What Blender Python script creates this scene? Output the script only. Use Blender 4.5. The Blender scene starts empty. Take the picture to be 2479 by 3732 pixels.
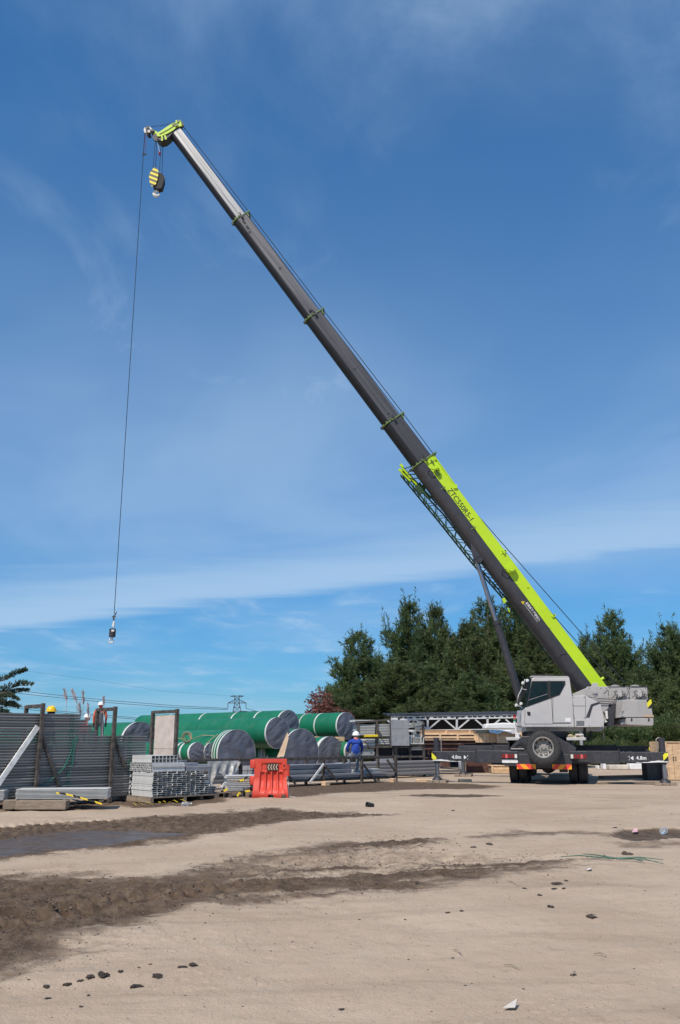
import bpy, bmesh, math, random
import numpy as np
from mathutils import Vector, Matrix
R = math.radians
random.seed(7); RNG = np.random.default_rng(11)
sc = bpy.context.scene
COL = sc.collection
V = Vector
# ------------------------------------------------------------------ camera
F, PW, PH, PITCH, CAMH = 3162.0, 2479.0, 3732.0, R(14.6), 1.54
cd = bpy.data.cameras.new('camera'); cam = bpy.data.objects.new('camera', cd); COL.objects.link(cam)
cd.sensor_fit = 'VERTICAL'; cd.sensor_height = 36.0; cd.lens = F / PH * 36.0
cd.clip_start = 0.1; cd.clip_end = 9000
cam.location = (0, 0, CAMH); cam.rotation_euler = (R(90) + PITCH, 0, 0)
sc.camera = cam
# ------------------------------------------------------------------ light, sky, exposure
SUN_EL, SUN_AZ = R(53), R(180 + 30)            # azimuth clockwise from +Y: behind the camera, to its left
SDIR = V((math.sin(SUN_AZ) * math.cos(SUN_EL), math.cos(SUN_AZ) * math.cos(SUN_EL), math.sin(SUN_EL)))
sun = bpy.data.lights.new('sun', 'SUN'); sun.energy = 4.4; sun.angle = R(0.53); sun.color = (1.0, 0.92, 0.82)
so = bpy.data.objects.new('sun', sun); COL.objects.link(so)
so.rotation_euler = (-SDIR).to_track_quat('-Z', 'Y').to_euler(); so.location = (-30, -40, 60)
sc.view_settings.view_transform = 'Standard'; sc.view_settings.look = 'None'
sc.view_settings.exposure = 0.0; sc.view_settings.gamma = 1.0; sc.view_settings.use_curve_mapping = False
world = bpy.data.worlds.new('World'); sc.world = world; world.use_nodes = True


class NT:
    """tiny node-tree helper"""
    def __init__(s, tree): s.t = tree; s.n = tree.nodes; s.l = tree.links
    def new(s, typ, **kw):
        n = s.n.new(typ)
        for k, v in kw.items(): setattr(n, k, v)
        return n
    def put(s, sock, val):
        if hasattr(val, 'is_output') or isinstance(val, bpy.types.NodeSocket): s.l.new(val, sock)
        else: sock.default_value = val
    def math(s, op, a, b=0.0, c=None, clamp=False):
        n = s.new('ShaderNodeMath', operation=op, use_clamp=clamp); s.put(n.inputs[0], a); s.put(n.inputs[1], b)
        if c is not None: s.put(n.inputs[2], c)
        return n.outputs[0]
    def mix(s, f, a, b, blend='MIX'):
        n = s.new('ShaderNodeMix', data_type='RGBA', blend_type=blend)
        s.put(n.inputs[0], f); s.put(n.inputs[6], a); s.put(n.inputs[7], b); return n.outputs[2]
    def noise(s, vec, scale, detail=4.0, rough=0.55, dist=0.0):
        n = s.new('ShaderNodeTexNoise'); s.put(n.inputs['Vector'], vec) if vec is not None else None
        n.inputs['Scale'].default_value = scale; n.inputs['Detail'].default_value = detail
        n.inputs['Roughness'].default_value = rough; n.inputs['Distortion'].default_value = dist; return n.outputs[0]
    def ramp(s, f, a, b):
        n = s.new('ShaderNodeMapRange', interpolation_type='SMOOTHSTEP'); s.put(n.inputs[0], f)
        n.inputs[1].default_value = a; n.inputs[2].default_value = b; return n.outputs[0]
    def mapping(s, vec, scale=(1, 1, 1), rot=(0, 0, 0), loc=(0, 0, 0)):
        n = s.new('ShaderNodeMapping'); s.put(n.inputs[0], vec)
        n.inputs['Scale'].default_value = scale; n.inputs['Rotation'].default_value = rot; n.inputs['Location'].default_value = loc
        return n.outputs[0]


w = NT(world.node_tree); bg = w.n['Background']
sky = w.new('ShaderNodeTexSky', sky_type='NISHITA', sun_disc=False)
sky.sun_elevation = SUN_EL; sky.sun_rotation = SUN_AZ; sky.altitude = 700; sky.air_density = 1.2
sky.dust_density = 0.3; sky.ozone_density = 8.0
tc = w.new('ShaderNodeTexCoord'); sp = w.new('ShaderNodeSeparateXYZ'); w.l.new(tc.outputs['Generated'], sp.inputs[0])
zz = w.math('ADD', w.math('MAXIMUM', sp.outputs[2], 0.0), 0.05)
cx_, cy_ = w.math('DIVIDE', sp.outputs[0], zz), w.math('DIVIDE', sp.outputs[1], zz)
cc = w.new('ShaderNodeCombineXYZ'); w.l.new(cx_, cc.inputs[0]); w.l.new(cy_, cc.inputs[1])
lay = cc.outputs[0]                                          # a point on the flat cirrus layer
n1 = w.noise(w.mapping(lay, (0.75, 0.55, 1), (0, 0, 0.5), (3.1, 0.4, 0)), 1.0, 4, 0.55, 0.4)
n2 = w.noise(w.mapping(lay, (2.4, 1.5, 1), (0, 0, 0.35), (4.1, 6.2, 0)), 1.0, 8, 0.60, 0.45)
n3 = w.noise(w.mapping(lay, (0.30, 0.42, 1), (0, 0, 0.2), (1.7, 5.0, 0)), 1.0, 4, 0.5)
n4 = w.noise(w.mapping(lay, (0.8, 3.0, 1), (0, 0, -0.35), (2.0, 1.0, 0)), 1.0, 5, 0.6, 0.5)
veil = w.math('MULTIPLY', w.ramp(n1, 0.38, 0.72), 0.22)
wisp = w.math('MULTIPLY', w.math('MULTIPLY', w.ramp(n2, 0.44, 0.76), w.ramp(n1, 0.34, 0.60)), 0.42)
warp = w.math('ADD', cy_, w.math('ADD', w.math('MULTIPLY', w.math('SUBTRACT', n3, 0.5), 1.0), w.math('MULTIPLY', cx_, 0.54)))
warp = w.math('ADD', warp, w.math('MULTIPLY', w.math('SUBTRACT', n4, 0.5), 0.7))
bank = w.math('MULTIPLY', w.math('MULTIPLY', w.ramp(warp, 2.7, 4.2), w.ramp(warp, 4.75, 4.30)), 0.68)
bank2 = w.math('MULTIPLY', w.math('MULTIPLY', w.ramp(cy_, 1.7, 2.5), w.ramp(cy_, 3.6, 2.8)), w.math('MULTIPLY', w.ramp(n4, 0.25, 0.75), 0.26))
mist = w.math('MULTIPLY', w.math('MULTIPLY', w.ramp(cy_, 0.9, 2.6), w.ramp(cy_, 5.2, 3.6)), w.math('ADD', 0.17, w.math('MULTIPLY', w.ramp(n1, 0.3, 0.7), 0.30)))
low = w.math('MULTIPLY', w.math('MULTIPLY', w.ramp(cy_, 8.5, 12.0), w.ramp(n3, 0.45, 0.62)), 0.35)
cl = w.math('MAXIMUM', w.math('MAXIMUM', bank, w.math('MAXIMUM', bank2, mist)), w.math('MAXIMUM', low, w.math('ADD', veil, wisp)), clamp=True)
STR = 0.105
gm_ = w.new('ShaderNodeGamma'); w.l.new(w.mix(1.0, sky.outputs[0], (STR, STR, STR, 1), 'MULTIPLY'), gm_.inputs[0]); gm_.inputs[1].default_value = 0.70
skyc = w.mix(1.0, gm_.outputs[0], (0.310 / STR, 0.655 / STR, 0.94 / STR, 1), 'MULTIPLY')      # the camera's deep, compressed blue
w.l.new(w.mix(cl, skyc, (0.47 / STR, 0.645 / STR, 0.85 / STR, 1)), bg.inputs['Color'])
bg.inputs['Strength'].default_value = STR


# ------------------------------------------------------------------ photograph geometry -> place
CP, SP_ = math.cos(PITCH), math.sin(PITCH)
def at(px, py, Y):
    """point seen at photo pixel (px, py) and standing Y metres in front"""
    u, v = (px - PW / 2) / F, (PH / 2 - py) / F
    t = Y / (CP - v * SP_)
    return V((u * t, Y, CAMH + (SP_ + v * CP) * t))
def gp(px, py, z=0.0):
    u, v = (px - PW / 2) / F, (PH / 2 - py) / F
    t = (z - CAMH) / (SP_ + v * CP)
    return V((u * t, (CP - v * SP_) * t, z))
def crop(x0, y0, wpx):
    k = wpx / 1568.0
    return lambda cx, cy: (x0 + cx * k, y0 + cy * k)


# ------------------------------------------------------------------ mesh builder
def frame(d, up=V((0, 0, 1))):
    d = V(d).normalized()
    if abs(d.dot(up)) > 0.98: up = V((1, 0, 0))
    s = d.cross(up).normalized(); return d, s, s.cross(d)


class MB:
    def __init__(s): s.v = []; s.f = []; s.m = []
    def add(s, vs, fs, m=0):
        o = len(s.v); s.v += [V(p) for p in vs]; s.f += [tuple(i + o for i in f) for f in fs]; s.m += [m] * len(fs); return s
    def par(s, o, a, b, c, m=0):
        o, a, b, c = V(o), V(a), V(b), V(c)
        if a.cross(b).dot(c) < 0: a, b = b, a
        return s.add([o, o + a, o + a + b, o + b, o + c, o + a + c, o + a + b + c, o + b + c],
                     [(3, 2, 1, 0), (4, 5, 6, 7), (0, 1, 5, 4), (1, 2, 6, 5), (2, 3, 7, 6), (3, 0, 4, 7)], m)
    def box(s, c, size, rz=0.0, m=0):
        q = Matrix.Rotation(rz, 3, 'Z'); a, b, h = q @ V((size[0], 0, 0)), q @ V((0, size[1], 0)), V((0, 0, size[2]))
        return s.par(V(c) - (a + b + h) / 2, a, b, h, m)
    def beam(s, a, b, w_, h_, up=V((0, 0, 1)), m=0):
        a, b = V(a), V(b); d, sd, u = frame(b - a, V(up))
        return s.par(a - sd * w_ / 2 - u * h_ / 2, b - a, sd * w_, u * h_, m)
    def tube(s, a, b, r1, r2=None, n=10, m=0, caps=True):
        a, b = V(a), V(b); r2 = r1 if r2 is None else r2; d, sd, u = frame(b - a)
        vs = []
        for p, r in ((a, r1), (b, r2)):
            vs += [p + (sd * math.cos(2 * math.pi * i / n) + u * math.sin(2 * math.pi * i / n)) * r for i in range(n)]
        fs = [(i, (i + 1) % n, n + (i + 1) % n, n + i) for i in range(n)]
        fs = [f[::-1] for f in fs]
        if caps: fs += [tuple(range(n)), tuple(range(2 * n - 1, n - 1, -1))]
        return s.add(vs, fs, m)
    def path(s, pts, r, n=6, m=0):
        pts = [V(p) for p in pts]; vs = []; k = len(pts)
        for i, p in enumerate(pts):
            d, sd, u = frame(pts[min(i + 1, k - 1)] - pts[max(i - 1, 0)])
            rr = r[i] if hasattr(r, '__len__') else r
            vs += [p + (sd * math.cos(2 * math.pi * j / n) + u * math.sin(2 * math.pi * j / n)) * rr for j in range(n)]
        fs = [(i * n + (j + 1) % n, i * n + j, (i + 1) * n + j, (i + 1) * n + (j + 1) % n) for i in range(k - 1) for j in range(n)]
        fs += [tuple(range(n)), tuple(range(k * n - 1, (k - 1) * n - 1, -1))]
        return s.add(vs, fs, m)
    def prism(s, poly, off, m=0):
        poly = [V(p) for p in poly]; off = V(off); n = len(poly)
        nn = V((0, 0, 0))
        for i in range(n): nn += poly[i].cross(poly[(i + 1) % n])
        if nn.dot(off) > 0: poly = poly[::-1]
        fs = [tuple(range(n)), tuple(range(2 * n - 1, n - 1, -1))] + [((i + 1) % n, i, n + i, n + (i + 1) % n) for i in range(n)]
        return s.add(poly + [p + off for p in poly], fs, m)
    def lathe(s, o, d, prof, n=24, m=0, ms=None):
        o = V(o); d, sd, u = frame(d); vs = []; k = len(prof)
        for t, r in prof:
            vs += [o + d * t + (sd * math.cos(2 * math.pi * j / n) + u * math.sin(2 * math.pi * j / n)) * r for j in range(n)]
        for i in range(k - 1):
            s_m = ms[i] if ms else m
            s.add([], [], 0)
        base = len(s.v); s.v += vs
        for i in range(k - 1):
            for j in range(n):
                s.f.append((base + i * n + (j + 1) % n, base + i * n + j, base + (i + 1) * n + j, base + (i + 1) * n + (j + 1) % n)); s.m.append(ms[i] if ms else m)
        return s
    def grid(s, fn, nu, nv, m=0, wrap=False):
        vs = [fn(i / nu, j / nv) for j in range(nv + 1) for i in range(nu + 1)]
        fs = [(j * (nu + 1) + i, j * (nu + 1) + i + 1, (j + 1) * (nu + 1) + i + 1, (j + 1) * (nu + 1) + i) for j in range(nv) for i in range(nu)]
        return s.add(vs, fs, m)
    def mesh(s, name, mats, smooth=False, inv=None):
        me = bpy.data.meshes.new(name)
        vs = [inv @ p for p in s.v] if inv is not None else s.v
        me.from_pydata([tuple(p) for p in vs], [], s.f)
        for mt in (mats if isinstance(mats, (list, tuple)) else [mats]): me.materials.append(mt)
        me.polygons.foreach_set('material_index', s.m)
        if smooth:
            me.polygons.foreach_set('use_smooth', [True] * len(s.f))
            try: me.set_sharp_from_angle(angle=R(35))
            except Exception: pass
        me.update(); return me
    def build(s, name, mats, parent=None, smooth=False, world=True, bevel=0.0):
        inv = None
        if parent is not None and world: inv = rootmat(parent).inverted()
        o = bpy.data.objects.new(name, s.mesh(name, mats, smooth, inv)); COL.objects.link(o); o.parent = parent
        if bevel:
            b = o.modifiers.new('bevel', 'BEVEL'); b.width = bevel; b.segments = 2; b.limit_method = 'ANGLE'; b.angle_limit = R(40)
        return o


def rootmat(o):
    while o.parent is not None: o = o.parent
    return Matrix.Translation(o.location) @ o.rotation_euler.to_matrix().to_4x4()
def tag(o, label=None, cat=None, group=None, kind=None):
    if label: o['label'] = label
    if cat: o['category'] = cat
    if group: o['group'] = group
    if kind: o['kind'] = kind
    return o
def thing(name, label, cat, loc=(0, 0, 0), rz=0.0, group=None):
    o = bpy.data.objects.new(name, None); COL.objects.link(o); o.empty_display_size = 0.2
    o.location = loc; o.rotation_euler = (0, 0, rz); return tag(o, label, cat, group)
def inst(me, name, parent, loc, rot=(0, 0, 0), scale=(1, 1, 1)):
    o = bpy.data.objects.new(name, me); COL.objects.link(o); o.parent = parent
    o.location = loc; o.rotation_euler = rot; o.scale = scale; return o


# ------------------------------------------------------------------ materials
def mat(name, col, rough=0.6, metal=0.0, var=0.15, scale=3.0, bump=0.0, bscale=40.0, rnd=0.0, dust=0.0, spec=0.5, stretch=(1, 1, 1), coat=0.0, rot=None):
    m = bpy.data.materials.new(name); m.use_nodes = True; t = NT(m.node_tree); b = t.n['Principled BSDF']
    c = t.new('ShaderNodeTexCoord').outputs['Object']
    if rot: c = t.mapping(c, rot=rot)
    cs = t.mapping(c, stretch)
    nz = t.noise(cs, scale, 6, 0.6)
    c0 = tuple(x * (1 - var) for x in col) + (1,); c1 = tuple(min(1, x * (1 + var)) for x in col) + (1,)
    out = t.mix(t.ramp(nz, 0.3, 0.7), c0, c1)
    if dust:
        out = t.mix(t.math('MULTIPLY', t.ramp(t.noise(c, scale * 2.7, 7, 0.65), 0.45, 0.75), dust), out, (0.33, 0.27, 0.21, 1))
    if rnd:
        oi = t.new('ShaderNodeObjectInfo').outputs['Random']
        hs = t.new('ShaderNodeHueSaturation'); t.put(hs.inputs['Color'], out)
        t.put(hs.inputs['Value'], t.math('ADD', 1 - rnd, t.math('MULTIPLY', oi, 2 * rnd))); out = hs.outputs[0]
    t.l.new(out, b.inputs['Base Color'])
    t.put(b.inputs['Roughness'], t.math('ADD', rough - 0.06, t.math('MULTIPLY', nz, 0.12)))
    b.inputs['Metallic'].default_value = metal; b.inputs['Specular IOR Level'].default_value = spec
    b.inputs['Coat Weight'].default_value = coat
    if bump:
        bp = t.new('ShaderNodeBump'); bp.inputs['Strength'].default_value = bump; bp.inputs['Distance'].default_value = 0.02
        t.l.new(t.noise(cs, bscale, 5, 0.6), bp.inputs['Height']); t.l.new(bp.outputs[0], b.inputs['Normal'])
    return m
def stripes(name, ca, cb, period, axis, rough=0.5):
    """diagonal warning stripes painted on a flat part; axis is the stripe direction vector in object space"""
    m = bpy.data.materials.new(name); m.use_nodes = True; t = NT(m.node_tree); b = t.n['Principled BSDF']
    c = t.new('ShaderNodeTexCoord').outputs['Object']
    d = t.new('ShaderNodeVectorMath', operation='DOT_PRODUCT'); t.l.new(c, d.inputs[0]); d.inputs[1].default_value = axis
    fr = t.math('FRACT', t.math('DIVIDE', d.outputs['Value'], period))
    t.l.new(t.mix(t.math('GREATER_THAN', fr, 0.5), ca + (1,), cb + (1,)), b.inputs['Base Color']); b.inputs['Roughness'].default_value = rough
    return m


M = {}
M['lime'] = mat('lime_paint', (0.47, 0.68, 0.012), 0.42, var=0.04, scale=1.2, dust=0.05)
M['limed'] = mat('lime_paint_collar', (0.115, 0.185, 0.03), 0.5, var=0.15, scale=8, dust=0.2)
M['under'] = mat('boom_underside_shade', (0.016, 0.016, 0.019), 0.5, var=0.15, scale=3, spec=0.25)  # shade under the telescoping sections, put into a near-black colour
M['char'] = mat('charcoal_paint', (0.040, 0.039, 0.045), 0.42, var=0.10, scale=2.0, dust=0.06)
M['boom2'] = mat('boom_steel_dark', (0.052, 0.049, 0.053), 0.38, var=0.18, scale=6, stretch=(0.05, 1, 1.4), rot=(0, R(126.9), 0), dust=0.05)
M['boom3'] = mat('boom_steel_streaked', (0.072, 0.069, 0.073), 0.36, var=0.25, scale=6, stretch=(0.05, 1, 1.4), rot=(0, R(126.9), 0), dust=0.05)  # sections turn paler toward the tip, streaked along the boom
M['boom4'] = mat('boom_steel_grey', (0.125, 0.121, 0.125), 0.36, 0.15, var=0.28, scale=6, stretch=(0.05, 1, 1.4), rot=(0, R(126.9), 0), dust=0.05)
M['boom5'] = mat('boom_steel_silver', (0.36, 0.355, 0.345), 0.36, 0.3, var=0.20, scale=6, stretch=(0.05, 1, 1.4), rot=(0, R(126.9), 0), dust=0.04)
M['cab'] = mat('cab_grey_paint', (0.52, 0.495, 0.475), 0.38, var=0.05, scale=1.4, dust=0.14)
M['cabd'] = mat('deck_grey_paint', (0.40, 0.38, 0.36), 0.5, var=0.08, scale=2.5, dust=0.14)
M['dark'] = mat('dark_chassis', (0.030, 0.030, 0.034), 0.55, var=0.2, scale=4, dust=0.12)
M['beam'] = mat('outrigger_paint', (0.036, 0.036, 0.042), 0.5, var=0.2, scale=4, dust=0.10)
M['black'] = mat('black_rubber', (0.018, 0.018, 0.02), 0.75, var=0.25, scale=8, dust=0.10)
M['tyre'] = mat('tyre_rubber', (0.028, 0.028, 0.03), 0.8, var=0.25, scale=9, dust=0.16, bump=0.3, bscale=60)
M['steel'] = mat('bare_steel', (0.30, 0.285, 0.26), 0.55, 0.15, var=0.2, scale=9)
M['chrome'] = mat('chrome_rod', (0.32, 0.32, 0.36), 0.22, 0.9, var=0.08)
M['glass'] = mat('tinted_glass', (0.008, 0.014, 0.013), 0.05, var=0.5, scale=1.5, spec=0.36)
M['white'] = mat('white_paint', (0.76, 0.75, 0.73), 0.6, var=0.08, scale=6, dust=0.12)
M['rope'] = mat('wire_rope', (0.030, 0.034, 0.045), 0.5, var=0.2)
M['yellow'] = mat('yellow_paint', (0.80, 0.58, 0.02), 0.5, var=0.08, scale=6)
M['hyel'] = stripes('hook_block_stripes', (0.80, 0.66, 0.02), (0.05, 0.05, 0.04), 0.21, (0.40, 0.0, 0.92))
M['wyel'] = stripes('warning_chevron', (0.78, 0.72, 0.03), (0.02, 0.02, 0.02), 0.26, (-0.7, 0, 0.7))
M['wyel2'] = stripes('warning_chevron_mirrored', (0.78, 0.72, 0.03), (0.02, 0.02, 0.02), 0.26, (0.7, 0, 0.7))
M['refl'] = stripes('reflector_stripes', (0.75, 0.06, 0.04), (0.90, 0.38, 0.02), 0.26, (-0.75, 0, -0.66))
M['refl2'] = stripes('reflector_stripes_mirrored', (0.75, 0.06, 0.04), (0.90, 0.38, 0.02), 0.26, (0.75, 0, -0.66))
M['tape'] = stripes('barrier_tape', (0.80, 0.58, 0.03), (0.02, 0.02, 0.02), 0.24, (0.85, 0.3, 0.5))
M['red'] = mat('red_lens', (0.22, 0.015, 0.012), 0.2, var=0.1)
M['grn'] = mat('green_lens', (0.01, 0.22, 0.10), 0.2, var=0.1)
M['lens'] = mat('clear_lens', (0.7, 0.66, 0.62), 0.2, var=0.1)
M['hookw'] = mat('pale_hook_steel', (0.68, 0.67, 0.63), 0.5, var=0.12, scale=8)
M['pipe'] = mat('green_pipe', (0.004, 0.150, 0.070), 0.50, var=0.12, scale=0.8, dust=0.10)
M['tarp'] = mat('grey_tarp', (0.130, 0.138, 0.168), 0.42, var=0.14, scale=3, bump=0.9, bscale=4, dust=0.08, stretch=(1, 1, 2.2))
M['tape_w'] = mat('white_tape', (0.60, 0.60, 0.57), 0.55, var=0.08, scale=6)
M['galv'] = mat('galvanised_steel', (0.36, 0.36, 0.37), 0.45, 0.25, var=0.12, scale=5, rnd=0.10)
M['galvw'] = mat('galvanised_steel_pale', (0.62, 0.62, 0.60), 0.5, 0.1, var=0.08, scale=5, rnd=0.07)
M['purlin'] = mat('purlin_steel', (0.255, 0.247, 0.24), 0.45, 0.25, var=0.15, scale=2, rnd=0.28)
M['rusty'] = mat('weathered_post_steel', (0.080, 0.066, 0.056), 0.75, var=0.55, scale=9, bump=0.4, bscale=30)
M['postw'] = mat('mud_spattered_white_paint', (0.74, 0.73, 0.70), 0.7, var=0.2, scale=7, dust=0.35)
M['rust'] = mat('red_oxide_steel', (0.105, 0.048, 0.034), 0.7, var=0.3, scale=4, rnd=0.12)
M['wood'] = mat('raw_timber', (0.70, 0.48, 0.29), 0.75, var=0.2, scale=3, stretch=(1, 1, 6), rnd=0.16, bump=0.2)
M['woodg'] = mat('grey_timber', (0.27, 0.21, 0.155), 0.85, var=0.25, scale=4, stretch=(1, 1, 6), rnd=0.15, bump=0.3)
M['ply'] = mat('pale_plywood', (0.56, 0.475, 0.42), 0.8, var=0.14, scale=2.2, dust=0.25)
M['plast'] = mat('red_plastic', (0.66, 0.065, 0.035), 0.45, var=0.08, scale=2, dust=0.14)
M['strap'] = mat('green_strap', (0.015, 0.17, 0.12), 0.6)
M['frond'] = mat('dry_green_frond', (0.07, 0.14, 0.10), 0.7)
M['sheet'] = mat('cloudy_plastic_sheet', (0.36, 0.35, 0.33), 0.35, var=0.3, scale=5, bump=0.6, bscale=9)
M['card'] = mat('cardboard', (0.50, 0.36, 0.24), 0.85, var=0.12, scale=3)
M['manila'] = mat('manila_rope', (0.36, 0.29, 0.17), 0.9)
M['skin'] = mat('skin', (0.42, 0.23, 0.15), 0.6)
M['blue'] = mat('blue_work_jacket', (0.012, 0.050, 0.30), 0.8, var=0.2, scale=8)
M['coral'] = mat('coral_work_jacket', (0.60, 0.10, 0.09), 0.8, var=0.15, scale=8)
M['orange'] = mat('orange_work_shirt', (0.60, 0.13, 0.05), 0.8, var=0.15, scale=8)
M['grey'] = mat('grey_overalls', (0.105, 0.11, 0.13), 0.85, var=0.2, scale=8)
M['jean'] = mat('pale_work_trousers', (0.22, 0.24, 0.28), 0.85, var=0.2, scale=8)
M['hatw'] = mat('white_helmet', (0.80, 0.80, 0.78), 0.35, var=0.03)
M['haty'] = mat('yellow_helmet', (0.85, 0.52, 0.01), 0.35, var=0.03)
M['conc'] = mat('pale_concrete', (0.55, 0.50, 0.42), 0.85, var=0.2, scale=2, dust=0.2)
M['paper'] = mat('scrap_paper', (0.62, 0.56, 0.48), 0.8)
M['pink'] = mat('pink_wrapper', (0.70, 0.42, 0.42), 0.6)
M['pylon'] = mat('pylon_steel', (0.075, 0.085, 0.11), 0.6)
M['clod'] = mat('dark_soil', (0.100, 0.076, 0.060), 0.95, var=0.35, scale=14, bump=0.8, bscale=50, rnd=0.35)
M['crumb'] = mat('pale_soil', (0.22, 0.165, 0.125), 0.95, var=0.35, scale=14)
M['crumbd'] = mat('churned_soil', (0.150, 0.112, 0.086), 0.95, var=0.4, scale=5)
M['barkp'] = mat('pine_bark', (0.12, 0.085, 0.06), 0.9, var=0.3, scale=6, bump=0.5)
M['plume'] = mat('grass_plume', (0.42, 0.38, 0.39), 0.9)
def foliage(name, ca, cb, rnd=0.15):
    m = bpy.data.materials.new(name); m.use_nodes = True; t = NT(m.node_tree); b = t.n['Principled BSDF']
    c = t.new('ShaderNodeTexCoord').outputs['Object']; nz = t.noise(c, 0.9, 4, 0.65)
    fine = t.new('ShaderNodeNewGeometry').outputs['Random Per Island']
    f = t.math('ADD', t.math('MULTIPLY', t.ramp(nz, 0.35, 0.68), 0.65), t.math('MULTIPLY', fine, 0.35))
    o = t.mix(f, ca + (1,), cb + (1,))
    hs = t.new('ShaderNodeHueSaturation'); t.put(hs.inputs['Color'], o)
    t.put(hs.inputs['Value'], t.math('ADD', 1 - rnd, t.math('MULTIPLY', t.new('ShaderNodeObjectInfo').outputs['Random'], 2 * rnd)))
    t.l.new(hs.outputs[0], b.inputs['Base Color']); b.inputs['Roughness'].default_value = 0.55; b.inputs['Specular IOR Level'].default_value = 0.25
    tr_ = t.new('ShaderNodeBsdfTranslucent'); t.l.new(hs.outputs[0], tr_.inputs['Color']); mx = t.new('ShaderNodeMixShader'); mx.inputs[0].default_value = 0.42
    t.l.new(b.outputs[0], mx.inputs[1]); t.l.new(tr_.outputs[0], mx.inputs[2]); t.l.new(mx.outputs[0], t.n['Material Output'].inputs['Surface'])
    return m
M['pine'] = foliage('pine_needles', (0.072, 0.112, 0.046), (0.165, 0.215, 0.085))
M['pine2'] = foliage('pine_needles_olive', (0.090, 0.120, 0.046), (0.195, 0.225, 0.090))
M['redleaf'] = foliage('red_leaves', (0.13, 0.045, 0.040), (0.36, 0.15, 0.12))
M['fir'] = foliage('fir_needles', (0.060, 0.095, 0.065), (0.16, 0.21, 0.14))
M['shrub'] = foliage('shrub_leaves', (0.075, 0.095, 0.032), (0.17, 0.19, 0.07))

# ------------------------------------------------------------------ numpy noise
def vnoise(x, y, seed=0):
    xi, yi = np.floor(x).astype(np.int64), np.floor(y).astype(np.int64); xf, yf = x - xi, y - yi
    def h(a, b):
        n = (a * 374761393 + b * 668265263 + seed * 1442695041) & 0xFFFFFFFF
        n = ((n ^ (n >> 13)) * 1274126177) & 0xFFFFFFFF
        return ((n ^ (n >> 16)) & 0xFFFF) / 65535.0
    u, v = xf * xf * (3 - 2 * xf), yf * yf * (3 - 2 * yf)
    return (h(xi, yi) * (1 - u) + h(xi + 1, yi) * u) * (1 - v) + (h(xi, yi + 1) * (1 - u) + h(xi + 1, yi + 1) * u) * v
def fbm(x, y, o=4, seed=0, g=0.5):
    s, a, t = 0, 1.0, 0
    for i in range(o): s = s + a * vnoise(x * 2 ** i + 17.3 * i, y * 2 ** i - 9.1 * i, seed + i); t += a; a *= g
    return s / t
def sdpoly(x, y, poly):
    """signed distance, positive inside"""
    d = np.full(x.shape, 1e9); ins = np.zeros(x.shape, bool); n = len(poly)
    for i in range(n):
        ax, ay = poly[i]; bx, by = poly[(i + 1) % n]; ex, ey = bx - ax, by - ay
        t = np.clip(((x - ax) * ex + (y - ay) * ey) / (ex * ex + ey * ey + 1e-9), 0, 1)
        d = np.minimum(d, np.hypot(x - ax - t * ex, y - ay - t * ey))
        c = ((ay > y) != (by > y)) & (x < (bx - ax) * (y - ay) / (by - ay + 1e-12) + ax); ins ^= c
    return np.where(ins, d, -d)
def sstep(a, b, x):
    t = np.clip((x - a) / (b - a), 0, 1); return t * t * (3 - 2 * t)

# ------------------------------------------------------------------ the ground
g6, g7 = crop(0, 2850, 1240), crop(1240, 2850, 1239)
def gpoly(pts): return [tuple(gp(*p)[:2]) for p in pts]
track_far = gpoly([g6(-500, 215), g6(0, 205), g6(330, 188), g6(700, 155), g6(1100, 128), g6(1300, 122), g6(1560, 140), g7(200, 150), g6(1500, 165),
                   g6(1150, 195), g6(900, 245), g6(700, 272), g6(400, 300), g6(0, 345), g6(-500, 380)])
puddle = gpoly([g6(-500, 262), g6(0, 252), g6(250, 225), g6(560, 208), g6(900, 218), g6(930, 238), g6(600, 272), g6(300, 308), g6(0, 342), g6(-500, 366)])
track_near = gpoly([g6(-500, 400), g6(0, 425), g6(300, 412), g6(700, 425), g6(900, 400), g6(1100, 345), g6(1560, 290), g7(400, 262), g7(420, 300), g7(350, 330),
                    g7(700, 335), g7(980, 345), g7(1150, 362), g7(1000, 392), g7(750, 415), g7(500, 448), g7(250, 485), g7(0, 500),
                    g6(1300, 550), g6(1000, 540), g6(700, 600), g6(500, 655), g6(250, 725), g6(100, 795), g6(0, 860), g6(-500, 1080)])
pud_r = gpoly([g7(1225, 238), g7(1290, 218), g7(1400, 216), g7(1568, 218), g7(1900, 215), g7(1900, 262), g7(1568, 258), g7(1420, 272), g7(1300, 266)])
streak = gpoly([g7(560, 248), g7(800, 228), g7(1000, 228), g7(1240, 230), g7(1240, 245), g7(1000, 250), g7(760, 266), g7(600, 262)])
streak2 = gpoly([g7(1190, 280), g7(1400, 278), g7(1700, 272), g7(1700, 300), g7(1300, 305)])
edge = gpoly([(-300, 2945), (150, 2952), (420, 2935), (700, 2930), (830, 2915), (1040, 2905), (1250, 2890), (1500, 2878), (1800, 2874), (1830, 2862), (1560, 2850), (1300, 2850),
              (1060, 2858), (900, 2880), (300, 2915), (-300, 2925)])
strip = gpoly([g7(255, 62), g7(400, 55), g7(640, 57), g7(745, 63), g7(640, 70), g7(380, 68)])
strip2 = gpoly([g7(0, 130), g7(90, 126), g7(60, 148), g7(-400, 180), g7(-420, 165), g7(-150, 140)])

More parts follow.
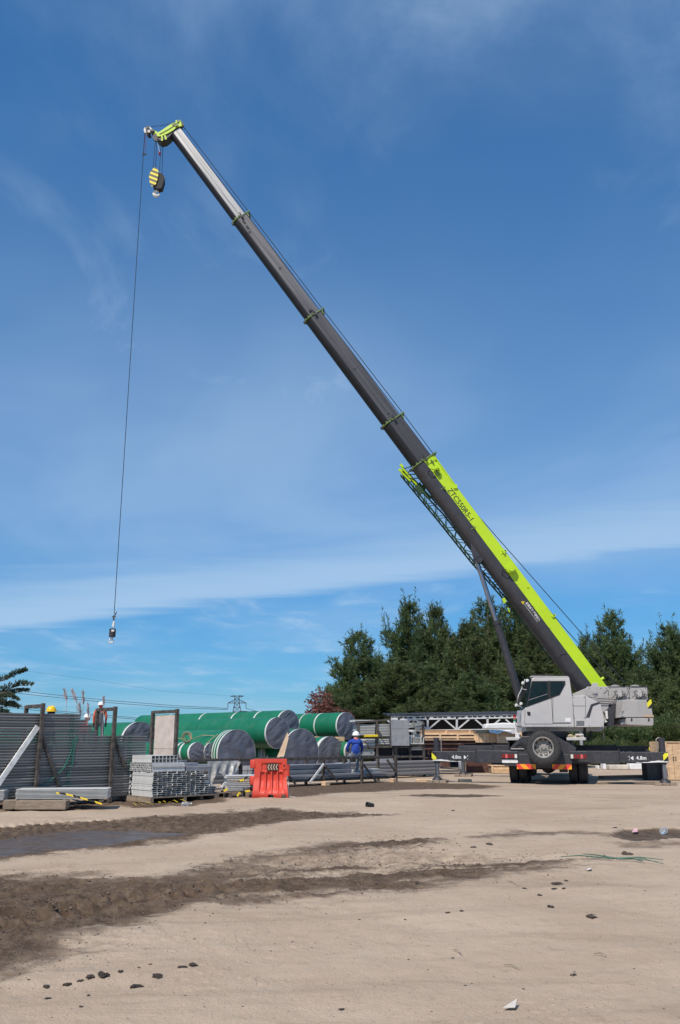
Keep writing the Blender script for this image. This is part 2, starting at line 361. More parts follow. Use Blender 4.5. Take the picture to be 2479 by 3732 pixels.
def lin(a, b, n): return [a + (b - a) * i / n for i in range(n + 1)]
angs = lin(-180, -40, 18)[:-1] + lin(-40, -26, 24)[:-1] + lin(-26, 26, 620)[:-1] + lin(26, 40, 24)[:-1] + lin(40, 180, 18)
rad = [0.0, 1.5, 3.0, 4.0]
for py in np.linspace(3790, 2812, 460):
    rad.append(gp(PW / 2, py)[1])
rr = rad[-1]
while rr < 7000: rr *= 1.13; rad.append(rr)
A_, R_ = np.meshgrid(np.radians(np.array(angs)), np.array(rad)); GX, GY = R_ * np.sin(A_), R_ * np.cos(A_)
wx = GX + (fbm(GX * 1.3, GY * 1.3, 4, 3) - 0.5) * 0.9 + (fbm(GX * 7, GY * 7, 3, 8) - 0.5) * 0.22
wy = GY + (fbm(GX * 1.3, GY * 1.3, 4, 5) - 0.5) * 0.9 + (fbm(GX * 7, GY * 7, 3, 9) - 0.5) * 0.22
near = sstep(60, 30, R_)
m_far = sstep(-0.45, 0.30, sdpoly(wx, wy, track_far)); m_pud = sstep(-0.12, 0.30, sdpoly(wx, wy, puddle))
m_near = sstep(-0.75, 0.50, sdpoly(wx, wy, track_near)); m_pr = sstep(-0.10, 0.12, sdpoly(wx, wy, pud_r))
m_st = sstep(-0.30, 0.25, sdpoly(wx, wy, streak)) * 0.6; m_s2 = sstep(-0.25, 0.25, sdpoly(wx, wy, streak2)) * 0.5
m_ed = sstep(-0.35, 0.35, sdpoly(wx, wy, edge)) * 0.85; m_sp = np.maximum(sstep(-0.2, 0.2, sdpoly(wx, wy, strip)), 0.6 * sstep(-0.2, 0.3, sdpoly(wx, wy, strip2)))
# the wheels' drive direction, roughly along the tracks, gives the ruts
ruts = fbm((GX * 0.35 - GY * 0.94) * 3.2, (GX * 0.94 + GY * 0.35) * 0.35, 4, 21)
patch = fbm(GX * 0.9 + 3, GY * 0.9, 4, 31)
lr = sstep(-0.22, 0.02, GX / np.maximum(GY, 1e-3))
str_ = fbm((GX * 0.30 - GY * 0.95) * 1.9, (GX * 0.95 + GY * 0.30) * 0.16, 4, 61)
m_near_v = m_near * ((1 - lr) * (0.92 + 0.3 * sstep(0.40, 0.62, str_)) + lr * (0.34 + 0.85 * sstep(0.44, 0.60, str_ * 0.75 + ruts * 0.25)))
mud = np.clip(np.maximum.reduce([m_far, m_near_v, m_pr, m_st, m_s2, m_ed, m_sp]), 0, 1) * near
wet = np.clip(np.maximum(m_pud * 1.0, m_pr * 0.45) + 0.10 * m_near * sstep(0.5, 0.7, patch), 0, 1) * near
rough = np.clip(m_near * (1 - 0.6 * m_pud) + m_far * (1 - m_pud) + m_ed + m_st * 0.4 + m_sp, 0, 1)
GZ = (fbm(GX * 0.25, GY * 0.25, 3, 41) - 0.5) * 0.10 * sstep(3, 10, R_) * near
GZ += (fbm(GX * 2.2, GY * 2.2, 5, 43) - 0.5) * 0.045 * near
tread = fbm((GX * 0.28 - GY * 0.96) * 2.4, (GX * 0.96 + GY * 0.28) * 0.25, 3, 71)
GZ += (tread - 0.5) * 0.05 * near
clump = sstep(0.60, 0.74, fbm((GX * 0.94 + GY * 0.35) * 3.5, (GX * 0.35 - GY * 0.94) * 8, 3, 83))
lump = np.abs(fbm(GX * 9, GY * 9, 4, 47) - 0.5) * 2
GZ += rough * near * ((str_ - 0.5) * 0.12 + (ruts - 0.5) * 0.09 + (fbm(GX * 6, GY * 6, 5, 45) - 0.5) * 0.06 + sstep(0.3, 0.7, lump) * 0.02 + clump * 0.03 - 0.02)
for (la, lb_, off_) in ((g6(-300, 218), g6(760, 158), .0), (g6(-300, 232), g6(900, 160), .0), (g6(-300, 600), g6(1000, 470), .0), (g6(-300, 680), g6(1300, 440), .0)):
    a_, b_ = gp(*la), gp(*lb_); d_ = (b_ - a_).normalized(); sx_ = (GX - a_.x) * d_.x + (GY - a_.y) * d_.y; wob = (fbm(sx_ * 0.35, sx_ * 0, 3, 91) - 0.5) * 0.5; pd_ = -(GX - a_.x) * d_.y + (GY - a_.y) * d_.x + wob
    inl = ((sx_ > 0) & (sx_ < (b_ - a_).length)) * near; GZ += inl * (np.exp(-(pd_ / 0.16) ** 2) * 0.030 * np.sign(np.sin(sx_ * 2 * math.pi / 0.19)) + np.exp(-((pd_ - 0.30) / 0.10) ** 2) * 0.035 - np.exp(-(pd_ / 0.25) ** 2) * 0.02)
spk = sstep(0.66, 0.80, fbm(GX * 14, GY * 14, 2, 51)) * near * sstep(0.42, 0.6, patch)
GZ += spk * 0.008
GZ = GZ * (1 - 0.92 * np.maximum(m_pud, m_pr)) - 0.035 * np.maximum(m_pud, m_pr)
crane_pad = sstep(12, 9, np.hypot(GX - 8.0, GY - 33.5)); GZ *= (1 - 0.8 * crane_pad)
def zground(x, y):
    i = int(np.argmin(np.abs(np.array(rad) - math.hypot(x, y)))); j = int(np.argmin(np.abs(np.array(angs) - math.degrees(math.atan2(x, y)))))
    return float(GZ[i, j])
nr, na = R_.shape
idx = np.arange(nr * na).reshape(nr, na)
faces = np.stack([idx[:-1, 1:], idx[:-1, :-1], idx[1:, :-1], idx[1:, 1:]], -1).reshape(-1, 4)
gme = bpy.data.meshes.new('ground'); gme.from_pydata(np.stack([GX, GY, GZ], -1).reshape(-1, 3).tolist(), [], faces.tolist())
for nm, arr in (('mud', mud), ('wet', wet)):
    a = gme.attributes.new(nm, 'FLOAT', 'POINT'); a.data.foreach_set('value', arr.reshape(-1).astype(np.float32))
gme.polygons.foreach_set('use_smooth', [True] * len(gme.polygons))
gm = bpy.data.materials.new('sandy_soil'); gm.use_nodes = True; t = NT(gm.node_tree); b = t.n['Principled BSDF']
c = t.new('ShaderNodeTexCoord').outputs['Object']
am = t.new('ShaderNodeAttribute', attribute_name='mud').outputs['Fac']; aw = t.new('ShaderNodeAttribute', attribute_name='wet').outputs['Fac']
nb, nf, ng = t.noise(c, 0.35, 5, 0.6), t.noise(c, 6.0, 7, 0.68), t.noise(c, 46.0, 4, 0.6)
sand = t.mix(t.ramp(nb, 0.3, 0.7), (0.405, 0.308, 0.222, 1), (0.472, 0.372, 0.276, 1))
sand = t.mix(t.math('MULTIPLY', t.ramp(nf, 0.52, 0.80), 0.40), sand, (0.235, 0.178, 0.135, 1))
sand = t.mix(t.math('MULTIPLY', t.ramp(t.noise(c, 17.0, 3, 0.5), 0.66, 0.76), 0.35), sand, (0.48, 0.42, 0.36, 1))
sand = t.mix(t.math('MULTIPLY', t.ramp(ng, 0.58, 0.75), 0.35), sand, (0.20, 0.15, 0.11, 1))
trk = t.noise(t.mapping(c, (0.35, 1.9, 1), (0, 0, -0.28)), 0.8, 6, 0.65, 0.6)                    # dust smeared along the drive direction
sand = t.mix(t.math('MULTIPLY', t.ramp(trk, 0.50, 0.72), 0.55), sand, (0.27, 0.20, 0.140, 1))
sand = t.mix(t.math('MULTIPLY', t.ramp(t.noise(c, 1.1, 6, 0.7), 0.56, 0.74), 0.45), sand, (0.49, 0.40, 0.30, 1))
mudc = t.mix(t.ramp(nf, 0.3, 0.72), (0.072, 0.048, 0.032, 1), (0.165, 0.117, 0.080, 1))
mudc = t.mix(t.math('MULTIPLY', t.ramp(t.noise(c, 2.3, 5, 0.7), 0.55, 0.75), 0.55), mudc, (0.24, 0.185, 0.145, 1))
mid = t.noise(t.mapping(c, (0.7, 1.6, 1), (0, 0, -0.3)), 2.6, 6, 0.7)
edgey = t.math('ADD', am, t.math('ADD', t.math('MULTIPLY', t.math('SUBTRACT', nf, 0.5), 1.0), t.math('MULTIPLY', t.math('SUBTRACT', mid, 0.5), 1.1)))
gc = t.mix(t.ramp(edgey, 0.10, 0.85), sand, mudc)
wv = t.ramp(t.math('ADD', aw, t.math('MULTIPLY', t.math('SUBTRACT', t.noise(t.mapping(c, (0.6, 3.0, 1)), 2.6, 6, 0.7), 0.5), 3.4)), 0.45, 1.15)
gc = t.mix(t.math('MULTIPLY', wv, 0.6), gc, (0.085, 0.068, 0.058, 1))
far_g = t.new('ShaderNodeSeparateXYZ'); t.l.new(c, far_g.inputs[0])
gc = t.mix(t.ramp(far_g.outputs[1], 48.0, 60.0), gc, t.mix(t.ramp(t.noise(c, 0.5, 4), 0.4, 0.6), (0.07, 0.085, 0.03, 1), (0.22, 0.18, 0.11, 1)))
t.l.new(gc, b.inputs['Base Color'])
t.put(b.inputs['Roughness'], t.math('SUBTRACT', 0.95, t.math('MULTIPLY', wv, 0.66)))
t.put(b.inputs['Specular IOR Level'], t.math('ADD', 0.15, t.math('MULTIPLY', wv, 0.30)))
bp = t.new('ShaderNodeBump'); bp.inputs['Distance'].default_value = 0.03
t.put(bp.inputs['Strength'], t.math('SUBTRACT', 0.75, t.math('MULTIPLY', wv, 0.68)))
t.put(bp.inputs['Height'], t.math('ADD', t.math('ADD', t.math('MULTIPLY', nf, t.math('ADD', 0.7, t.math('MULTIPLY', am, 1.6))), t.math('MULTIPLY', ng, 0.5)), t.math('MULTIPLY', mid, t.math('MULTIPLY', am, 3.0)))); t.l.new(bp.outputs[0], b.inputs['Normal'])
gme.materials.append(gm)
go = bpy.data.objects.new('ground', gme); COL.objects.link(go); tag(go, kind='structure')

# ------------------------------------------------------------------ lettering helper
def text_mb(body, right, up, origin, width=None, size=None, align='LEFT', bold=0.0):
    cu = bpy.data.curves.new('lettering', 'FONT'); cu.body = body; cu.size = 1.0; cu.align_x = align; cu.offset = bold; cu.resolution_u = 3
    o = bpy.data.objects.new('lettering', cu); COL.objects.link(o)
    dg = bpy.context.evaluated_depsgraph_get(); me = bpy.data.meshes.new_from_object(o.evaluated_get(dg))
    xs = [v.co.x for v in me.vertices] or [0, 1]
    k = size if size else width / max(1e-6, max(xs) - min(xs))
    right, up, origin = V(right).normalized(), V(up).normalized(), V(origin)
    mb = MB(); mb.add([origin + right * (v.co.x * k) + up * (v.co.y * k) for v in me.vertices], [tuple(p.vertices) for p in me.polygons])
    bpy.data.objects.remove(o); bpy.data.meshes.remove(me); bpy.data.curves.remove(cu); return mb

# ------------------------------------------------------------------ the mobile crane
C0 = V((7.85, 33.7, 0)); YAW = R(-16)
crane = thing('mobile_crane', 'grey and lime green mobile crane with long raised telescopic boom, standing on black outriggers', 'crane', C0)
CH = Matrix.Translation(C0) @ Matrix.Rotation(YAW, 4, 'Z')
def ch(x, y, z): return CH @ V((x, y, z))
CX, CYV = CH.to_3x3() @ V((1, 0, 0)), CH.to_3x3() @ V((0, 1, 0)); CZ = V((0, 0, 1))
def cbox(mb, c, size, m=0): return mb.par(ch(c[0] - size[0] / 2, c[1] - size[1] / 2, c[2] - size[2] / 2), CX * size[0], CYV * size[1], CZ * size[2], m)
# chassis
mb = MB()
cbox(mb, (0, 2.2, 1.06), (0.95, 9.6, 0.42)); cbox(mb, (0, -2.55, 1.02), (1.30, 0.20, 0.62))
cbox(mb, (0, 0.0, 1.30), (1.7, 3.6, 0.22))
for y in (-1.55, -0.25, 4.6, 6.0): mb.tube(ch(-0.8, y, 0.56), ch(0.8, y, 0.56), 0.11); mb.lathe(ch(0, y - 0.26, 0.58), CYV, [(0, 0.05), (0.05, 0.2), (0.26, 0.26), (0.47, 0.2), (0.52, 0.05)], 16)
cbox(mb, (0.55, -2.2, 0.52), (0.28, 0.3, 0.26))
chassis = mb.build('chassis', M['dark'], crane, bevel=0.015)
mb = MB(); mb.lathe(ch(0, 0, 1.40), CZ, [(0, 0.0), (0, 0.72), (0.18, 0.72), (0.18, 0.78), (0.34, 0.78), (0.34, 0.0)], 40)
mb.build('slewing_ring', M['dark'], crane, smooth=True)
for x0, x1, y0 in ((-1.36, -0.80, -2.35), (0.72, 1.36, -2.35)):
    mb = MB(); mb.par(ch(x0, y0, 1.46), CX * (x1 - x0), CYV * 5.6, CZ * 0.10); d1 = mb.build('deck_plate', M['cab'], crane, bevel=0.012)
    mb = MB(); mb.par(ch(x0 + 0.05, y0 + 0.05, 1.05), CX * 0.04, CYV * 4.5, CZ * 0.405); mb.build('deck_skirt', M['dark'], crane)
mb = MB(); q = [ch(1.02, -2.0, 1.56), ch(1.02, -2.0, 1.66), ch(1.28, -2.0, 1.66), ch(1.28, -2.0, 1.56)]
mb.path([q[0], q[1], q[2], q[3]], 0.022, 8); mb.build('grab_handle', M['cab'], crane, smooth=True)
mb = MB(); mb.path([ch(0.75 + 0.06 * i, -1.9 + 0.03 * (i % 2), 1.585 + 0.04 * math.sin(i * 1.3)) for i in range(9)], [0.02, 0.05, 0.07, 0.06, 0.08, 0.07, 0.06, 0.05, 0.02], 7)
mb.build('sacking', M['manila'], crane, smooth=True)
# rear cover with the spare wheel
yr = -2.70
mb = MB(); mb.prism([ch(-1.20, yr, 1.22), ch(-0.78, yr, 1.60), ch(0.38, yr, 1.60), ch(1.02, yr, 1.22), ch(1.02, yr, 0.95), ch(-1.20, yr, 0.95)], CYV * 0.30)
mb.build('rear_cover', M['char'], crane, bevel=0.012)
mb = MB(); mb.prism([ch(-0.96, yr - 0.02, 1.0), ch(0.92, yr - 0.02, 1.0), ch(0.82, yr - 0.02, 0.55), ch(-0.96, yr - 0.02, 0.55)], CYV * 0.05)
mb.build('rear_bumper', M['char'], crane, bevel=0.008)
for x0, mt, xl in ((-1.00, 'refl', -1.0), (0.20, 'refl2', 0.2)):
    mb = MB(); mb.par(ch(x0, yr - 0.045, 0.50), CX * 0.64, CYV * 0.02, CZ * 0.165); mb.build('reflector_board', M[mt], crane)
def wheel(c, axis, r, wd, parent, spare=False):
    """tyre with tread, dished rim with slots and studs; axis points to the outer side"""
    d, s1, u1 = frame(axis); c = V(c); h = wd / 2
    mb = MB(); pr = [(-h, r * 0.60), (-h, r * 0.70), (-h * 1.02, r * 0.84), (-h * 0.86, r * 0.96), (-h * 0.55, r), (h * 0.55, r), (h * 0.86, r * 0.96), (h * 1.02, r * 0.84), (h, r * 0.70), (h * 0.97, r * 0.60)]
    mb.lathe(c, d, pr, 40)
    for i in range(40):
        a = 2 * math.pi * i / 40; rv = s1 * math.cos(a) + u1 * math.sin(a); tv = d.cross(rv)
        for sg in (-1, 1): mb.par(c + rv * (r * 0.975) + d * (sg * h * 0.72 - h * 0.2) - tv * 0.02, rv * 0.028, tv * 0.045, d * h * 0.4)
    ty = mb.build('tyre', M['tyre'], parent, smooth=True)
    mb = MB(); mb.lathe(c, d, [(h * 0.97, r * 0.615), (h * 1.02, r * 0.60), (h * 1.0, r * 0.555), (h * 0.35, r * 0.54), (h * 0.10, r * 0.50), (-h * 0.1, r * 0.36), (0.0, r * 0.30), (h * 0.1, r * 0.20), (h * 0.1, 0.0)], 32)
    for i in range(10):
        a = 2 * math.pi * (i + 0.5) / 10; rv = s1 * math.cos(a) + u1 * math.sin(a)
        mb.tube(c + rv * r * 0.31 + d * -0.02, c + rv * r * 0.31 + d * (h * 0.38), 0.017, n=6)
    rim = mb.build('rim', M['steel'] if spare else M['dark'], ty, smooth=True)
    if spare:
        for i in range(10):
            a = 2 * math.pi * i / 10; rv = s1 * math.cos(a) + u1 * math.sin(a); tv = d.cross(rv)
            mb = MB(); mb.par(c + rv * r * 0.42 - tv * 0.045 + d * (h * 0.045), rv * 0.045, tv * 0.09, d * 0.012); mb.build('rim_slot', M['black'], ty)
        mb = MB(); mb.tube(c + d * 0.0, c + d * (h * 0.35), r * 0.17, r * 0.12, n=16)
        for sg in (-1, 1): mb.tube(c + s1 * 0.07 * sg + d * 0.02, c + s1 * 0.07 * sg + d * (h * 0.55), 0.022, n=8)
        mb.build('carrier_bolt', M['steel'], ty, smooth=True)
    return ty
sp_c = at(1981, 2724, 30.70)
wheel(sp_c, -CYV, 0.575, 0.34, crane, True)
for y in (-1.55, -0.25):
    for sx in (-1, 1):
        for off in (0.86, 1.19): wheel(ch(sx * off, y, 0.555), CX * sx, 0.555, 0.30, crane)
for y in (4.6, 6.0):
    for sx in (-1, 1): wheel(ch(sx * 1.08, y, 0.555), CX * sx, 0.555, 0.34, crane)
# tail lamps
for x0, flip in ((-1.52, 1), (0.80, -1)):
    mb = MB(); cbox(mb, (x0 + 0.29, yr - 0.02, 0.97), (0.58, 0.10, 0.25)); hb = mb.build('tail_lamp_housing', M['char'], crane, bevel=0.008)
    cols = ['red', 'coral', 'red', 'red', 'lens'] if flip > 0 else ['lens', 'red', 'red', 'coral', 'red']
    for i, cn in enumerate(cols):
        mb = MB(); cbox(mb, (x0 + 0.075 + 0.108 * i, yr - 0.078, 0.93), (0.085, 0.02, 0.13)); mb.build('tail_lamp', M[cn], hb)
mb = MB(); cbox(mb, (-1.23, yr - 0.02, 0.76), (0.54, 0.02, 0.115)); mb.build('number_plate', M['white'], crane)
mb = MB(); cbox(mb, (-1.20, yr, 0.64), (0.44, 0.06, 0.08)); mb.build('plate_bracket', M['dark'], crane)
mb = MB(); mb.tube(ch(-1.18, yr - 0.03, 1.17), ch(-0.72, yr - 0.03, 1.17), 0.022); mb.build('step_bar', M['steel'], crane, smooth=True)
mb = MB()
for k in range(3): mb.path([ch(-1.08 + 0.03 * k + 0.1 * i, yr - 0.03, 1.2 + (0.14 + 0.03 * k) * math.sin(math.pi * i / 4)) for i in range(5)], 0.016, 6)
mb.build('hose', M['black'], crane, smooth=True)
mb = MB(); mb.tube(ch(-1.02, -2.2, 1.56), ch(-1.02, -2.2, 1.95), 0.03); mb.tube(ch(-0.95, -2.2, 1.56), ch(-0.95, -2.2, 1.72), 0.05); mb.build('hydraulic_fitting', M['lens'], crane, smooth=True)
# outriggers
def outrigger(y, sx, L0, L1, zb, z1, near_face):
    yy = y + (0.10 if sx > 0 else -0.10)
    inner = MB(); inner.par(ch(sx * 0.55, yy - 0.17, zb), CX * sx * (L0 - 0.55), CYV * 0.34, CZ * (z1 - zb + 0.02))
    ob = inner.build('outrigger_box', M['beam'], crane, bevel=0.01)
    mb = MB(); mb.par(ch(sx * (L0 - 0.3), yy - 0.13, zb + 0.035), CX * sx * (L1 - L0 + 0.3), CYV * 0.26, CZ * (z1 - zb - 0.045))
    bm_ = mb.build('outrigger_beam', M['beam'], crane, bevel=0.01)
    fy = yy - 0.134
    # worn white wave along the lower edge
    mb = MB(); n = 14; top = [];
    x_a, x_b = L1 - 1.05, L1 - 0.01
    for i in range(n + 1):
        k = i / n; top.append(ch(sx * (x_a + (x_b - x_a) * k), fy, zb + 0.037 + (0.012 + 0.065 * (1 / (1 + math.exp(-(k - 0.45) * 12)))) + 0.008 * math.sin(i * 2.1)))
    bot = [ch(sx * (x_a + (x_b - x_a) * i / n), fy, zb + 0.037 + 0.022 * (1 / (1 + math.exp(-(i / n - 0.5) * 12)))) for i in range(n + 1)]
    mb.add(top + bot, [(i, i + 1, n + 2 + i, n + 1 + i) for i in range(n)]); mb.build('edge_paint', M['white'], bm_)
    if near_face or sx > 0:
      mb = MB(); mb.prism([ch(sx * (L1 - 0.16), fy - 0.012, z1 - 0.04), ch(sx * L1, fy - 0.012, z1 - 0.04), ch(sx * L1, fy - 0.012, zb + 0.1), ch(sx * (L1 - 0.16), fy - 0.012, zb + 0.1)], CYV * 0.016)
      mb.build('warning_plate', M['wyel2' if sx < 0 else 'wyel'], bm_)
    org = ch(-L1 + 0.72, fy - 0.002, zb + 0.14) if sx < 0 else ch(L1 - 1.03, fy - 0.002, zb + 0.14)
    tm = text_mb('4.8m', CX, CZ, org, width=0.33, bold=0.02)
    o2 = ch(-L1 + 1.15, fy - 0.002, zb + 0.12) if sx < 0 else ch(L1 - 1.12, fy - 0.002, zb + 0.12)
    s_ = CX * (1 if sx < 0 else -1)
    tm.build('length_lettering', M['white'], bm_)['kind'] = 'stuff'
    mb = MB(); mb.add([o2, o2 + CZ * 0.14, o2 + CZ * 0.07 + s_ * 0.10], [(0, 1, 2)]); mb.build('arrow_mark', M['white'], bm_)
    mb = MB(); mb.par(o2 + s_ * 0.125, s_ * 0.02, CZ * 0.14, CYV * 0.001); mb.build('bar_mark', M['white'], bm_)
    for xx in ((L1 - 0.62) if sx < 0 else (L1 - 0.58), L0 + 0.30):
        mb = MB(); mb.tube(ch(sx * xx, fy - 0.003, zb + 0.18), ch(sx * xx, fy + 0.02, zb + 0.18), 0.035, n=14); mb.build('pin_hole', M['black'], bm_)
    mb = MB(); mb.tube(ch(sx * L0, fy - 0.06, z1 - 0.02), ch(sx * L0, fy - 0.06, z1 + 0.1), 0.02); mb.par(ch(sx * L0 - 0.02, fy - 0.055, zb), CX * 0.04, CYV * 0.03, CZ * (z1 - zb + 0.04)); mb.build('locking_pin', M['dark'], ob)
    xj = L1 - 0.16
    mb = MB(); mb.tube(ch(sx * xj, yy, zb - 0.02), ch(sx * xj, yy, z1 + (0.46 if near_face else -.02)), 0.105, n=20); jk = mb.build('jack_housing', M['char'], crane, smooth=True)
    mb = MB(); mb.tube(ch(sx * xj, yy, 0.16), ch(sx * xj, yy, zb), 0.07, n=18); mb.build('jack_rod', M['chrome'], jk, smooth=True)
    mb = MB(); mb.lathe(ch(sx * xj, yy, 0.09), CZ, [(0, 0.0), (0, 0.19), (0.05, 0.17), (0.12, 0.09), (0.16, 0.0)], 20); mb.build('jack_foot', M['dark'], jk, smooth=True)
    if not near_face: return ch(sx * xj, yy, 0)
    mb = MB(); mb.tube(ch(sx * (xj - 0.17), yy, z1), ch(sx * (xj - 0.17), yy, z1 + 0.42), 0.018); mb.path([ch(sx * (xj - 0.17), yy, z1 + 0.40), ch(sx * (xj - 0.1), yy, z1 + 0.46), ch(sx * xj, yy, z1 + 0.44)], 0.02)
    mb.build('jack_hose', M['steel'], jk, smooth=True)
    return ch(sx * xj, yy, 0)
pads = []
for y, zb, z1, L_ in ((-2.35, 0.69, 1.09, 4.0), (3.10, 0.78, 1.24, 3.85)):
    for sx in (-1, 1): pads.append(outrigger(y, sx, 2.42, L_, zb, z1, y < 0))
# superstructure --------------------------------------------------------------
c5 = crop(1820, 2430, 659)
YN = 32.45
def p5(x, y, Y=YN): return at(*c5(x, y), Y)
DY = V((0, 1, 0))
mb = MB(); mb.prism([p5(212, 525), p5(208, 372), p5(238, 345), p5(282, 102), p5(300, 92), p5(598, 92), p5(612, 105), p5(640, 300), p5(652, 525)], DY * 0.98)
cab = mb.build('cab', M['cab'], crane, bevel=0.03)
mb = MB(); mb.prism([p5(208, 372, YN + .02), p5(238, 345, YN + .02), p5(282, 102, YN + .02), p5(262, 104, YN + .02), p5(218, 345, YN + .02), p5(196, 372, YN + .02)], DY * 0.94); mb.build('windscreen', M['glass'], cab, smooth=False)
mb = MB(); mb.prism([p5(208, 372, YN + .04), p5(196, 374, YN + .04), p5(193, 515, YN + .04), p5(212, 525, YN + .04)], DY * 0.90); mb.build('nose_panel', M['cab'], cab, bevel=0.02)
yw = YN - 0.012
mb = MB(); mb.prism([p5(232, 350, yw), p5(282, 124, yw), p5(572, 122, yw), p5(574, 150, yw), p5(524, 245, yw), p5(450, 272, yw)], DY * 0.02); mb.build('window_surround', M['black'], cab)
yw -= 0.008
mb = MB(); mb.prism([p5(246, 338, yw), p5(288, 134, yw), p5(412, 132, yw), p5(424, 270, yw)], DY * 0.02); g1 = mb.build('door_window', M['glass'], cab)
mb = MB(); mb.prism([p5(446, 258, yw), p5(446, 132, yw), p5(540, 131, yw), p5(566, 152, yw), p5(518, 238, yw)], DY * 0.02); mb.build('side_window', M['glass'], cab)
mb = MB(); mb.beam(p5(252, 290, yw - .006), p5(418, 236, yw - .006), 0.012, 0.012); mb.build('grab_rail', M['cabd'], g1)
ys = YN - 0.004
def seam(name, pts, wd, mt, Y=ys):
    mb = MB()
    for a, b2 in zip(pts[:-1], pts[1:]): mb.beam(p5(*a, Y), p5(*b2, Y), 0.006, wd, up=V((0.3, 0, 1)))
    return mb.build(name, M[mt], cab)
seam('door_seam', [(222, 356), (220, 496), (466, 496), (464, 270)], 0.012, 'dark')
seam('door_seam', [(430, 112), (432, 268), (452, 278), (466, 496)], 0.012, 'dark')
seam('sliding_track', [(466, 488), (618, 488)], 0.03, 'black')
mb = MB(); mb.prism([p5(240, 388, YN - .012), p5(270, 392, YN - .012), p5(270, 425, YN - .012), p5(246, 420, YN - .012)], DY * 0.02); mb.build('door_handle', M['black'], cab)
mb = MB(); mb.prism([p5(570, 445, YN - .006), p5(618, 445, YN - .006), p5(620, 478, YN - .006), p5(572, 478, YN - .006)], DY * 0.01); mb.build('data_plate', M['white'], cab)
mb = MB(); mb.path([p5(270, 92, YN + .05), p5(278, 84, YN + .05), p5(596, 86, YN + .05), p5(606, 100, YN + .05)], 0.018, 8); mb.build('roof_rail', M['cab'], cab, smooth=True)
mb = MB(); mb.prism([p5(275, 84, YN + .25), p5(300, 68, YN + .25), p5(470, 66, YN + .25), p5(485, 84, YN + .25)], DY * 0.5); mb.build('roof_hatch', M['black'], cab, bevel=0.02)
mb = MB()
for yy in (0.0, 0.95): mb.path([p5(255, 120, YN + yy), p5(222, 108, YN + yy), p5(190, 190, YN + yy), p5(235, 200, YN + yy)], 0.014, 6)
mb.path([p5(200, 180, YN), p5(165, 250, YN), p5(150, 330, YN), p5(195, 350, YN)], 0.014, 6); mb.build('handrail', M['hookw'], cab, smooth=True)
for a in ((250, 122), (212, 142), (196, 322), (155, 335)):
    mb = MB(); mb.lathe(p5(a[0], a[1], YN - 0.02), V((-0.8, -0.5, 0.1)), [(0, 0.0), (0, 0.05), (0.06, 0.06), (0.07, 0.05), (0.07, 0)], 14); mb.build('work_lamp', M['hookw'], cab, smooth=True)
for k, mt in enumerate(('red', 'coral', 'grn', 'lens')):
    a = p5(132, 412 + 21 * k, YN + .3); mb = MB(); mb.tube(a, a - CZ * 0.085, 0.045, n=14); mb.build('signal_light', M[mt], cab, smooth=True)
mb = MB(); mb.path([p5(140, 495, YN + .3), p5(150, 520, YN + .3), p5(195, 522, YN + .3)], 0.015, 6); mb.build('signal_bracket', M['black'], cab)
mb = MB(); mb.tube(p5(207, 85, YN + .4), p5(207, 100, YN + .4), 0.03, n=10); mb.build('antenna_lamp', M['black'], cab)
# engine side panel
YP = 32.50
mb = MB(); mb.prism([p5(656, 522, YP), p5(634, 252, YP), p5(745, 248, YP), p5(880, 318, YP), p5(912, 462, YP), p5(908, 522, YP)], DY * 0.55)
sidep = mb.build('side_panel', M['cab'], crane, bevel=0.02)
mb = MB(); mb.prism([p5(752, 440, YP - .012), p5(795, 326, YP - .012), p5(862, 304, YP - .012), p5(884, 314, YP - .012), p5(812, 342, YP - .012), p5(782, 440, YP - .012)], DY * 0.02); mb.build('vent_recess', M['char'], sidep, bevel=0.006)
mb = MB(); mb.prism([p5(656, 522, YP - .008), p5(654, 460, YP - .008), p5(908, 462, YP - .008), p5(906, 522, YP - .008)], DY * 0.01); mb.build('lower_trim', M['cab'], sidep, bevel=0.004)
for k in range(7):
    mb = MB(); mb.prism([p5(668 + 0.3 * k, 470 + 6.5 * k, YP - .012), p5(738, 470 + 6.5 * k, YP - .012), p5(738, 473.5 + 6.5 * k, YP - .012), p5(668 + 0.3 * k, 473.5 + 6.5 * k, YP - .012)], DY * .008); mb.build('grille_slat', M['dark'], sidep)
for a_, b_2 in (((746, 250), (750, 458)), ((640, 340), (748, 340))):
    mb = MB(); mb.beam(p5(*a_, YP - .003), p5(*b_2, YP - .003), .006, .010, up=V((.3, 0, 1))); mb.build('panel_seam', M['dark'], sidep)
for a_ in ((646, 262), (650, 440), (736, 262), (738, 440), (668, 512), (780, 512), (890, 512)):
    mb = MB(); mb.tube(p5(*a_, YP - .016), p5(*a_, YP + .01), .014, n=8); mb.build('panel_latch', M['dark'], sidep)
for a_ in ((230, 505), (300, 512), (400, 512), (500, 512), (600, 512), (640, 420), (634, 330)):
    mb = MB(); mb.tube(p5(*a_, YN - .008), p5(*a_, YN + .01), .010, n=8); mb.build('rivet', M['dark'], cab)
mb = MB(); mb.beam(p5(228, 518, YN - .004), p5(650, 518, YN - .004), .006, .02); mb.build('sill_line', M['cabd'], cab)
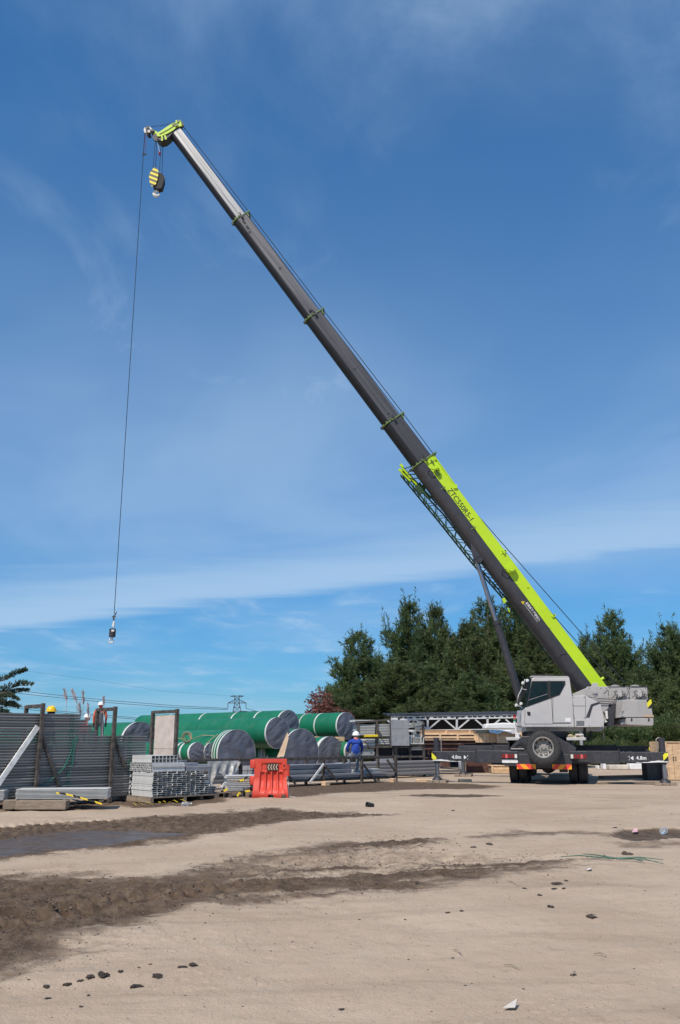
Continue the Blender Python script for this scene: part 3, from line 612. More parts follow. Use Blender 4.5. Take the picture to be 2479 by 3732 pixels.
# turntable frame and deck
YD = 32.95
mb = MB(); mb.prism([p5(628, 240, YD), p5(762, 182, YD), p5(765, 172, YD), p5(940, 170, YD), p5(944, 196, YD), p5(1282, 168, YD), p5(1290, 300, YD), p5(1010, 300, YD), p5(950, 330, YD), p5(940, 470, YD), p5(660, 500, YD)], DY * 0.12)
mb.prism([p5(628, 240, YD + 1.55), p5(762, 182, YD + 1.55), p5(1282, 168, YD + 1.55), p5(1290, 300, YD + 1.55), p5(950, 330, YD + 1.55), p5(940, 470, YD + 1.55), p5(660, 500, YD + 1.55)], DY * 0.12)
mb.prism([p5(230, 520, YD), p5(230, 560, YD), p5(880, 560, YD), p5(940, 515, YD)], DY * 1.67)
mb.prism([p5(950, 330, YD), p5(1010, 298, YD), p5(1290, 298, YD), p5(1290, 330, YD)], DY * 1.67)
turn = mb.build('turntable', M['cabd'], crane, bevel=0.012)
mb = MB(); mb.prism([p5(700, 500, YD + .13), p5(700, 300, YD + .13), p5(1280, 300, YD + .13), p5(1280, 420, YD + .13), p5(940, 470, YD + .13)], DY * 1.4); mb.build('inner_frame', M['dark'], turn)
for xx in (780, 880, 930, 960, 1110, 1130, 1270):
    mb = MB(); mb.tube(p5(xx, 186, YD - .012), p5(xx, 186, YD + .01), .016, n=8); mb.build('bolt', M['dark'], turn)
mb = MB(); mb.beam(p5(942, 176, YD - .006), p5(1284, 172, YD - .006), .02, .035); mb.build('deck_edge', M['dark'], turn)
for a_, b_2 in (((945, 200), (948, 292)), ((1125, 180), (1128, 290)), ((905, 235), (940, 200))):
    mb = MB(); mb.beam(p5(*a_, YD - .005), p5(*b_2, YD - .005), .008, .016, up=V((.3, 0, 1))); mb.build('panel_seam', M['dark'], turn)
mb = MB(); mb.lathe(p5(826, 220, YD - 0.02), -DY, [(-.02, 0.0), (-.02, 0.10), (0.03, 0.10), (0.03, 0.055), (0.06, 0.055), (0.06, 0)], 24); mb.build('pivot_cap', M['cabd'], turn, smooth=True)
mb = MB()
for k, (ya, yb2) in enumerate(((258, 262), (270, 278), (284, 292), (296, 300))): mb.path([p5(760 + 20 * k, ya - 14, YD - .05 - .02 * k), p5(860, ya, YD - .05 - .02 * k), p5(1010, yb2, YD - .05 - .02 * k), p5(1090, yb2 - 8, YD - .05)], 0.017, 6)
mb.build('hydraulic_pipes', M['cabd'], turn, smooth=True)
for xx in (1040, 1212):
    mb = MB(); mb.lathe(p5(xx - 30, 228, YD + 0.2), DY, [(0, 0.0), (0, 0.31), (0.04, 0.31), (0.04, 0.24), (0.9, 0.24), (0.9, 0.31), (0.94, 0.31), (0.94, 0.0)], 28); wn = mb.build('winch_drum', M['cabd'], crane, smooth=True)
    mb = MB(); mb.tube(p5(xx, 238, YD - .02), p5(xx, 238, YD - .22), 0.15, 0.11, n=16); mb.tube(p5(xx - 26, 210, YD - .02), p5(xx - 26, 210, YD - .16), 0.07, n=12)
    for k in range(7): a = p5(xx - 44 + 16 * k, 200 + 14 * (k % 3), YD - .18); mb.path([a, a + V((0.05, -0.04, 0.03)), a + V((0.12, 0.02, -0.05 - .05 * (k % 2))), a + V((0.1, 0.12, -0.2))], 0.014, 5)
    mb.box(p5(xx + 34, 236, YD - .06), (0.16, 0.12, 0.14)); mb.build('winch_motor', M['cabd'], wn, smooth=True)
    mb = MB()
    for k in range(5): a = p5(xx - 46 + 22 * k, 215 + 9 * ((k * 2) % 5), YD - .21); mb.path([a, a + V((0.03, -0.05, -0.06)), a + V((0.0, -0.02, -0.16)), a + V((-0.05, 0.1, -0.22))], 0.012, 5)
    mb.build('winch_hose', M['black'], wn, smooth=True)
# counterweight
YC = 32.35
mb = MB(); mb.prism([p5(1072, 286, YC), p5(1312, 286, YC), p5(1336, 440, YC), p5(1072, 440, YC)], DY * 2.6)
mb.prism([p5(1018, 292, YC + 0.45), p5(1072, 287, YC + .004), p5(1072, 439, YC + .004), p5(1012, 447, YC + 0.45)], DY * 1.6)
cw = mb.build('counterweight', M['cabd'], crane, bevel=0.02)
mb = MB(); mb.prism([p5(1100, 446, YC - .01), p5(1340, 446, YC - .01), p5(1340, 508, YC - .01), p5(1318, 514, YC - .01), p5(1108, 505, YC - .01)], DY * 2.62); mb.prism([p5(1060, 452, YC + .30), p5(1100, 447, YC), p5(1108, 505, YC), p5(1060, 508, YC + .30)], DY * 1.8)
cw2 = mb.build('counterweight_slab', M['cabd'], crane, bevel=0.03)
for xx in (1148, 1297): mb = MB(); mb.prism([p5(xx - 7, 448, YC - .016), p5(xx + 7, 448, YC - .016), p5(xx + 7, 474, YC - .016), p5(xx - 7, 474, YC - .016)], DY * .012); mb.build('lifting_slot', M['dark'], cw2)
mb = MB(); mb.path([p5(1075, 378, YC - .02), p5(1056, 380, YC - .05), p5(1050, 400, YC - .05), p5(1058, 426, YC - .05), p5(1080, 428, YC - .02)], 0.018, 8); mb.path([p5(1022, 428, YC + .1), p5(1058, 434, YC - .03), p5(1085, 432, YC - .01)], 0.014, 6); mb.build('handle', M['cab'], cw, smooth=True)
mb = MB(); mb.prism([p5(1278, 284, YC - .012), p5(1318, 284, YC - .012), p5(1330, 356, YC - .012), p5(1288, 360, YC - .012)], DY * .016); mb.build('warning_plate', M['wyel'], cw)
mb = MB(); mb.prism([p5(1250, 416, YC - .008), p5(1338, 418, YC - .008), p5(1340, 438, YC - .008), p5(1250, 432, YC - .008)], DY * .01); mb.build('maker_label', M['card'], cw)
mb = MB(); mb.prism([p5(918, 385, YD - .2), p5(938, 380, YD - .2), p5(944, 450, YD - .2), p5(930, 452, YD - .2)], DY * .12); mb.prism([p5(915, 460, YD - .2), p5(940, 476, YD - .2), p5(912, 486, YD - .2)], DY * .12); mb.build('step_plate', M['hookw'], turn)
mb = MB(); mb.prism([p5(945, 470, YD - .1), p5(905, 395, YD - .1), p5(1000, 320, YD - .1), p5(1012, 320, YD - .1), p5(990, 515, YD - .1), p5(925, 515, YD - .1)], DY * 1.2); mb.build('tail_frame', M['char'], turn)
mb = MB(); mb.path([p5(740, 530, YD), p5(742, 600, YD), p5(770, 640, YD), p5(800, 560, YD)], 0.05, 8); mb.build('rotary_hose', M['black'], turn, smooth=True)
mb = MB(); mb.tube(p5(900, 525, YD + .6), p5(903, 640, YD + .6), 0.03); mb.build('support_strut', M['steel'], turn)

# boom --------------------------------------------------------------------------
YB = 33.85
BA, BB = at(2178, 2546, YB), at(637, 483, YB)
bd = (BB - BA).normalized(); bu = V((bd.z, 0, -bd.x)); bw = V((0, -1, 0))
def bt(px, py): return (at(px, py, YB) - BA).dot(bd)
def bq(t, u, w_): return BA + bd * t + bu * u + bw * w_
def bpx(px, py, wv=0.0):
    """point on the boom's side plane wv metres toward the viewer, under a photo pixel"""
    return at(px, py, YB - wv)
def xsec(H, W, nb=9):
    pts = [(H * .46, W / 2), (H * .5, W / 2 - H * .04), (H * .5, -W / 2 + H * .04), (H * .46, -W / 2)]
    lo = -H * .17
    low = [(lo - (H * .33) * math.sin(math.pi * i / nb) ** 0.85, -W / 2 * math.cos(math.pi * i / nb)) for i in range(nb + 1)]
    return pts + [(H * .04, -W / 2)] + low + [(H * .04, W / 2)]
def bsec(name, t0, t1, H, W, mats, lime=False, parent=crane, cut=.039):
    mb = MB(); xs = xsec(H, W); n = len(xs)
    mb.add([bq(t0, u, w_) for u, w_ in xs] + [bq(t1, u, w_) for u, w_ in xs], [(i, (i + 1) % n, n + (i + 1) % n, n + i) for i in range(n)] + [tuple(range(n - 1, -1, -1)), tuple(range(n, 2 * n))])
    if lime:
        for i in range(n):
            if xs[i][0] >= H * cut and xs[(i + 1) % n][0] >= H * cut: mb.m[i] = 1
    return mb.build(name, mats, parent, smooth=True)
tb, t3, t2, t1, th = bt(1541, 1688), bt(1430, 1539), bt(1145, 1157), bt(878, 801), bt(640, 487)
SEC = [(0.0, tb, 0.98, 0.74), (tb - 1, t3, 0.86, 0.64), (t3 - 1, t2, 0.77, 0.57), (t2 - 1, t1, 0.68, 0.50), (t1 - 1, th, 0.59, 0.43)]
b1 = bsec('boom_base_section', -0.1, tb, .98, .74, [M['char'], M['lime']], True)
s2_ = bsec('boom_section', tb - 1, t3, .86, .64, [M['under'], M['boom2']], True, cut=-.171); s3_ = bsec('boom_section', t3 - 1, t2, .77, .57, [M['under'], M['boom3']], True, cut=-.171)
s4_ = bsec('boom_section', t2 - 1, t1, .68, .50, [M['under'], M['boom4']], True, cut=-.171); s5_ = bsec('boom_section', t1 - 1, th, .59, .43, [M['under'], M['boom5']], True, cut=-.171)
# stiffening creases and lube holes on the telescoping sections
for (o, t0, t1_, H, W, mt) in ((s2_, tb, t3, .86, .64, 'boom3'), (s3_, t3, t2, .77, .57, 'boom2'), (s4_, t2, t1, .68, .50, 'boom3'), (s5_, t1, th, .59, .43, 'boom4')):
    mb = MB(); mb.par(bq(t0 + .05, H * .06, W / 2 - .004), bd * (t1_ - t0 - .1), bu * 0.018, bw * 0.010); mb.build('weld_seam', M[mt], o)
for o, W, lst in ((s3_, .57, ((1293, 1342), (1415, 1505), (1130, 1130))), (s4_, .50, ((1020, 977), (910, 845), (1135, 1130)))):
    for px, py in lst:
        p = bpx(px, py, W / 2 - .005); mb = MB(); mb.tube(p, p + bw * 0.02, 0.062, n=16); mb.build('lube_hole_rim', M['boom4'], o, smooth=True)
        mb = MB(); mb.tube(p, p + bw * 0.026, 0.042, n=14); mb.build('lube_hole', M['black'], o)
for px, py in ((896, 826), (884, 806)):
    p = bpx(px, py, .24); mb = MB(); mb.par(p, bd * -0.16, bu * 0.07, bw * .03); mb.build('lug', M['black'], s4_)
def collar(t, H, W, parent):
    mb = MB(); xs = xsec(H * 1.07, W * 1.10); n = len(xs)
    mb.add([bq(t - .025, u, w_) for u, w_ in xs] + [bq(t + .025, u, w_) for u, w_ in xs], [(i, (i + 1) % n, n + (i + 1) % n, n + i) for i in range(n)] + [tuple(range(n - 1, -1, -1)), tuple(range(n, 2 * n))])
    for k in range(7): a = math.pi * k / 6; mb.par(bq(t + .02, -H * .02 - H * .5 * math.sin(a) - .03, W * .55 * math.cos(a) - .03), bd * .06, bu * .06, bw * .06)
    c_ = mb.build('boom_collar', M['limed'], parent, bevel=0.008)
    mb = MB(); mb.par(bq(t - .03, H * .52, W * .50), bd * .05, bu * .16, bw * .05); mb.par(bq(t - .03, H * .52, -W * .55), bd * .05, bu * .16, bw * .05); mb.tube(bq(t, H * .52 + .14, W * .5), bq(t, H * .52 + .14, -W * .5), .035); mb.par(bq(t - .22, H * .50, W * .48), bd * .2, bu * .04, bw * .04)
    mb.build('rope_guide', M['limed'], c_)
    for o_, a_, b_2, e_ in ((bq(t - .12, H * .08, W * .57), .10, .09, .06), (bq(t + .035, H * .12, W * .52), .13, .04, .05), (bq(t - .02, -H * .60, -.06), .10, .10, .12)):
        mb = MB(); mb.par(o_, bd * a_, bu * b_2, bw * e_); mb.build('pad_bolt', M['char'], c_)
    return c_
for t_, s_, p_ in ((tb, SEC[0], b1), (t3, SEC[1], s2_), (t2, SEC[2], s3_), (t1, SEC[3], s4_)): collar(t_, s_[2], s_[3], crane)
# fittings on the base section
c1, c2 = crop(1400, 1600, 500), crop(1650, 1950, 600)
W2 = .37
def reel(px, py, r, k):
    p = bpx(px, py, W2); mb = MB(); mb.lathe(p, bw, [(0, 0), (0, r * 1.05), (.04, r * 1.05), (.04, r * .72), (.16, r * .72), (.16, r), (.20, r), (.20, r * .66), (.25, r * .66), (.25, 0)], 28)
    o = mb.build('cable_reel', M['lime'], b1, smooth=True)
    mb = MB(); mb.path([p + bu * -.12 + bw * .1, p + bu * -.26 + bd * .18 + bw * .05, p + bu * -.40 + bd * .05 + bw * .02, p + bu * -.36 - bd * .2, p + bu * -.2 - bd * .22 + bw * .04], .014, 6); mb.build('reel_cable', M['black'], o, smooth=True)
reel(*c2(552, 325), .19, 0); reel(*c1(600, 342), .10, 1)
mb = MB(); p = bpx(*c1(610, 380), W2); mb.par(p - bd * .15, bd * .26, bu * -.10, bw * .10); mb.build('reel_bracket', M['limed'], b1)
mb = MB(); mb.tube(bpx(*c1(588, 225), W2) + bu * .02, bpx(*c1(812, 535), W2) + bu * .02, .028); mb.tube(bpx(*c1(575, 205), W2), bpx(*c1(590, 240), W2), .06); mb.box(bpx(*c1(815, 545), W2), (.14, .12, .16)); mb.build('boom_top_rail', M['lime'], b1, smooth=True)
for a, nm in (((1358, 1298), 'rope_roller'), ((675, 562), 'hose_clip'), ((1020, 1018), 'hose_clip'), ((545, 265), 'lug')):
    mb = MB(); p = bpx(*c1(*a), W2); mb.par(p - bd * .09, bd * .18, bu * .05, bw * .07); mb.tube(p - bu * .10, p + bu * .10, .022); mb.build(nm, M['lime'] if nm == 'rope_roller' else M['limed'], b1)
for a in ((480, 165), (945, 778)): mb = MB(); p = bpx(*c2(*a), W2); mb.par(p - bd * .05, bd * .08, bu * .16, bw * .05); mb.tube(p + bu * .1 + bw * .05, p + bu * .1 - bw * .74, .03); mb.build('rope_roller', M['lime'], b1)
for a, mt, r in (((718, 505), 'black', .024), ((616, 472), 'limed', .016), ((772, 680), 'limed', .016), ((928, 890), 'limed', .02)):
    mb = MB(); p = bpx(*c2(*a), W2); mb.tube(p - bw * .01, p + bw * .012, r, n=12); mb.build('bolt', M[mt], b1)
mb = MB(); mb.path([bpx(*c2(1010, 1160), W2 + .01), bpx(*c2(1030, 1138), W2 + .01), bpx(*c2(1085, 1130), W2 + .01)], .014, 6); mb.build('hose', M['black'], b1)
mb = MB(); mb.par(bq(-.1, .98 * .04, W2 - .003), bd * (tb + .1), bu * .03, bw * .014); mb.build('side_strip', M['lime'], b1)
mb = MB(); mb.prism([p5(795, 172, YB - W2 - .02), p5(812, 140, YB - W2 - .02), p5(848, 140, YB - W2 - .02), p5(862, 172, YB - W2 - .02)], DY * .06); mb.build('pivot_lug', M['cab'], b1)
mb = MB(); mb.tube(p5(868, 118, YB - .3), p5(906, 96, YB - .3), .05, n=12); mb.build('limit_switch', M['lime'], b1, smooth=True)
# lettering on the boom
tp = bpx(*c1(712, 590), W2 + .004) + bu * .03
text_mb('ZTC550R5-1', -bd, bu, tp, width=1.55, bold=0.012).build('model_lettering', M['black'], b1)
p0 = bpx(1913, 2199, W2 + .006)
text_mb('起重臂下 严禁站人', -bd, bu, p0 + bu * .035, width=0.86, bold=0.012).build('warning_lettering', M['white'], b1)
text_mb('STANDING UNDER BOOM STRICTLY PROHIBITED', -bd, bu, p0 - bu * .045 + bd * .02, width=0.86, bold=0.01).build('warning_lettering', M['white'], b1)
q0 = bpx(1903, 2190, W2 + .006); mb = MB(); mb.add([q0 - bd * .0 - bu * .05, q0 - bd * .13 - bu * .05, q0 - bd * .065 + bu * .08], [(0, 1, 2)]); wt = mb.build('warning_triangle', M['yellow'], b1)
mb = MB(); mb.par(q0 - bd * .058 - bu * .03 + bw * .002, -bd * .014, bu * .07, bw * .001); mb.build('exclamation_mark', M['black'], wt)
# lift cylinder
LA, LM, LB = at(1740, 2051, YB), at(1809, 2262, YB), at(1912, 2600, YB)
mb = MB(); mb.tube(LA, LM + (LB - LM) * .1, .092, n=20); mb.build('lift_cylinder_rod', M['chrome'], crane, smooth=True)
mb = MB(); ld = (LB - LM).normalized(); mb.lathe(LM, ld, [(0, 0), (0, .155), (.16, .155), (.16, .135), ((LB - LM).length, .150), ((LB - LM).length, 0)], 24); mb.tube(LM + V((.07, -.15, .0)), LM + V((.07, -.15, 0)) + ld * .1, .03); mb.build('lift_cylinder_barrel', M['char'], crane, smooth=True)
for sgn in (.26, -.30):
    mb = MB(); mb.prism([bpx(*c1(968, 1045), sgn), bpx(*c1(1042, 1150), sgn), bpx(*c1(1135, 1300), sgn), bpx(*c1(1140, 1375), sgn), bpx(*c1(1105, 1412), sgn), bpx(*c1(1030, 1405), sgn), bpx(*c1(1000, 1280), sgn), bpx(*c1(985, 1165), sgn)], DY * .05); mb.build('cylinder_bracket', M['char'], crane)
mb = MB(); mb.tube(bpx(*c1(1066, 1402), .30), bpx(*c1(1066, 1402), -.34), .06, n=14); mb.par(bpx(*c1(1035, 1380), .28), bpx(*c1(1140, 1300), .28) - bpx(*c1(1035, 1380), .28), bd * .03, DY * .5); mb.build('cylinder_pin', M['char'], crane)
# stowed lattice jib on the far side, under the boom
j_pts = [(at(*c1(200, 378), YB + .25), at(*c1(372, 366), YB + .25)), (at(*c2(205, 232), YB + .35), at(*c2(330, 200), YB + .35)), (at(*c2(990, 1215), YB + .45), at(*c2(1040, 1190), YB + .45))]
lo_line = [at(*c1(195, 380), YB + .2), at(*c1(640, 920), YB + .25), at(*c2(190, 240), YB + .3), at(*c2(560, 660), YB + .35), at(*c2(990, 1215), YB + .4)]
up_line = [at(*c1(212, 325), YB + .2), at(*c1(690, 830), YB + .25), at(*c2(290, 250), YB + .3), at(*c2(640, 650), YB + .35), at(*c2(1020, 1200), YB + .4)]
def along(line, s):
    k = s * (len(line) - 1); i = min(int(k), len(line) - 2); return line[i].lerp(line[i + 1], k - i)
M['jib'] = mat('jib_green_paint', (0.020, 0.060, 0.014), 0.5, var=0.2, scale=4)  # green darkened to carry the boom's shade in the colour
jib = None
for line in (lo_line, up_line):
    for off in (0, .42):
        mb = MB(); mb.path([p + DY * off for p in line], .034, 8)
        o = mb.build('fly_jib' if jib is None else 'jib_chord', M['jib'], crane if jib is None else jib, smooth=True)
        jib = jib or o
mb = MB(); n = 30
for i in range(n):
    s0, s1 = i / n, (i + 1) / n
    for off in (0, .42):
        a, b2 = (along(lo_line, s0), along(up_line, s1)) if i % 2 else (along(up_line, s0), along(lo_line, s1))
        mb.tube(a + DY * off, b2 + DY * off, .016, n=5)
    mb.tube(along(lo_line, s0), along(lo_line, s1) + DY * .42, .016, n=5); mb.tube(along(up_line, s0), along(up_line, s0) + DY * .42, .014, n=5)
mb.build('jib_lacing', M['jib'], jib)
for k, a in enumerate(((205, 328), (195, 380))):
    mb = MB(); p = at(*c1(*a), YB + .2); mb.tube(p, at(*c1(378, 530) if k == 0 else c1(300, 480), YB + .2), .045, n=8)
    for sg in (-.04, .04): mb.par(p + DY * sg, (p - at(*c1(378, 530), YB + .2)).normalized() * .16, bu * .09, DY * .025)
    mb.build('jib_tip_fork', M['lime'], jib)
for a, b2 in (((235, 335), (370, 300)), ((265, 385), (400, 300)), ((250, 405), (420, 402)), ((270, 448), (430, 448))):
    mb = MB(); mb.tube(at(*c1(*a), YB + .2), at(*c1(*b2), YB), .022); mb.build('jib_hanger', M['jib'], jib)
mb = MB(); p = at(*c1(415, 560), YB + .2)
mb.prism([at(*c1(x, y), YB + .15) for x, y in ((350, 560), (372, 520), (410, 490), (430, 520), (480, 545), (470, 590), (520, 640), (560, 660), (520, 690), (440, 610), (420, 640))], DY * .05); mb.build('jib_plate', M['jib'], jib)
mb = MB(); mb.prism([at(*c2(x, y), YB - .05) for x, y in ((470, 605), (495, 595), (515, 635), (488, 650))], DY * .12); mb.build('jib_lug', M['lime'], jib); mb = MB(); mb.prism([at(*c2(x, y), YB - .05) for x, y in ((520, 690), (530, 690), (548, 730), (538, 735))], DY * .05); mb.build('jib_lug', M['lime'], jib)
# boom head
c6 = crop(480, 400, 460)
def p6(x, y, wv): return at(*c6(x, y), YB - wv)
for wv in (.27, -.23):
    mb = MB(); mb.prism([p6(x, y, wv) for x, y in ((612, 132), (626, 200), (560, 212), (520, 250), (450, 292), (350, 330), (318, 326), (308, 300), (330, 280), (384, 248), (430, 215), (510, 164), (560, 150))], DY * .04)
    hd = mb.build('boom_head_plate', M['lime'], crane)
mb = MB(); mb.prism([p6(x, y, .23) for x, y in ((612, 150), (620, 205), (560, 230), (470, 330), (420, 370), (360, 385), (310, 350), (340, 300), (450, 230))], DY * .46); hd2 = mb.build('boom_head_core', M['dark'], crane)
mb = MB(); mb.beam(p6(345, 302, .285), p6(460, 240, .285), .012, .035); mb.beam(p6(460, 240, .285), p6(560, 175, .285), .012, .03)
for a in ((515, 200), (575, 165), (545, 215)): p = p6(*a, .275); mb.par(p, bd * .10, bu * .16, bw * .03)
mb.build('head_rib', M['limed'], hd2)
for a, b2 in (((375, 320), (380, 385)), ((410, 315), (430, 368)), ((555, 130), (560, 165)), ((600, 140), (612, 200))):
    mb = MB(); mb.beam(p6(*a, .285), p6(*b2, .285), .02, .07); mb.build('head_bracket', M['lime'], hd2)
for k, (a, r) in enumerate((((318, 345), .20), ((385, 352), .20), ((605, 190), .17))):
    for wv in (.15, .0, -.15):
        mb = MB(); mb.lathe(p6(*a, wv), bw, [(-.04, 0), (-.04, r), (-.015, r * .88), (.015, r * .88), (.04, r), (.04, 0)], 22); mb.build('head_sheave', M['dark'], hd2, smooth=True)
mb = MB()
for wv in (.12, -.10): mb.beam(p6(318, 300, wv), p6(200, 232, wv), .03, .16)
tipa = mb.build('tip_sheave_arm', M['lime'], crane)
mb = MB(); mb.lathe(p6(200, 248, .16), -bw, [(0, 0), (0, .18), (.04, .16), (.10, .16), (.14, .18), (.14, 0)], 26); mb.build('tip_sheave', M['hookw'], tipa, smooth=True)
mb = MB(); mb.prism([p6(x, y, .20) for x, y in ((170, 215), (215, 195), (222, 225), (190, 235), (200, 275), (228, 280), (205, 292), (178, 275))], DY * .36); mb.box(p6(275, 300, .0), (.12, .3, .14)); mb.box(p6(255, 262, .15), (.2, .08, .10)); mb.build('sheave_guard', M['dark'], tipa)
mb = MB(); mb.tube(p6(180, 278, .05), p6(176, 300, .05), .04); mb.build('rope_guide', M['dark'], tipa)
# ropes
def cable(name, pts, r, mt='rope', n=5, parent=crane): mb = MB(); mb.path(pts, r, n); return mb.build(name, M[mt], parent, smooth=True)
cable('hoist_rope', [p6(630, 195, 0), at(905, 770, YB), at(1175, 1125, YB), at(1474, 1513, YB), at(1580, 1655, YB), at(1689, 1818, YB), at(1763, 1903, YB), at(2280, 2490, YB)], .017)
cable('hoist_rope', [p6(622, 250, -.1), at(897, 778, YB + .1), at(1167, 1132, YB + .1), at(1466, 1522, YB + .1), at(1578, 1670, YB + .1), at(1880, 2074, YB + .1), at(2017, 2243, YB + .1), at(2240, 2492, YB + .1)], .017)
cable('hoist_rope', [p6(236, 215, 0), p6(430, 185, 0), p6(560, 150, 0), p6(630, 195, 0)], .012)
xw = p6(164, 300, 0).x
top_h = p6(166, 245, 0)
ball_c = at(409, 2308, YB)
cable('hoist_rope', [top_h, V((ball_c.x + .03, YB, ball_c.z + .75))], .0145)
cable('limit_switch_chain', [p6(168, 290, -.1), p6(152, 520, -.1)], .008, 'red'); cable('limit_switch_chain', [p6(180, 290, .1), p6(170, 520, .1)], .008, 'red')
mb = MB(); p = p6(157, 552, 0); mb.path([p + V((.085 * math.cos(a), .03 * math.sin(a), .06 * math.sin(a))) for a in [2 * math.pi * i / 16 for i in range(17)]], .022, 8); mb.build('limit_weight', M['dark'], crane, smooth=True)
cable('limit_switch_chain', [p6(300, 330, .1), p6(350, 530, .1)], .009, 'hookw'); mb = MB(); p = p6(350, 545, .1); mb.tube(p + CZ * .06, p - CZ * .07, .05, n=12); mb.build('limit_weight', M['red'], crane, smooth=True)
HB = p6(300, 850, 0)
for a, b2, wv in (((296, 380), (268, 715), .12), ((312, 380), (300, 715), .0), ((368, 395), (346, 760), -.05), ((390, 395), (378, 800), -.15)): cable('hoist_rope', [p6(*a, wv), p6(*b2, wv)], .013)

# hook block (hangs on the crane, a thing of its own)
hk = thing('hook_block', 'black and yellow striped hook block with pale hook hanging below the boom tip', 'hook block', HB)
for yy, nm in ((-.20, 'cheek_plate'), (.16, 'cheek_plate')):
    mb = MB(); mb.prism([p6(x, y, -yy) for x, y in (((285, 708), (322, 730), (336, 780), (322, 860), (300, 925), (250, 955), (226, 905), (216, 840), (224, 790), (250, 750)) if yy < 0 else ((322, 760), (372, 790), (408, 830), (412, 870), (392, 960), (370, 1010), (330, 990), (290, 960), (310, 860)))], DY * .035)
    mb.build(nm, M['hyel'] if yy < 0 else M['char'], hk)
mb = MB(); mb.prism([p6(x, y, .15) for x, y in ((330, 770), (395, 810), (402, 870), (372, 970), (330, 980), (285, 965), (262, 945), (305, 900))], DY * .30); mb.build('block_frame', M['black'], hk)
for wv in (.09, 0, -.09):
    mb = MB(); mb.lathe(p6(335, 860, wv), bw, [(-.035, 0), (-.035, .27), (0, .23), (.035, .27), (.035, 0)], 26); mb.build('block_sheave', M['dark'], hk, smooth=True)
mb = MB()
hc = p6(312, 1042, 0)
arc = [(hc + V((.12 * math.cos(a), 0, .12 * math.sin(a)))) for a in np.linspace(R(75), R(75 + 290), 18)]
mb.tube(p6(320, 950, 0), p6(322, 1000, 0), .05, n=12)
mb.path([p6(322, 985, 0)] + arc, [.05, .05] + list(np.linspace(.06, .080, 9)) + list(np.linspace(.078, .03, 8)), 10); mb.build('hook', M['hookw'], hk, smooth=True)

# single-line hook weight at the end of the long rope
bl = thing('hook_weight', 'dark cylindrical hook weight with small hook hanging on the long single rope', 'hook weight', ball_c)
def pb(x, y, wv=0.0): return at(350 + x * 150 / 1568, 2180 + y * 150 / 1568, YB - wv)
mb = MB(); ax = (pb(615, 1490) - pb(640, 1165)).normalized(); mb.lathe(pb(640, 1160), ax, [(0, 0), (.0, .10), (.015, .125), (.315, .125), (.33, .10), (.33, 0)], 24); mb.build('weight', M['dark'], bl, smooth=True)
mb = MB(); mb.prism([pb(x, y, .128) for x, y in ((590, 1195), (715, 1205), (690, 1225), (690, 1270), (585, 1270))], DY * .012); mb.build('plate', M['lens'], bl)
mb = MB(); h2 = pb(590, 1620); mb.path([pb(625, 1490), pb(618, 1540)] + [h2 + V((.075 * math.cos(a), 0, .075 * math.sin(a))) for a in np.linspace(R(100), R(360 + 25), 15)], [.04, .035] + [.034] * 9 + list(np.linspace(.032, .016, 6)), 9); mb.build('hook', M['hookw'], bl, smooth=True)
mb = MB(); mb.tube(pb(625, 1540), pb(640, 1600), .012); mb.build('safety_latch', M['dark'], bl)
mb = MB(); mb.prism([pb(x, y, .04) for x, y in ((660, 850), (640, 930), (600, 1060), (640, 1090), (680, 1140), (700, 980), (715, 900))], DY * .08); mb.build('rope_socket', M['hookw'], bl, bevel=.01)
mb = MB(); mb.path([pb(672, 660), pb(672, 790), pb(668, 860)], .024, 8); mb.path([pb(680, 720), pb(715, 650), pb(770, 540), pb(790, 505), pb(775, 560), pb(730, 650)], .016, 6); mb.tube(pb(610, 712), pb(765, 700), .022); mb.tube(pb(655, 775), pb(735, 782), .022); mb.build('rope_clamp', M['rope'], bl, smooth=True)

# ------------------------------------------------------------------ the yard: everything stands on a grid turned 43 degrees
AY = R(43); E1 = V((math.cos(AY), math.sin(AY), 0)); E2 = V((-math.sin(AY), math.cos(AY), 0)); UZ = V((0, 0, 1))
def hit(px, P0, D, py=2750):
    """distance s along the line P0+s*D at which it crosses photo column px"""
    p = at(px, py, 20.0); k = p.x / p.y
    return (k * P0.y - P0.x) / (D.x - k * D.y)
# outrigger timber pads
for i, (p, lb) in enumerate(zip(pads, ('near left', 'near right', 'far left', 'far right'))):
    t_ = thing('timber_pad', ['short timber pad under the left rear outrigger jack', 'short timber pad under the right rear outrigger jack beside the wooden crate',
               'timber pad under the left front outrigger jack', 'timber pad under the right front outrigger jack'][i], 'timber pad', (p.x, p.y, 0), YAW, 'pads under the outrigger jacks')
    for k in range(3): mb = MB(); mb.box((-.24 + .24 * k, 0, .045), (.225, .62, .08 + .006 * k)); mb.build('plank', M['woodg'], t_, world=False, bevel=.006)

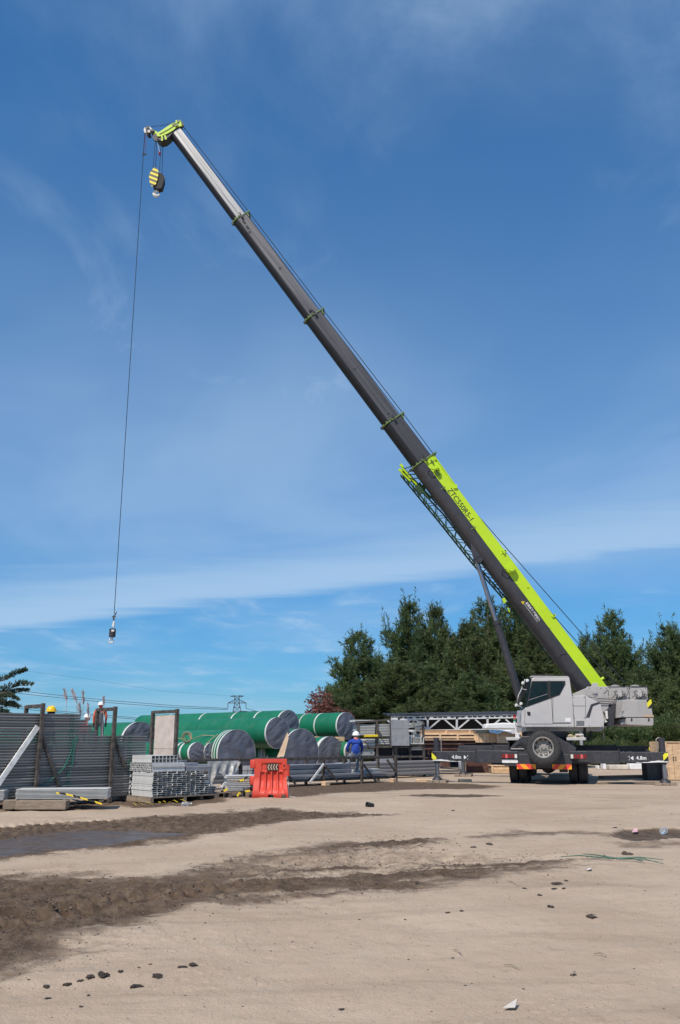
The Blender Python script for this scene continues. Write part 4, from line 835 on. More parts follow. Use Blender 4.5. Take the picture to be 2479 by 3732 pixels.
# ---- channel-section meshes, shared by all alike pieces (length 1 along +Y, cross section w x h in X,Z)
def channel_mesh(name, w_, h_, th, mt, kind='C'):
    mb = MB()
    if kind == 'C':            # open towards +X
        mb.par((0, 0, 0), V((th, 0, 0)), V((0, 1, 0)), V((0, 0, h_))); mb.par((th, 0, 0), V((w_ - th, 0, 0)), V((0, 1, 0)), V((0, 0, th))); mb.par((th, 0, h_ - th), V((w_ - th, 0, 0)), V((0, 1, 0)), V((0, 0, th)))
    elif kind == 'U':          # lying on its back, open upwards, with lips
        mb.par((0, 0, 0), V((w_, 0, 0)), V((0, 1, 0)), V((0, 0, th))); mb.par((0, 0, th), V((th, 0, 0)), V((0, 1, 0)), V((0, 0, h_ - th))); mb.par((w_ - th, 0, th), V((th, 0, 0)), V((0, 1, 0)), V((0, 0, h_ - th)))
    elif kind == 'O':          # square tube
        mb.par((0, 0, 0), V((w_, 0, 0)), V((0, 1, 0)), V((0, 0, th))); mb.par((0, 0, h_ - th), V((w_, 0, 0)), V((0, 1, 0)), V((0, 0, th)))
        mb.par((0, 0, th), V((th, 0, 0)), V((0, 1, 0)), V((0, 0, h_ - 2 * th))); mb.par((w_ - th, 0, th), V((th, 0, 0)), V((0, 1, 0)), V((0, 0, h_ - 2 * th)))
    elif kind == 'P':          # purlin seen from its long side: web plus proud lip
        mb.par((0, 0, 0), V((w_, 0, 0)), V((0, 1, 0)), V((0, 0, h_ * .50))); mb.par((-.045, 0, h_ * .50), V((w_ + .045, 0, 0)), V((0, 1, 0)), V((0, 0, h_ * .38)))
    return mb.mesh(name, mt)
def bundle(name, label, cat, corner, ang, nc, nr, pw, ph, L, me, zb=0.0, jit=.01, ragged=None, group=None, piece='channel', skip=None):
    """corner at the near end; pieces run along local +Y, columns along local +X"""
    t_ = thing(name, label, cat, (corner.x, corner.y, 0), ang, group)
    for c_ in range(nc):
        rows = nr if ragged is None else ragged[c_]
        for r_ in range(rows):
            inst(me, piece, t_, (c_ * pw + random.uniform(-jit, jit) * .3, random.uniform(-jit, jit) * 1.5, zb + r_ * ph), (0, 0, 0), (1, L * (1 + random.uniform(-.004, .004)), 1))
    return t_
def pallet(label, corner, ang, w_, d_, h_=.13, group='pallets under the steel', zg=0.0):
    t_ = thing('pallet', label, 'pallet', (corner.x, corner.y, zg), ang, group)
    n = max(3, int(d_ / .2))
    for i in range(n): mb = MB(); mb.par((0, i * d_ / n, h_ - .025), V((w_, 0, 0)), V((0, d_ / n - .03, 0)), V((0, 0, .022))); mb.build('deck_board', M['woodg'], t_, world=False)
    for k in range(3):
        x0 = k * (w_ - .09) / 2; mb = MB(); mb.par((x0, .002, 0), V((.09, 0, 0)), V((0, d_ - .03, 0)), V((0, 0, h_ - .026))); mb.build('bearer', M['woodg'], t_, world=False)
    return t_

# ---- tall stack of long purlins on the left
P0 = at(0, 2750, 20.9); P0.z = 0
ROWS, PITCHZ, Z0 = 31, .0645, .12
stk = thing('purlin_stack', 'tall stack of long dark grey steel purlins stepping down to the right, strapped in green', 'steel stack', P0)
pme = channel_mesh('purlin', .15, PITCHZ, .01, M['purlin'], 'P')
s_long, s_up = hit(530, P0, E1), [hit(x, P0, E1) for x in (348, 330, 310, 285)]
nlow = 23
for r_ in range(ROWS):
    send = s_long if r_ < nlow else s_up[min(3, (r_ - nlow) // 2)]
    for c_ in range(3):
        s0 = -4.2 + random.uniform(-.02, .02); e = send + random.uniform(-.015, .015) - (.05 * c_)
        base = E1 * s0 + E2 * (.165 * c_ + random.uniform(-.014, .014)) + UZ * (Z0 + PITCHZ * r_)
        # local X of the piece = inward (E2), local Y = along E1
        o = bpy.data.objects.new('purlin', pme); COL.objects.link(o); o.parent = stk
        o.matrix_local = Matrix(((E2.x, E1.x * (e - s0), 0, base.x), (E2.y, E1.y * (e - s0), 0, base.y), (0, 0, 1, base.z), (0, 0, 0, 1)))
for px, zt in ((249, Z0 + PITCHZ * ROWS), (258, Z0 + PITCHZ * (ROWS - 1)), (465, Z0 + PITCHZ * nlow), (472, Z0 + PITCHZ * nlow)):
    s = hit(px, P0, E1); mb = MB(); q = P0 + E1 * s - E2 * .030; zb_ = .08 if px < 400 else .7
    mb.par(q + UZ * zb_, E1 * .022, -E2 * .006, UZ * (zt - zb_ + .006)); mb.par(q + UZ * (zt + .002), E1 * .022, E2 * .55, UZ * .006); mb.build('strap', M['strap'], stk)
mb = MB(); s = hit(262, P0, E1); q = P0 + E1 * s - E2 * .06
mb.path([q + UZ * 1.55, q + UZ * 1.2 - E1 * .05, q + UZ * .85 - E1 * .2, q + UZ * .6 - E1 * .45, q + UZ * .45 - E1 * .75], .012, 5); mb.path([q + UZ * 1.6 + E1 * .08, q + UZ * 1.3 + E1 * .02, q + UZ * .9], .014, 5)
mb.build('loose_strap', M['strap'], stk)
for k, s in enumerate((-3.2, -1.2, .8, 2.6)): mb = MB(); mb.par(P0 + E1 * s - E2 * .02 + UZ * 0, E1 * .12, E2 * .6, UZ * .118); mb.build('timber_bearer', M['woodg'], stk)

# ---- stanchion frames straddling the stacks
def stanchion(label, front_px, top_py, off, depth, braces, hz=None, w_=.085):
    s = hit(front_px, P0, E1); fp = P0 + E1 * s - E2 * off; ztop = at(front_px, top_py, fp.y).z
    t_ = thing('stanchion_frame', label, 'steel frame', fp, 0, 'weathered stanchion frames round the stacked steel')
    mb = MB(); mb.par(fp - E1 * w_ / 2, E1 * w_, -E2 * w_, UZ * ztop); mb.build('post', M['rusty'], t_, bevel=.005)
    bp_ = fp + E2 * depth
    mb = MB(); mb.par(bp_ - E1 * w_ / 2, E1 * w_, E2 * w_, UZ * (ztop - .03)); mb.build('post', M['rusty'], t_, bevel=.005)
    mb = MB(); mb.par(fp - E1 * w_ / 2 + UZ * (ztop - w_ - .02), E1 * w_, E2 * depth, UZ * w_); mb.build('top_bar', M['rusty'], t_, bevel=.005)
    for (pa, pb_, wd, mt) in braces:
        a = fp + E1 * (hit(pa[0], fp, E1)) - E2 * .02; a.z = at(*pa, a.y).z
        b2 = fp + E1 * (hit(pb_[0], fp, E1)) - E2 * .02; b2.z = max(.03, at(*pb_, b2.y).z)
        mb = MB(); mb.beam(a, b2, .05, wd, up=UZ); mb.build('brace', M[mt], t_, bevel=.004)
    return t_, fp, ztop
stanchion('leftmost weathered stanchion frame with a white painted brace, beside the yellow helmet', 135, 2563, .07, .85, [((128, 2648), (-6, 2872), .12, 'postw'), ((140, 2668), (234, 2890), .06, 'rusty')])
stanchion('weathered stanchion frame in front of the worker in orange', 402, 2575, .07, .85, [((408, 2676), (456, 2795), .055, 'rusty')])
f3, f3p, f3z = stanchion('weathered stanchion frame holding an upright pale board', 636, 2584, 0.0, 1.15, [])
bd_ = thing('board', 'pale upright plywood board inside the weathered stanchion frame', 'board', f3p)
mb = MB(); mb.par(f3p + E2 * .06 - E1 * .012 + UZ * .5, E1 * .024, E2 * .98, UZ * (f3z - .66)); mb.build('plywood_sheet', M['ply'], bd_, bevel=.003)
mb = MB(); mb.par(f3p + E2 * .06 - E1 * .016 + UZ * (.5 + (f3z - .66) * .46), E1 * .003, E2 * .98, UZ * .008); mb.build('sheet_joint', M['woodg'], bd_)

# ---- flat bundles in front of the tall stack
smooth_ang = R(8)
fb_me = channel_mesh('sheet_strip', .30, .026, .006, M['galvw'], 'P')
def flat_bundle(label, px0, px1, py, Yb, nrow, zb, ang=smooth_ang):
    q = gp(px0, py); a = at(px0, py, Yb); e = V((math.cos(ang), math.sin(ang), 0)); a.z = 0
    L = hit(px1, a, e); t_ = thing('flat_steel_bundle', label, 'steel bundle', a, 0, 'flat bundles lying before the purlin stack')
    n2 = V((-e.y, e.x, 0))
    for r_ in range(nrow):
        for c_ in range(2):
            o = bpy.data.objects.new('strip', fb_me); COL.objects.link(o); o.parent = t_; q = n2 * (.32 * c_ + random.uniform(-.004, .004)) + UZ * (zb + .028 * r_) + e * random.uniform(-.01, .01)
            o.matrix_local = Matrix(((n2.x, e.x * L, 0, q.x), (n2.y, e.y * L, 0, q.y), (0, 0, 1, q.z), (0, 0, 0, 1)))
    return t_, a, e, L
_, fa, fe, fl = flat_bundle('long flat bundle of pale steel strips with a tape across it, before the purlin stack', 57, 402, 2920, 20.55, 8, .20)
flat_bundle('pale flat steel bundle cut off by the left picture edge', -260, 30, 2920, 20.45, 8, .17)
tb_ = thing('timber_bearer', 'long grey timber beam under the flat bundle of strips', 'timber', gp(14, 2952))
for k, (x0, x1, dz) in enumerate(((12, 62, .0), (64, 246, .01))):
    a = at(x0, 2950, 20.42); b2 = at(x1, 2950, 20.50); a.z = b2.z = .0; mb = MB(); mb.beam(a + UZ * .10 , b2 + UZ * (.10 - dz), .40, .185); mb.build('beam', M['woodg'], tb_, bevel=.012)
tp_ = thing('barrier_tape', 'loose black and yellow tape hanging over the flat steel bundle', 'tape', fa + UZ * .3)
mb = MB(); pts = [at(205, 2890, 20.5), at(236, 2893, 20.45), at(280, 2904, 20.42), at(318, 2914, 20.40), at(345, 2922, 20.38), at(372, 2930, 20.36)]
for a, b2 in zip(pts[:-1], pts[1:]): mb.beam(a, b2, .006, .036)
mb.build('tape', M['tape'], tp_)

# ---- the big cross-stacked bundle of channels on a pallet
q0 = gp(553, 2926); q0.z = 0
ch_me = channel_mesh('c_channel', .128, .047, .005, M['galvw'], 'C')
col_rows = [12, 12, 12, 12, 12, 12, 12, 12, 12, 12, 12, 10, 5]
big = bundle('channel_bundle', 'big bundle of stacked pale steel channels showing open honeycomb ends, on a pallet', 'steel bundle', q0, AY, 13, 12, .140, .0492, 1.0, ch_me, .135, .022, col_rows)
big2 = bundle('channel_bundle', 'lower bundle of pale channels right behind the honeycomb bundle, beside the dark purlins', 'steel bundle', q0 + E2 * 1.05 - E1 * .02, AY, 4, 11, .140, .0492, 1.0, ch_me, .135, .03)
pallet('long low pallet under the honeycomb channel bundle', q0 - E1 * .06 - E2 * .04, AY, 2.0, 2.1)
ztop1 = .135 + 12 * .0492 + .006
sm_me = channel_mesh('small_channel', .090, .050, .007, M['galvw'], 'O')
upb = thing('channel_bundle', 'cross-laid tier of small square channels on top of the honeycomb bundle', 'steel bundle', q0 + UZ * ztop1, AY)
for r_ in range(4):
    for c_ in range(21):
        o = bpy.data.objects.new('channel', sm_me); COL.objects.link(o); o.parent = upb
        # pieces run along local +X, columns along local +Y
        Lx = .95; o.matrix_local = Matrix(((0, Lx, 0, -.02 + random.uniform(-.012, .012)), (1, 0, 0, .02 + .096 * c_ + (.03 if r_ % 2 else 0)), (0, 0, 1, r_ * .0525), (0, 0, 0, 1)))
zt2 = ztop1 + 4 * .0525 + .006
tube_me = channel_mesh('square_tube', .105, .082, .006, M['galvw'], 'O')
tpb = thing('square_tube_bundle', 'small bundle of open square tubes on top of the channel tier', 'steel bundle', q0 + UZ * zt2, AY)
for r_ in range(2):
    for c_ in range(7):
        o = bpy.data.objects.new('tube', tube_me); COL.objects.link(o); o.parent = tpb; o.matrix_local = Matrix.Translation((.0 + .108 * c_, .10, r_ * .084)) @ Matrix.Diagonal((1, .95, 1, 1))
sidec = thing('steel_bundle', 'stepped pair of short grey profiles beside the upright board', 'steel bundle', q0 + E1 * .98 + UZ * ztop1, AY)
for k, (x0, y0, z0_, l_, h_) in enumerate(((.0, .05, .0, .78, .11), (.0, .25, .11, .50, .08), (.02, .6, .19, .36, .05), (-.3, .8, .215, .4, .06))):
    mb = MB(); mb.par((x0, y0, z0_), V((l_, 0, 0)), V((0, .3, 0)), V((0, 0, h_ - .008))); mb.par((x0 - .0, y0 - .015, z0_ + h_ * .7), V((l_, 0, 0)), V((0, .014, 0)), V((0, 0, h_ * .2))); mb.build('profile', M['galv'], sidec, world=False)
# smaller bundles to the right of it
q1 = gp(738, 2914); q1.z = 0
bundle('channel_bundle', 'small bundle of three columns of pale channels right of the big honeycomb bundle', 'steel bundle', q1 + E2 * .05, AY, 4, 6, .140, .0492, .75, ch_me, .16, .03, [4, 5, 5, 3])
pallet('tilted looking pallet under the small channel bundle', q1 - E1 * .1 - E2 * .05, AY, 1.0, .95, .155)
q2 = gp(826, 2908); q2.z = 0
bar_me = channel_mesh('flat_bar', .62, .042, .008, M['galvw'], 'P')
fbp = thing('bar_bundle', 'stack of pale flat bars wound with yellow tape beside the red barrier', 'steel bundle', q2, R(12))
for r_ in range(9):
    if r_ in (5,): continue
    o = bpy.data.objects.new('bar', bar_me); COL.objects.link(o); o.parent = fbp
    dx = 0 if r_ < 5 else -.02; L = .62 if r_ < 5 else .95
    o.matrix_local = Matrix(((0, L, 0, dx + random.uniform(-.02, .02)), (1, 0, 0, 0), (0, 0, 1, .172 + r_ * .0445), (0, 0, 0, 1)))
bundle('channel_bundle', 'dark ended channel bundle tucked between the flat bars and the red barrier', 'steel bundle', q2 + V((.62, .22, 0)), R(12), 3, 8, .140, .0492, .7, ch_me, .172, .03)
pallet('short pallet with a plank face under the flat bars beside the barrier', q2 + V((-.05, -.04, 0)), R(12), 1.2, .7, .165)
mb = MB(); p_ = q2 + UZ * .1; yt = thing('barrier_tape', 'twisted yellow tape round the flat bars beside the red barrier', 'tape', q2)
for pts in ([(805, 2886), (818, 2882), (830, 2874)], [(862, 2906), (872, 2890), (890, 2884), (912, 2882)], [(872, 2846), (886, 2842), (903, 2830)]):
    for a, b2 in zip(pts[:-1], pts[1:]): mb.beam(at(*a, q2.y - .1), at(*b2, q2.y - .1), .01, .05)
mb.build('tape', M['tape'], yt)
for k, px in enumerate((494, 522, 560, 592, 632, 664)):
    a = gp(px, 2936 - 3 * k); s_ = thing('tape_scrap', ['leftmost', 'second from the left', 'third from the left', 'fourth from the left', 'fifth from the left', 'rightmost'][k] + ' of six yellow tape scraps on the dirt before the channel bundle', 'tape', a, random.uniform(-.3, .3), 'yellow tape scraps on the dirt')
    zg = max(0, zground(a.x, a.y)); mb = MB(); mb.grid(lambda u, v: V(((u - .5) * (.16 + .08 * (k % 3)), (v - .5) * .06, zg + .03 + .025 * math.sin(u * 7 + k))), 6, 1); mb.build('scrap', M['yellow'], s_, world=False)

# ---- red plastic barrier
rb = gp(984, 2908); rb.z = 0; BA_ = R(6)
bar = thing('plastic_barrier', 'red plastic water-filled barrier with black and yellow chevron plate', 'barrier', rb, BA_)
BL, BH = .86, 1.0
def bdepth(x, z):
    b0 = .085 + .155 * (1 - sstep(.10, .55, np.float64(z))) - .02 * (1 - sstep(.0, .09, np.float64(z)))
    fx = x / BL; r_ = 0.0
    if .16 < fx < .90 and .10 < z < .90:
        rib = abs(((fx - .16) / .74 * 4) % 1 - .5) * 2           # 0 mid bay, 1 at ribs
        r_ = .075 * float(1 - sstep(.55, .80, np.float64(rib))) * float(sstep(.10, .30, np.float64(z))) * (1 if z < .66 else 0)
        if z >= .66 and .22 < fx < .86: r_ = .028 * float(sstep(.66, .70, np.float64(z))) * float(1 - sstep(.86, .90, np.float64(z)))
    if fx > .90 and .50 < z < .72: r_ = .02
    return max(.03, float(b0) - r_)
def notch(fx): return .10 if (.44 < fx < .60 or .80 < fx < .94) else .0
mb = MB(); nx, nz = 60, 46
for sg in (-1, 1):
    def fn(u, v, sg=sg):
        x = u * BL; z0_ = notch(u); z = z0_ + (BH - z0_) * v; taper = 1.0 if z > .6 else 1.0
        xx = x + (.05 * (1 - z / .5) * (u - .5) * 2 if z < .5 else 0)
        return V((xx - BL / 2, sg * bdepth(x, z), z))
    mb.grid(fn, nx, nz)
n1_ = (nx + 1) * (nz + 1)
for i in range(nx): mb.f.append((nz * (nx + 1) + i, nz * (nx + 1) + i + 1, n1_ + nz * (nx + 1) + i + 1, n1_ + nz * (nx + 1) + i)); mb.m.append(0); mb.f.append((i, i + 1, n1_ + i + 1, n1_ + i)); mb.m.append(0)
for j in range(nz):
    for e in (0, nx): a, b2 = j * (nx + 1) + e, (j + 1) * (nx + 1) + e; mb.f.append((a, b2, n1_ + b2, n1_ + a)); mb.m.append(0)
mb.build('barrier_body', M['plast'], bar, smooth=True, world=False)
for z0_, z1_ in ((.76, .98), (.34, .56)):
    mb = MB(); mb.lathe((-BL / 2 - .015, 0, z0_), UZ, [(0, 0), (0, .09), (.02, .10), (z1_ - z0_ - .02, .10), (z1_ - z0_, .09), (z1_ - z0_, 0)], 20); mb.build('coupling_lug', M['plast'], bar, smooth=True, world=False)
mb = MB(); mb.lathe((BL / 2 + .02, 0, .55), UZ, [(0, 0), (0, .07), (.30, .07), (.30, 0)], 16); mb.build('coupling_lug', M['plast'], bar, smooth=True, world=False)
mb = MB(); mb.par((-.10, -.098, .70), V((.30, 0, 0)), V((0, .012, 0)), V((0, 0, .18))); pl_ = mb.build('chevron_plate', M['black'], bar, world=False)
mb = MB()
for k in range(4):
    x0 = -.085 + .072 * k; mb.add([V((x0 + .035, -.100, .715)), V((x0 + .065, -.100, .715)), V((x0 + .03, -.100, .79)), V((x0, -.100, .79)), V((x0 + .065, -.100, .865)), V((x0 + .035, -.100, .865))], [(0, 1, 2, 3), (3, 2, 4, 5)])
mb.build('chevron', M['card'], pl_, world=False)
mb = MB(); mb.par((.345, -.09, .80), V((.035, 0, 0)), V((0, .01, 0)), V((0, 0, .05))); mb.build('drain_hole', M['black'], bar, world=False)
mb = MB()
for k in range(3): mb.path([V((BL / 2 + .03 + .012 * k, -.05, .42)), V((BL / 2 + .05, -.10, .25)), V((BL / 2 + .02 + .03 * k, -.14, .05)), V((BL / 2 + .12 * k, -.2, .02))], .007, 4)
mb.build('frayed_string', M['tape_w'], bar, world=False)

# ---- low stillage rails running from the barrier to the crane
RE = V((2.0, 32.9, 0))
def rs(px): return hit(px, RE, E1, 2800)
sl, sr = rs(640), rs(1440)
stg = thing('steel_rail_stand', 'long low dark rail stand with propped posts, behind the red barrier', 'rail stand', RE + E1 * rs(1170))
for z_, nm, s0, s1 in ((.83, 'top_rail', sl, sr), (.14, 'bottom_rail', rs(1040), sr)):
    for yy in (0, .9):
        mb = MB(); mb.par(RE + E1 * s0 + E2 * yy + UZ * z_, E1 * (s1 - s0), E2 * .07, UZ * .08); mb.build(nm, M['rusty'], stg, bevel=.006)
for px in (870, 1172, 1312, 1436):
    for yy in (0, .9):
        s = rs(px); mb = MB(); mb.par(RE + E1 * s - E2 * .09 + E2 * yy, E1 * .09, E2 * .085, UZ * (.83 if px != 1436 else .93)); mb.build('post', M['rusty'], stg, bevel=.006)
for a, b2, mt in (((1172, 2784), (1122, 2852), 'postw'), ((1176, 2790), (1222, 2848), 'rusty'), ((1316, 2786), (1362, 2856), 'char'), ((1402, 2768), (1432, 2810), 'rusty'), ((858, 2800), (800, 2872), 'postw'), ((1040, 2822), (1070, 2858), 'rusty')):
    pa = RE + E1 * rs(a[0]) - E2 * .12; pa.z = at(*a, pa.y).z; pb_ = RE + E1 * rs(b2[0]) - E2 * .12; pb_.z = max(.05, at(*b2, pb_.y).z)
    mb = MB(); mb.beam(pa, pb_, .03, .07); mb.build('brace', M[mt], stg)
for px, w_ in ((1173, .22), (1417, .16)):
    s = rs(px); t_ = thing('timber_block', 'small timber block under the %s of the rail stand' % ('propped post' if px < 1300 else 'right end'), 'timber', RE + E1 * s - E2 * .2, AY); mb = MB(); mb.box((0, 0, .07), (w_, .2, .14)); mb.build('block', M['wood'], t_, world=False, bevel=.01)
lp_me = channel_mesh('long_profile', .28, .15, .02, M['galv'], 'P'); lp2_me = channel_mesh('long_profile_pale', .28, .085, .02, M['galvw'], 'P')
def long_stack(label, px0, px1, rows, zb, back=.12, me=lp_me, pitch=.152, cols=2, taper=0.0, name='profile_stack'):
    a = RE + E1 * rs(px0) + E2 * back; t_ = thing(name, label, 'steel stack', a, 0); L0 = rs(px1) - rs(px0)
    for r_ in range(rows):
        for c_ in range(cols):
            L = L0 - taper * r_ + random.uniform(-.05, .05); q = E2 * .30 * c_ + UZ * (zb + pitch * r_)
            o = bpy.data.objects.new('profile', me); COL.objects.link(o); o.parent = t_
            o.matrix_local = Matrix(((E2.x, E1.x * L, 0, q.x), (E2.y, E1.y * L, 0, q.y), (0, 0, 1, q.z), (0, 0, 0, 1)))
    return t_
long_stack('stack of long grey steel profiles inside the rail stand, between barrier and seated worker', 930, 1298, 3, .24, taper=.12)
long_stack('lower row of bluish long profiles at the foot of the rail stand', 1050, 1410, 1, .225, back=-.0, cols=1)
long_stack('two thin pale profiles beside the seated worker in the rail stand', 1316, 1412, 2, .30, back=.42, me=lp2_me, pitch=.087, cols=1)
long_stack('low stack of long grey profiles behind the left outrigger jack', 1400, 1742, 4, .10, back=2.0, pitch=.135, cols=2)
long_stack('dark grey profiles lying under the sagging plastic sheet', 690, 870, 4, .16, back=.5, taper=.1)
for k, (px, w_) in enumerate(((1545, .5), (1600, .6), (1700, .45))):
    a = gp(px, 2852); t_ = thing('timber_block', ['flat timber block left of the left jack', 'flat timber block just beneath the grey profiles', 'flat timber block under the right end of the grey profiles'][k], 'timber', (a.x, a.y + .35, 0), .2); mb = MB(); mb.box((0, 0, .05), (w_, .25, .10)); mb.build('block', M['wood'], t_, world=False, bevel=.01)
# sagging plastic sheet over the rail
sh = thing('plastic_sheet', 'torn grey plastic sheet sagging from the rail above the small bundles', 'sheet', RE + E1 * rs(800) + UZ * .8)
sa, sb = rs(752), rs(868)
def shf(u, v):
    s = sa + (sb - sa) * u; sag = math.sin(math.pi * min(1, u * 1.05)) ** .7
    left = max(0, 1 - u * 4.5) * .75
    p = RE + E1 * s - E2 * (.05 + .05 * math.sin(u * 23 + v * 4) * v + .10 * v); p.z = .86 - v * (.12 + .30 * sag + left + .06 * math.sin(u * 31)); return p
mb = MB(); mb.grid(shf, 44, 12); o_ = mb.build('sheet', M['sheet'], sh, smooth=True)

# ---- green pipes with tarpaulin end covers
def pipe(label, px, py, Y, dia, L, az=None, bands=(), cap='tarp', sag=0, wid=.045):
    """px, py: centre of the near end cover; the pipe runs back and to the left"""
    a = at(px, py, Y); ax = E2 if az is None else V((-math.sin(az), math.cos(az), 0)); r_ = dia / 2
    t_ = thing('green_pipe', label, 'pipe', (a.x, a.y, a.z - r_), 0, 'green pipes with covered ends')
    d, s1, u1 = frame(ax); k0 = random.uniform(0, 9)
    mb = MB(); mb.lathe(a + ax * .02, ax, [(0, r_ * .98), (0, r_), (L, r_), (L, r_ * .97), (.06, r_ * .97)], 48); mb.build('shell', M['pipe'], t_, smooth=True)
    mb = MB(); n, m_ = 56, 16
    def cf(u, v):
        an = 2 * math.pi * u; rr_ = r_ * (1.012 - v * 1.012)
        X_, Y_ = (1 - v) * math.cos(an), (1 - v) * math.sin(an); q_ = X_ * math.cos(k0) + Y_ * math.sin(k0)
        wr = (.009 * math.sin(11 * q_ + 1.7 * math.sin(3 * Y_ + k0)) + .006 * math.sin(19 * (X_ * .6 - Y_ * .8) + 2 * math.sin(4 * q_)) + .012 * sag * math.sin(9 * (X_ * .5 + Y_ * .85) + 1.5 * math.sin(5 * X_ + k0))) * math.sin(math.pi * min(1, v * 1.5 + .06)) ** .5 if v < .62 else (.009 * math.sin(11 * q_ + 1.7 * math.sin(3 * Y_ + k0)) + .012 * sag * math.sin(9 * (X_ * .5 + Y_ * .85)))
        return a - ax * (.02 + .05 * math.sin(v * math.pi / 2) + wr * 1.2) + (s1 * math.cos(an) + u1 * math.sin(an)) * rr_
    mb.grid(cf, n, m_); cp = mb.build('end_cover', M[cap], t_, smooth=True)
    mb = MB(); mb.lathe(a - ax * .02, ax, [(-.002, r_ * 1.005), (-.002, r_ * 1.018), (.05, r_ * 1.012), (.05 + wid, r_ * 1.006), (.05 + wid, r_ * .99)], 48); mb.build('edge_tape', M['tape_w'], cp, smooth=True)
    for (s, wd) in bands:
        mb = MB(); mb.lathe(a + ax * s, ax, [(0, r_), (0, r_ + .006), (wd, r_ + .006), (wd, r_)], 48); mb.build('tape_band', M['tape_w'], t_, smooth=True)
    return t_, a, ax, r_
pA, aA, xA, rA = pipe('long green pipe with flat grey end cover, in the middle of the pile', 1012, 2671, 35.3, 1.20, 8.0)
pB, aB, xB, rB = pipe('topmost long green pipe with white tape bands, behind the middle pipe', 1050, 2640, 38.6, 1.20, 12, bands=((1.7, .09), (3.4, .10), (6.0, .09), (9.0, .09)))
pipe('short green pipe with shiny grey end cover, right of the pile', 1262, 2645, 40.5, 1.18, 7, bands=((1.5, .08), (2.6, .05)))
pipe('large low pipe with wrinkled dark grey cover and manila ropes, left of centre', 862, 2746, 33.6, 1.72, 4.7, bands=((.18, .05), (.32, .05)), sag=1.2)
pipe('large low pipe under a plain grey cover, right of the red barrier', 1097, 2742, 36.0, 1.82, 9, sag=.4, wid=.06)
pipe('large low pipe with grey cover beside the seated worker', 1204, 2752, 38.2, 1.52, 9, wid=.14, sag=.3)
pipe('small green pipe with domed grey cover and three white bands', 718, 2743, 33.0, .72, 6, bands=((.55, .10), (.85, .10)), wid=.06)
pipe('small pipe with domed grey cover between its twin and the big wrinkled cover', 772, 2742, 33.4, .70, 5, wid=.04)
pipe('green pipe with crumpled dark cover behind the low end of the purlin stack', 508, 2704, 41.5, 1.80, 14, sag=1.6, wid=.12)
pipe('green pipe half hidden behind the upright board', 588, 2706, 44.8, 1.70, 12, sag=.6)
pipe('thin pipe under a pale draped sheet, between the middle pipe and the big cover', 960, 2742, 37.5, 1.10, 6, wid=.12)
pipe('small covered pipe at the knees of the seated worker', 1282, 2738, 38.6, .80, 5)
pipe('small dark covered pipe low beside the upright board', 640, 2778, 33.2, .62, 4)
# tie ropes, cardboard, drape
tr = thing('tie_rope', 'coiled manila rope lying over the big wrinkled pipe', 'rope', at(690, 2690, 33.9))
mb = MB(); p = at(682, 2694, 33.2)
for k in range(4): mb.path([p + V((.12 * math.cos(a) * (1 + .2 * k), -.02 * k, .17 * math.sin(a) + .03 * k)) for a in [2 * math.pi * i / 14 for i in range(15)]], .014, 5)
mb.path([at(645, 2690, 33.4), at(668, 2692, 33.3), at(690, 2698, 33.3), at(715, 2688, 33.8), at(740, 2680, 34.0), at(800, 2682, 33.6)], .015, 5)
mb.path([at(795, 2676, 33.5), at(775, 2690, 33.5), at(755, 2708, 33.2), at(748, 2718, 33.1)], .015, 5); mb.build('rope', M['manila'], tr, smooth=True)
cbd = thing('cardboard_sheet', 'bent tan cardboard sheet leaning between two pipe covers', 'cardboard', at(1030, 2760, 34.8))
mb = MB(); mb.add([at(1048, 2668, 34.9), at(1052, 2690, 34.8), at(1036, 2755, 34.6), at(1008, 2762, 34.6), at(1018, 2740, 34.7), at(1034, 2700, 34.8), at(1046, 2715, 34.7)], [(0, 5, 1), (1, 5, 6), (5, 4, 6), (6, 4, 2), (4, 3, 2)]); so_ = mb.build('sheet', M['card'], cbd); sm_ = so_.modifiers.new('thickness', 'SOLIDIFY'); sm_.thickness = .012
dr = thing('draped_sheet', 'pale translucent sheet hanging over a pipe beside the red barrier', 'sheet', at(970, 2760, 36.2))
mb = MB(); mb.grid(lambda u, v: at(944 + 68 * u - 4 * v, 2710 + (60 - 12 * u) * v, 36.4 - .25 * math.sin(v * 1.6) + .06 * math.sin(u * 34)), 40, 8); mb.build('sheet', M['galvw'], dr, smooth=True)
dk = thing('tarp_strip', 'brown rag of tarp draped over the topmost pipe', 'tarp', at(990, 2620, 37.9))
def dkf(u, v):
    s = .3 + 3.2 * u; an = R(25 + 28 * v + 45 * (u - .5) ** 2 * 2); p = aB + xB * s
    return p + (V((E1.x, E1.y, 0)) * math.cos(an + .6 * u) + UZ * math.sin(an + .6 * u)) * (rB + .02 + .012 * math.sin(u * 30))
mb = MB(); mb.grid(dkf, 30, 3); mb.build('rag', M['rusty'], dk, smooth=True)
ck = thing('timber_chock', 'timber chock wedged below the short right pipe', 'timber', at(1225, 2690, 38.9)); mb = MB(); mb.beam(at(1140, 2686, 38.6), at(1230, 2692, 38.9), .3, .06); mb.box(at(1238, 2694, 39), (.35, .3, .2), .4); mb.build('chock', M['wood'], ck, bevel=.01)

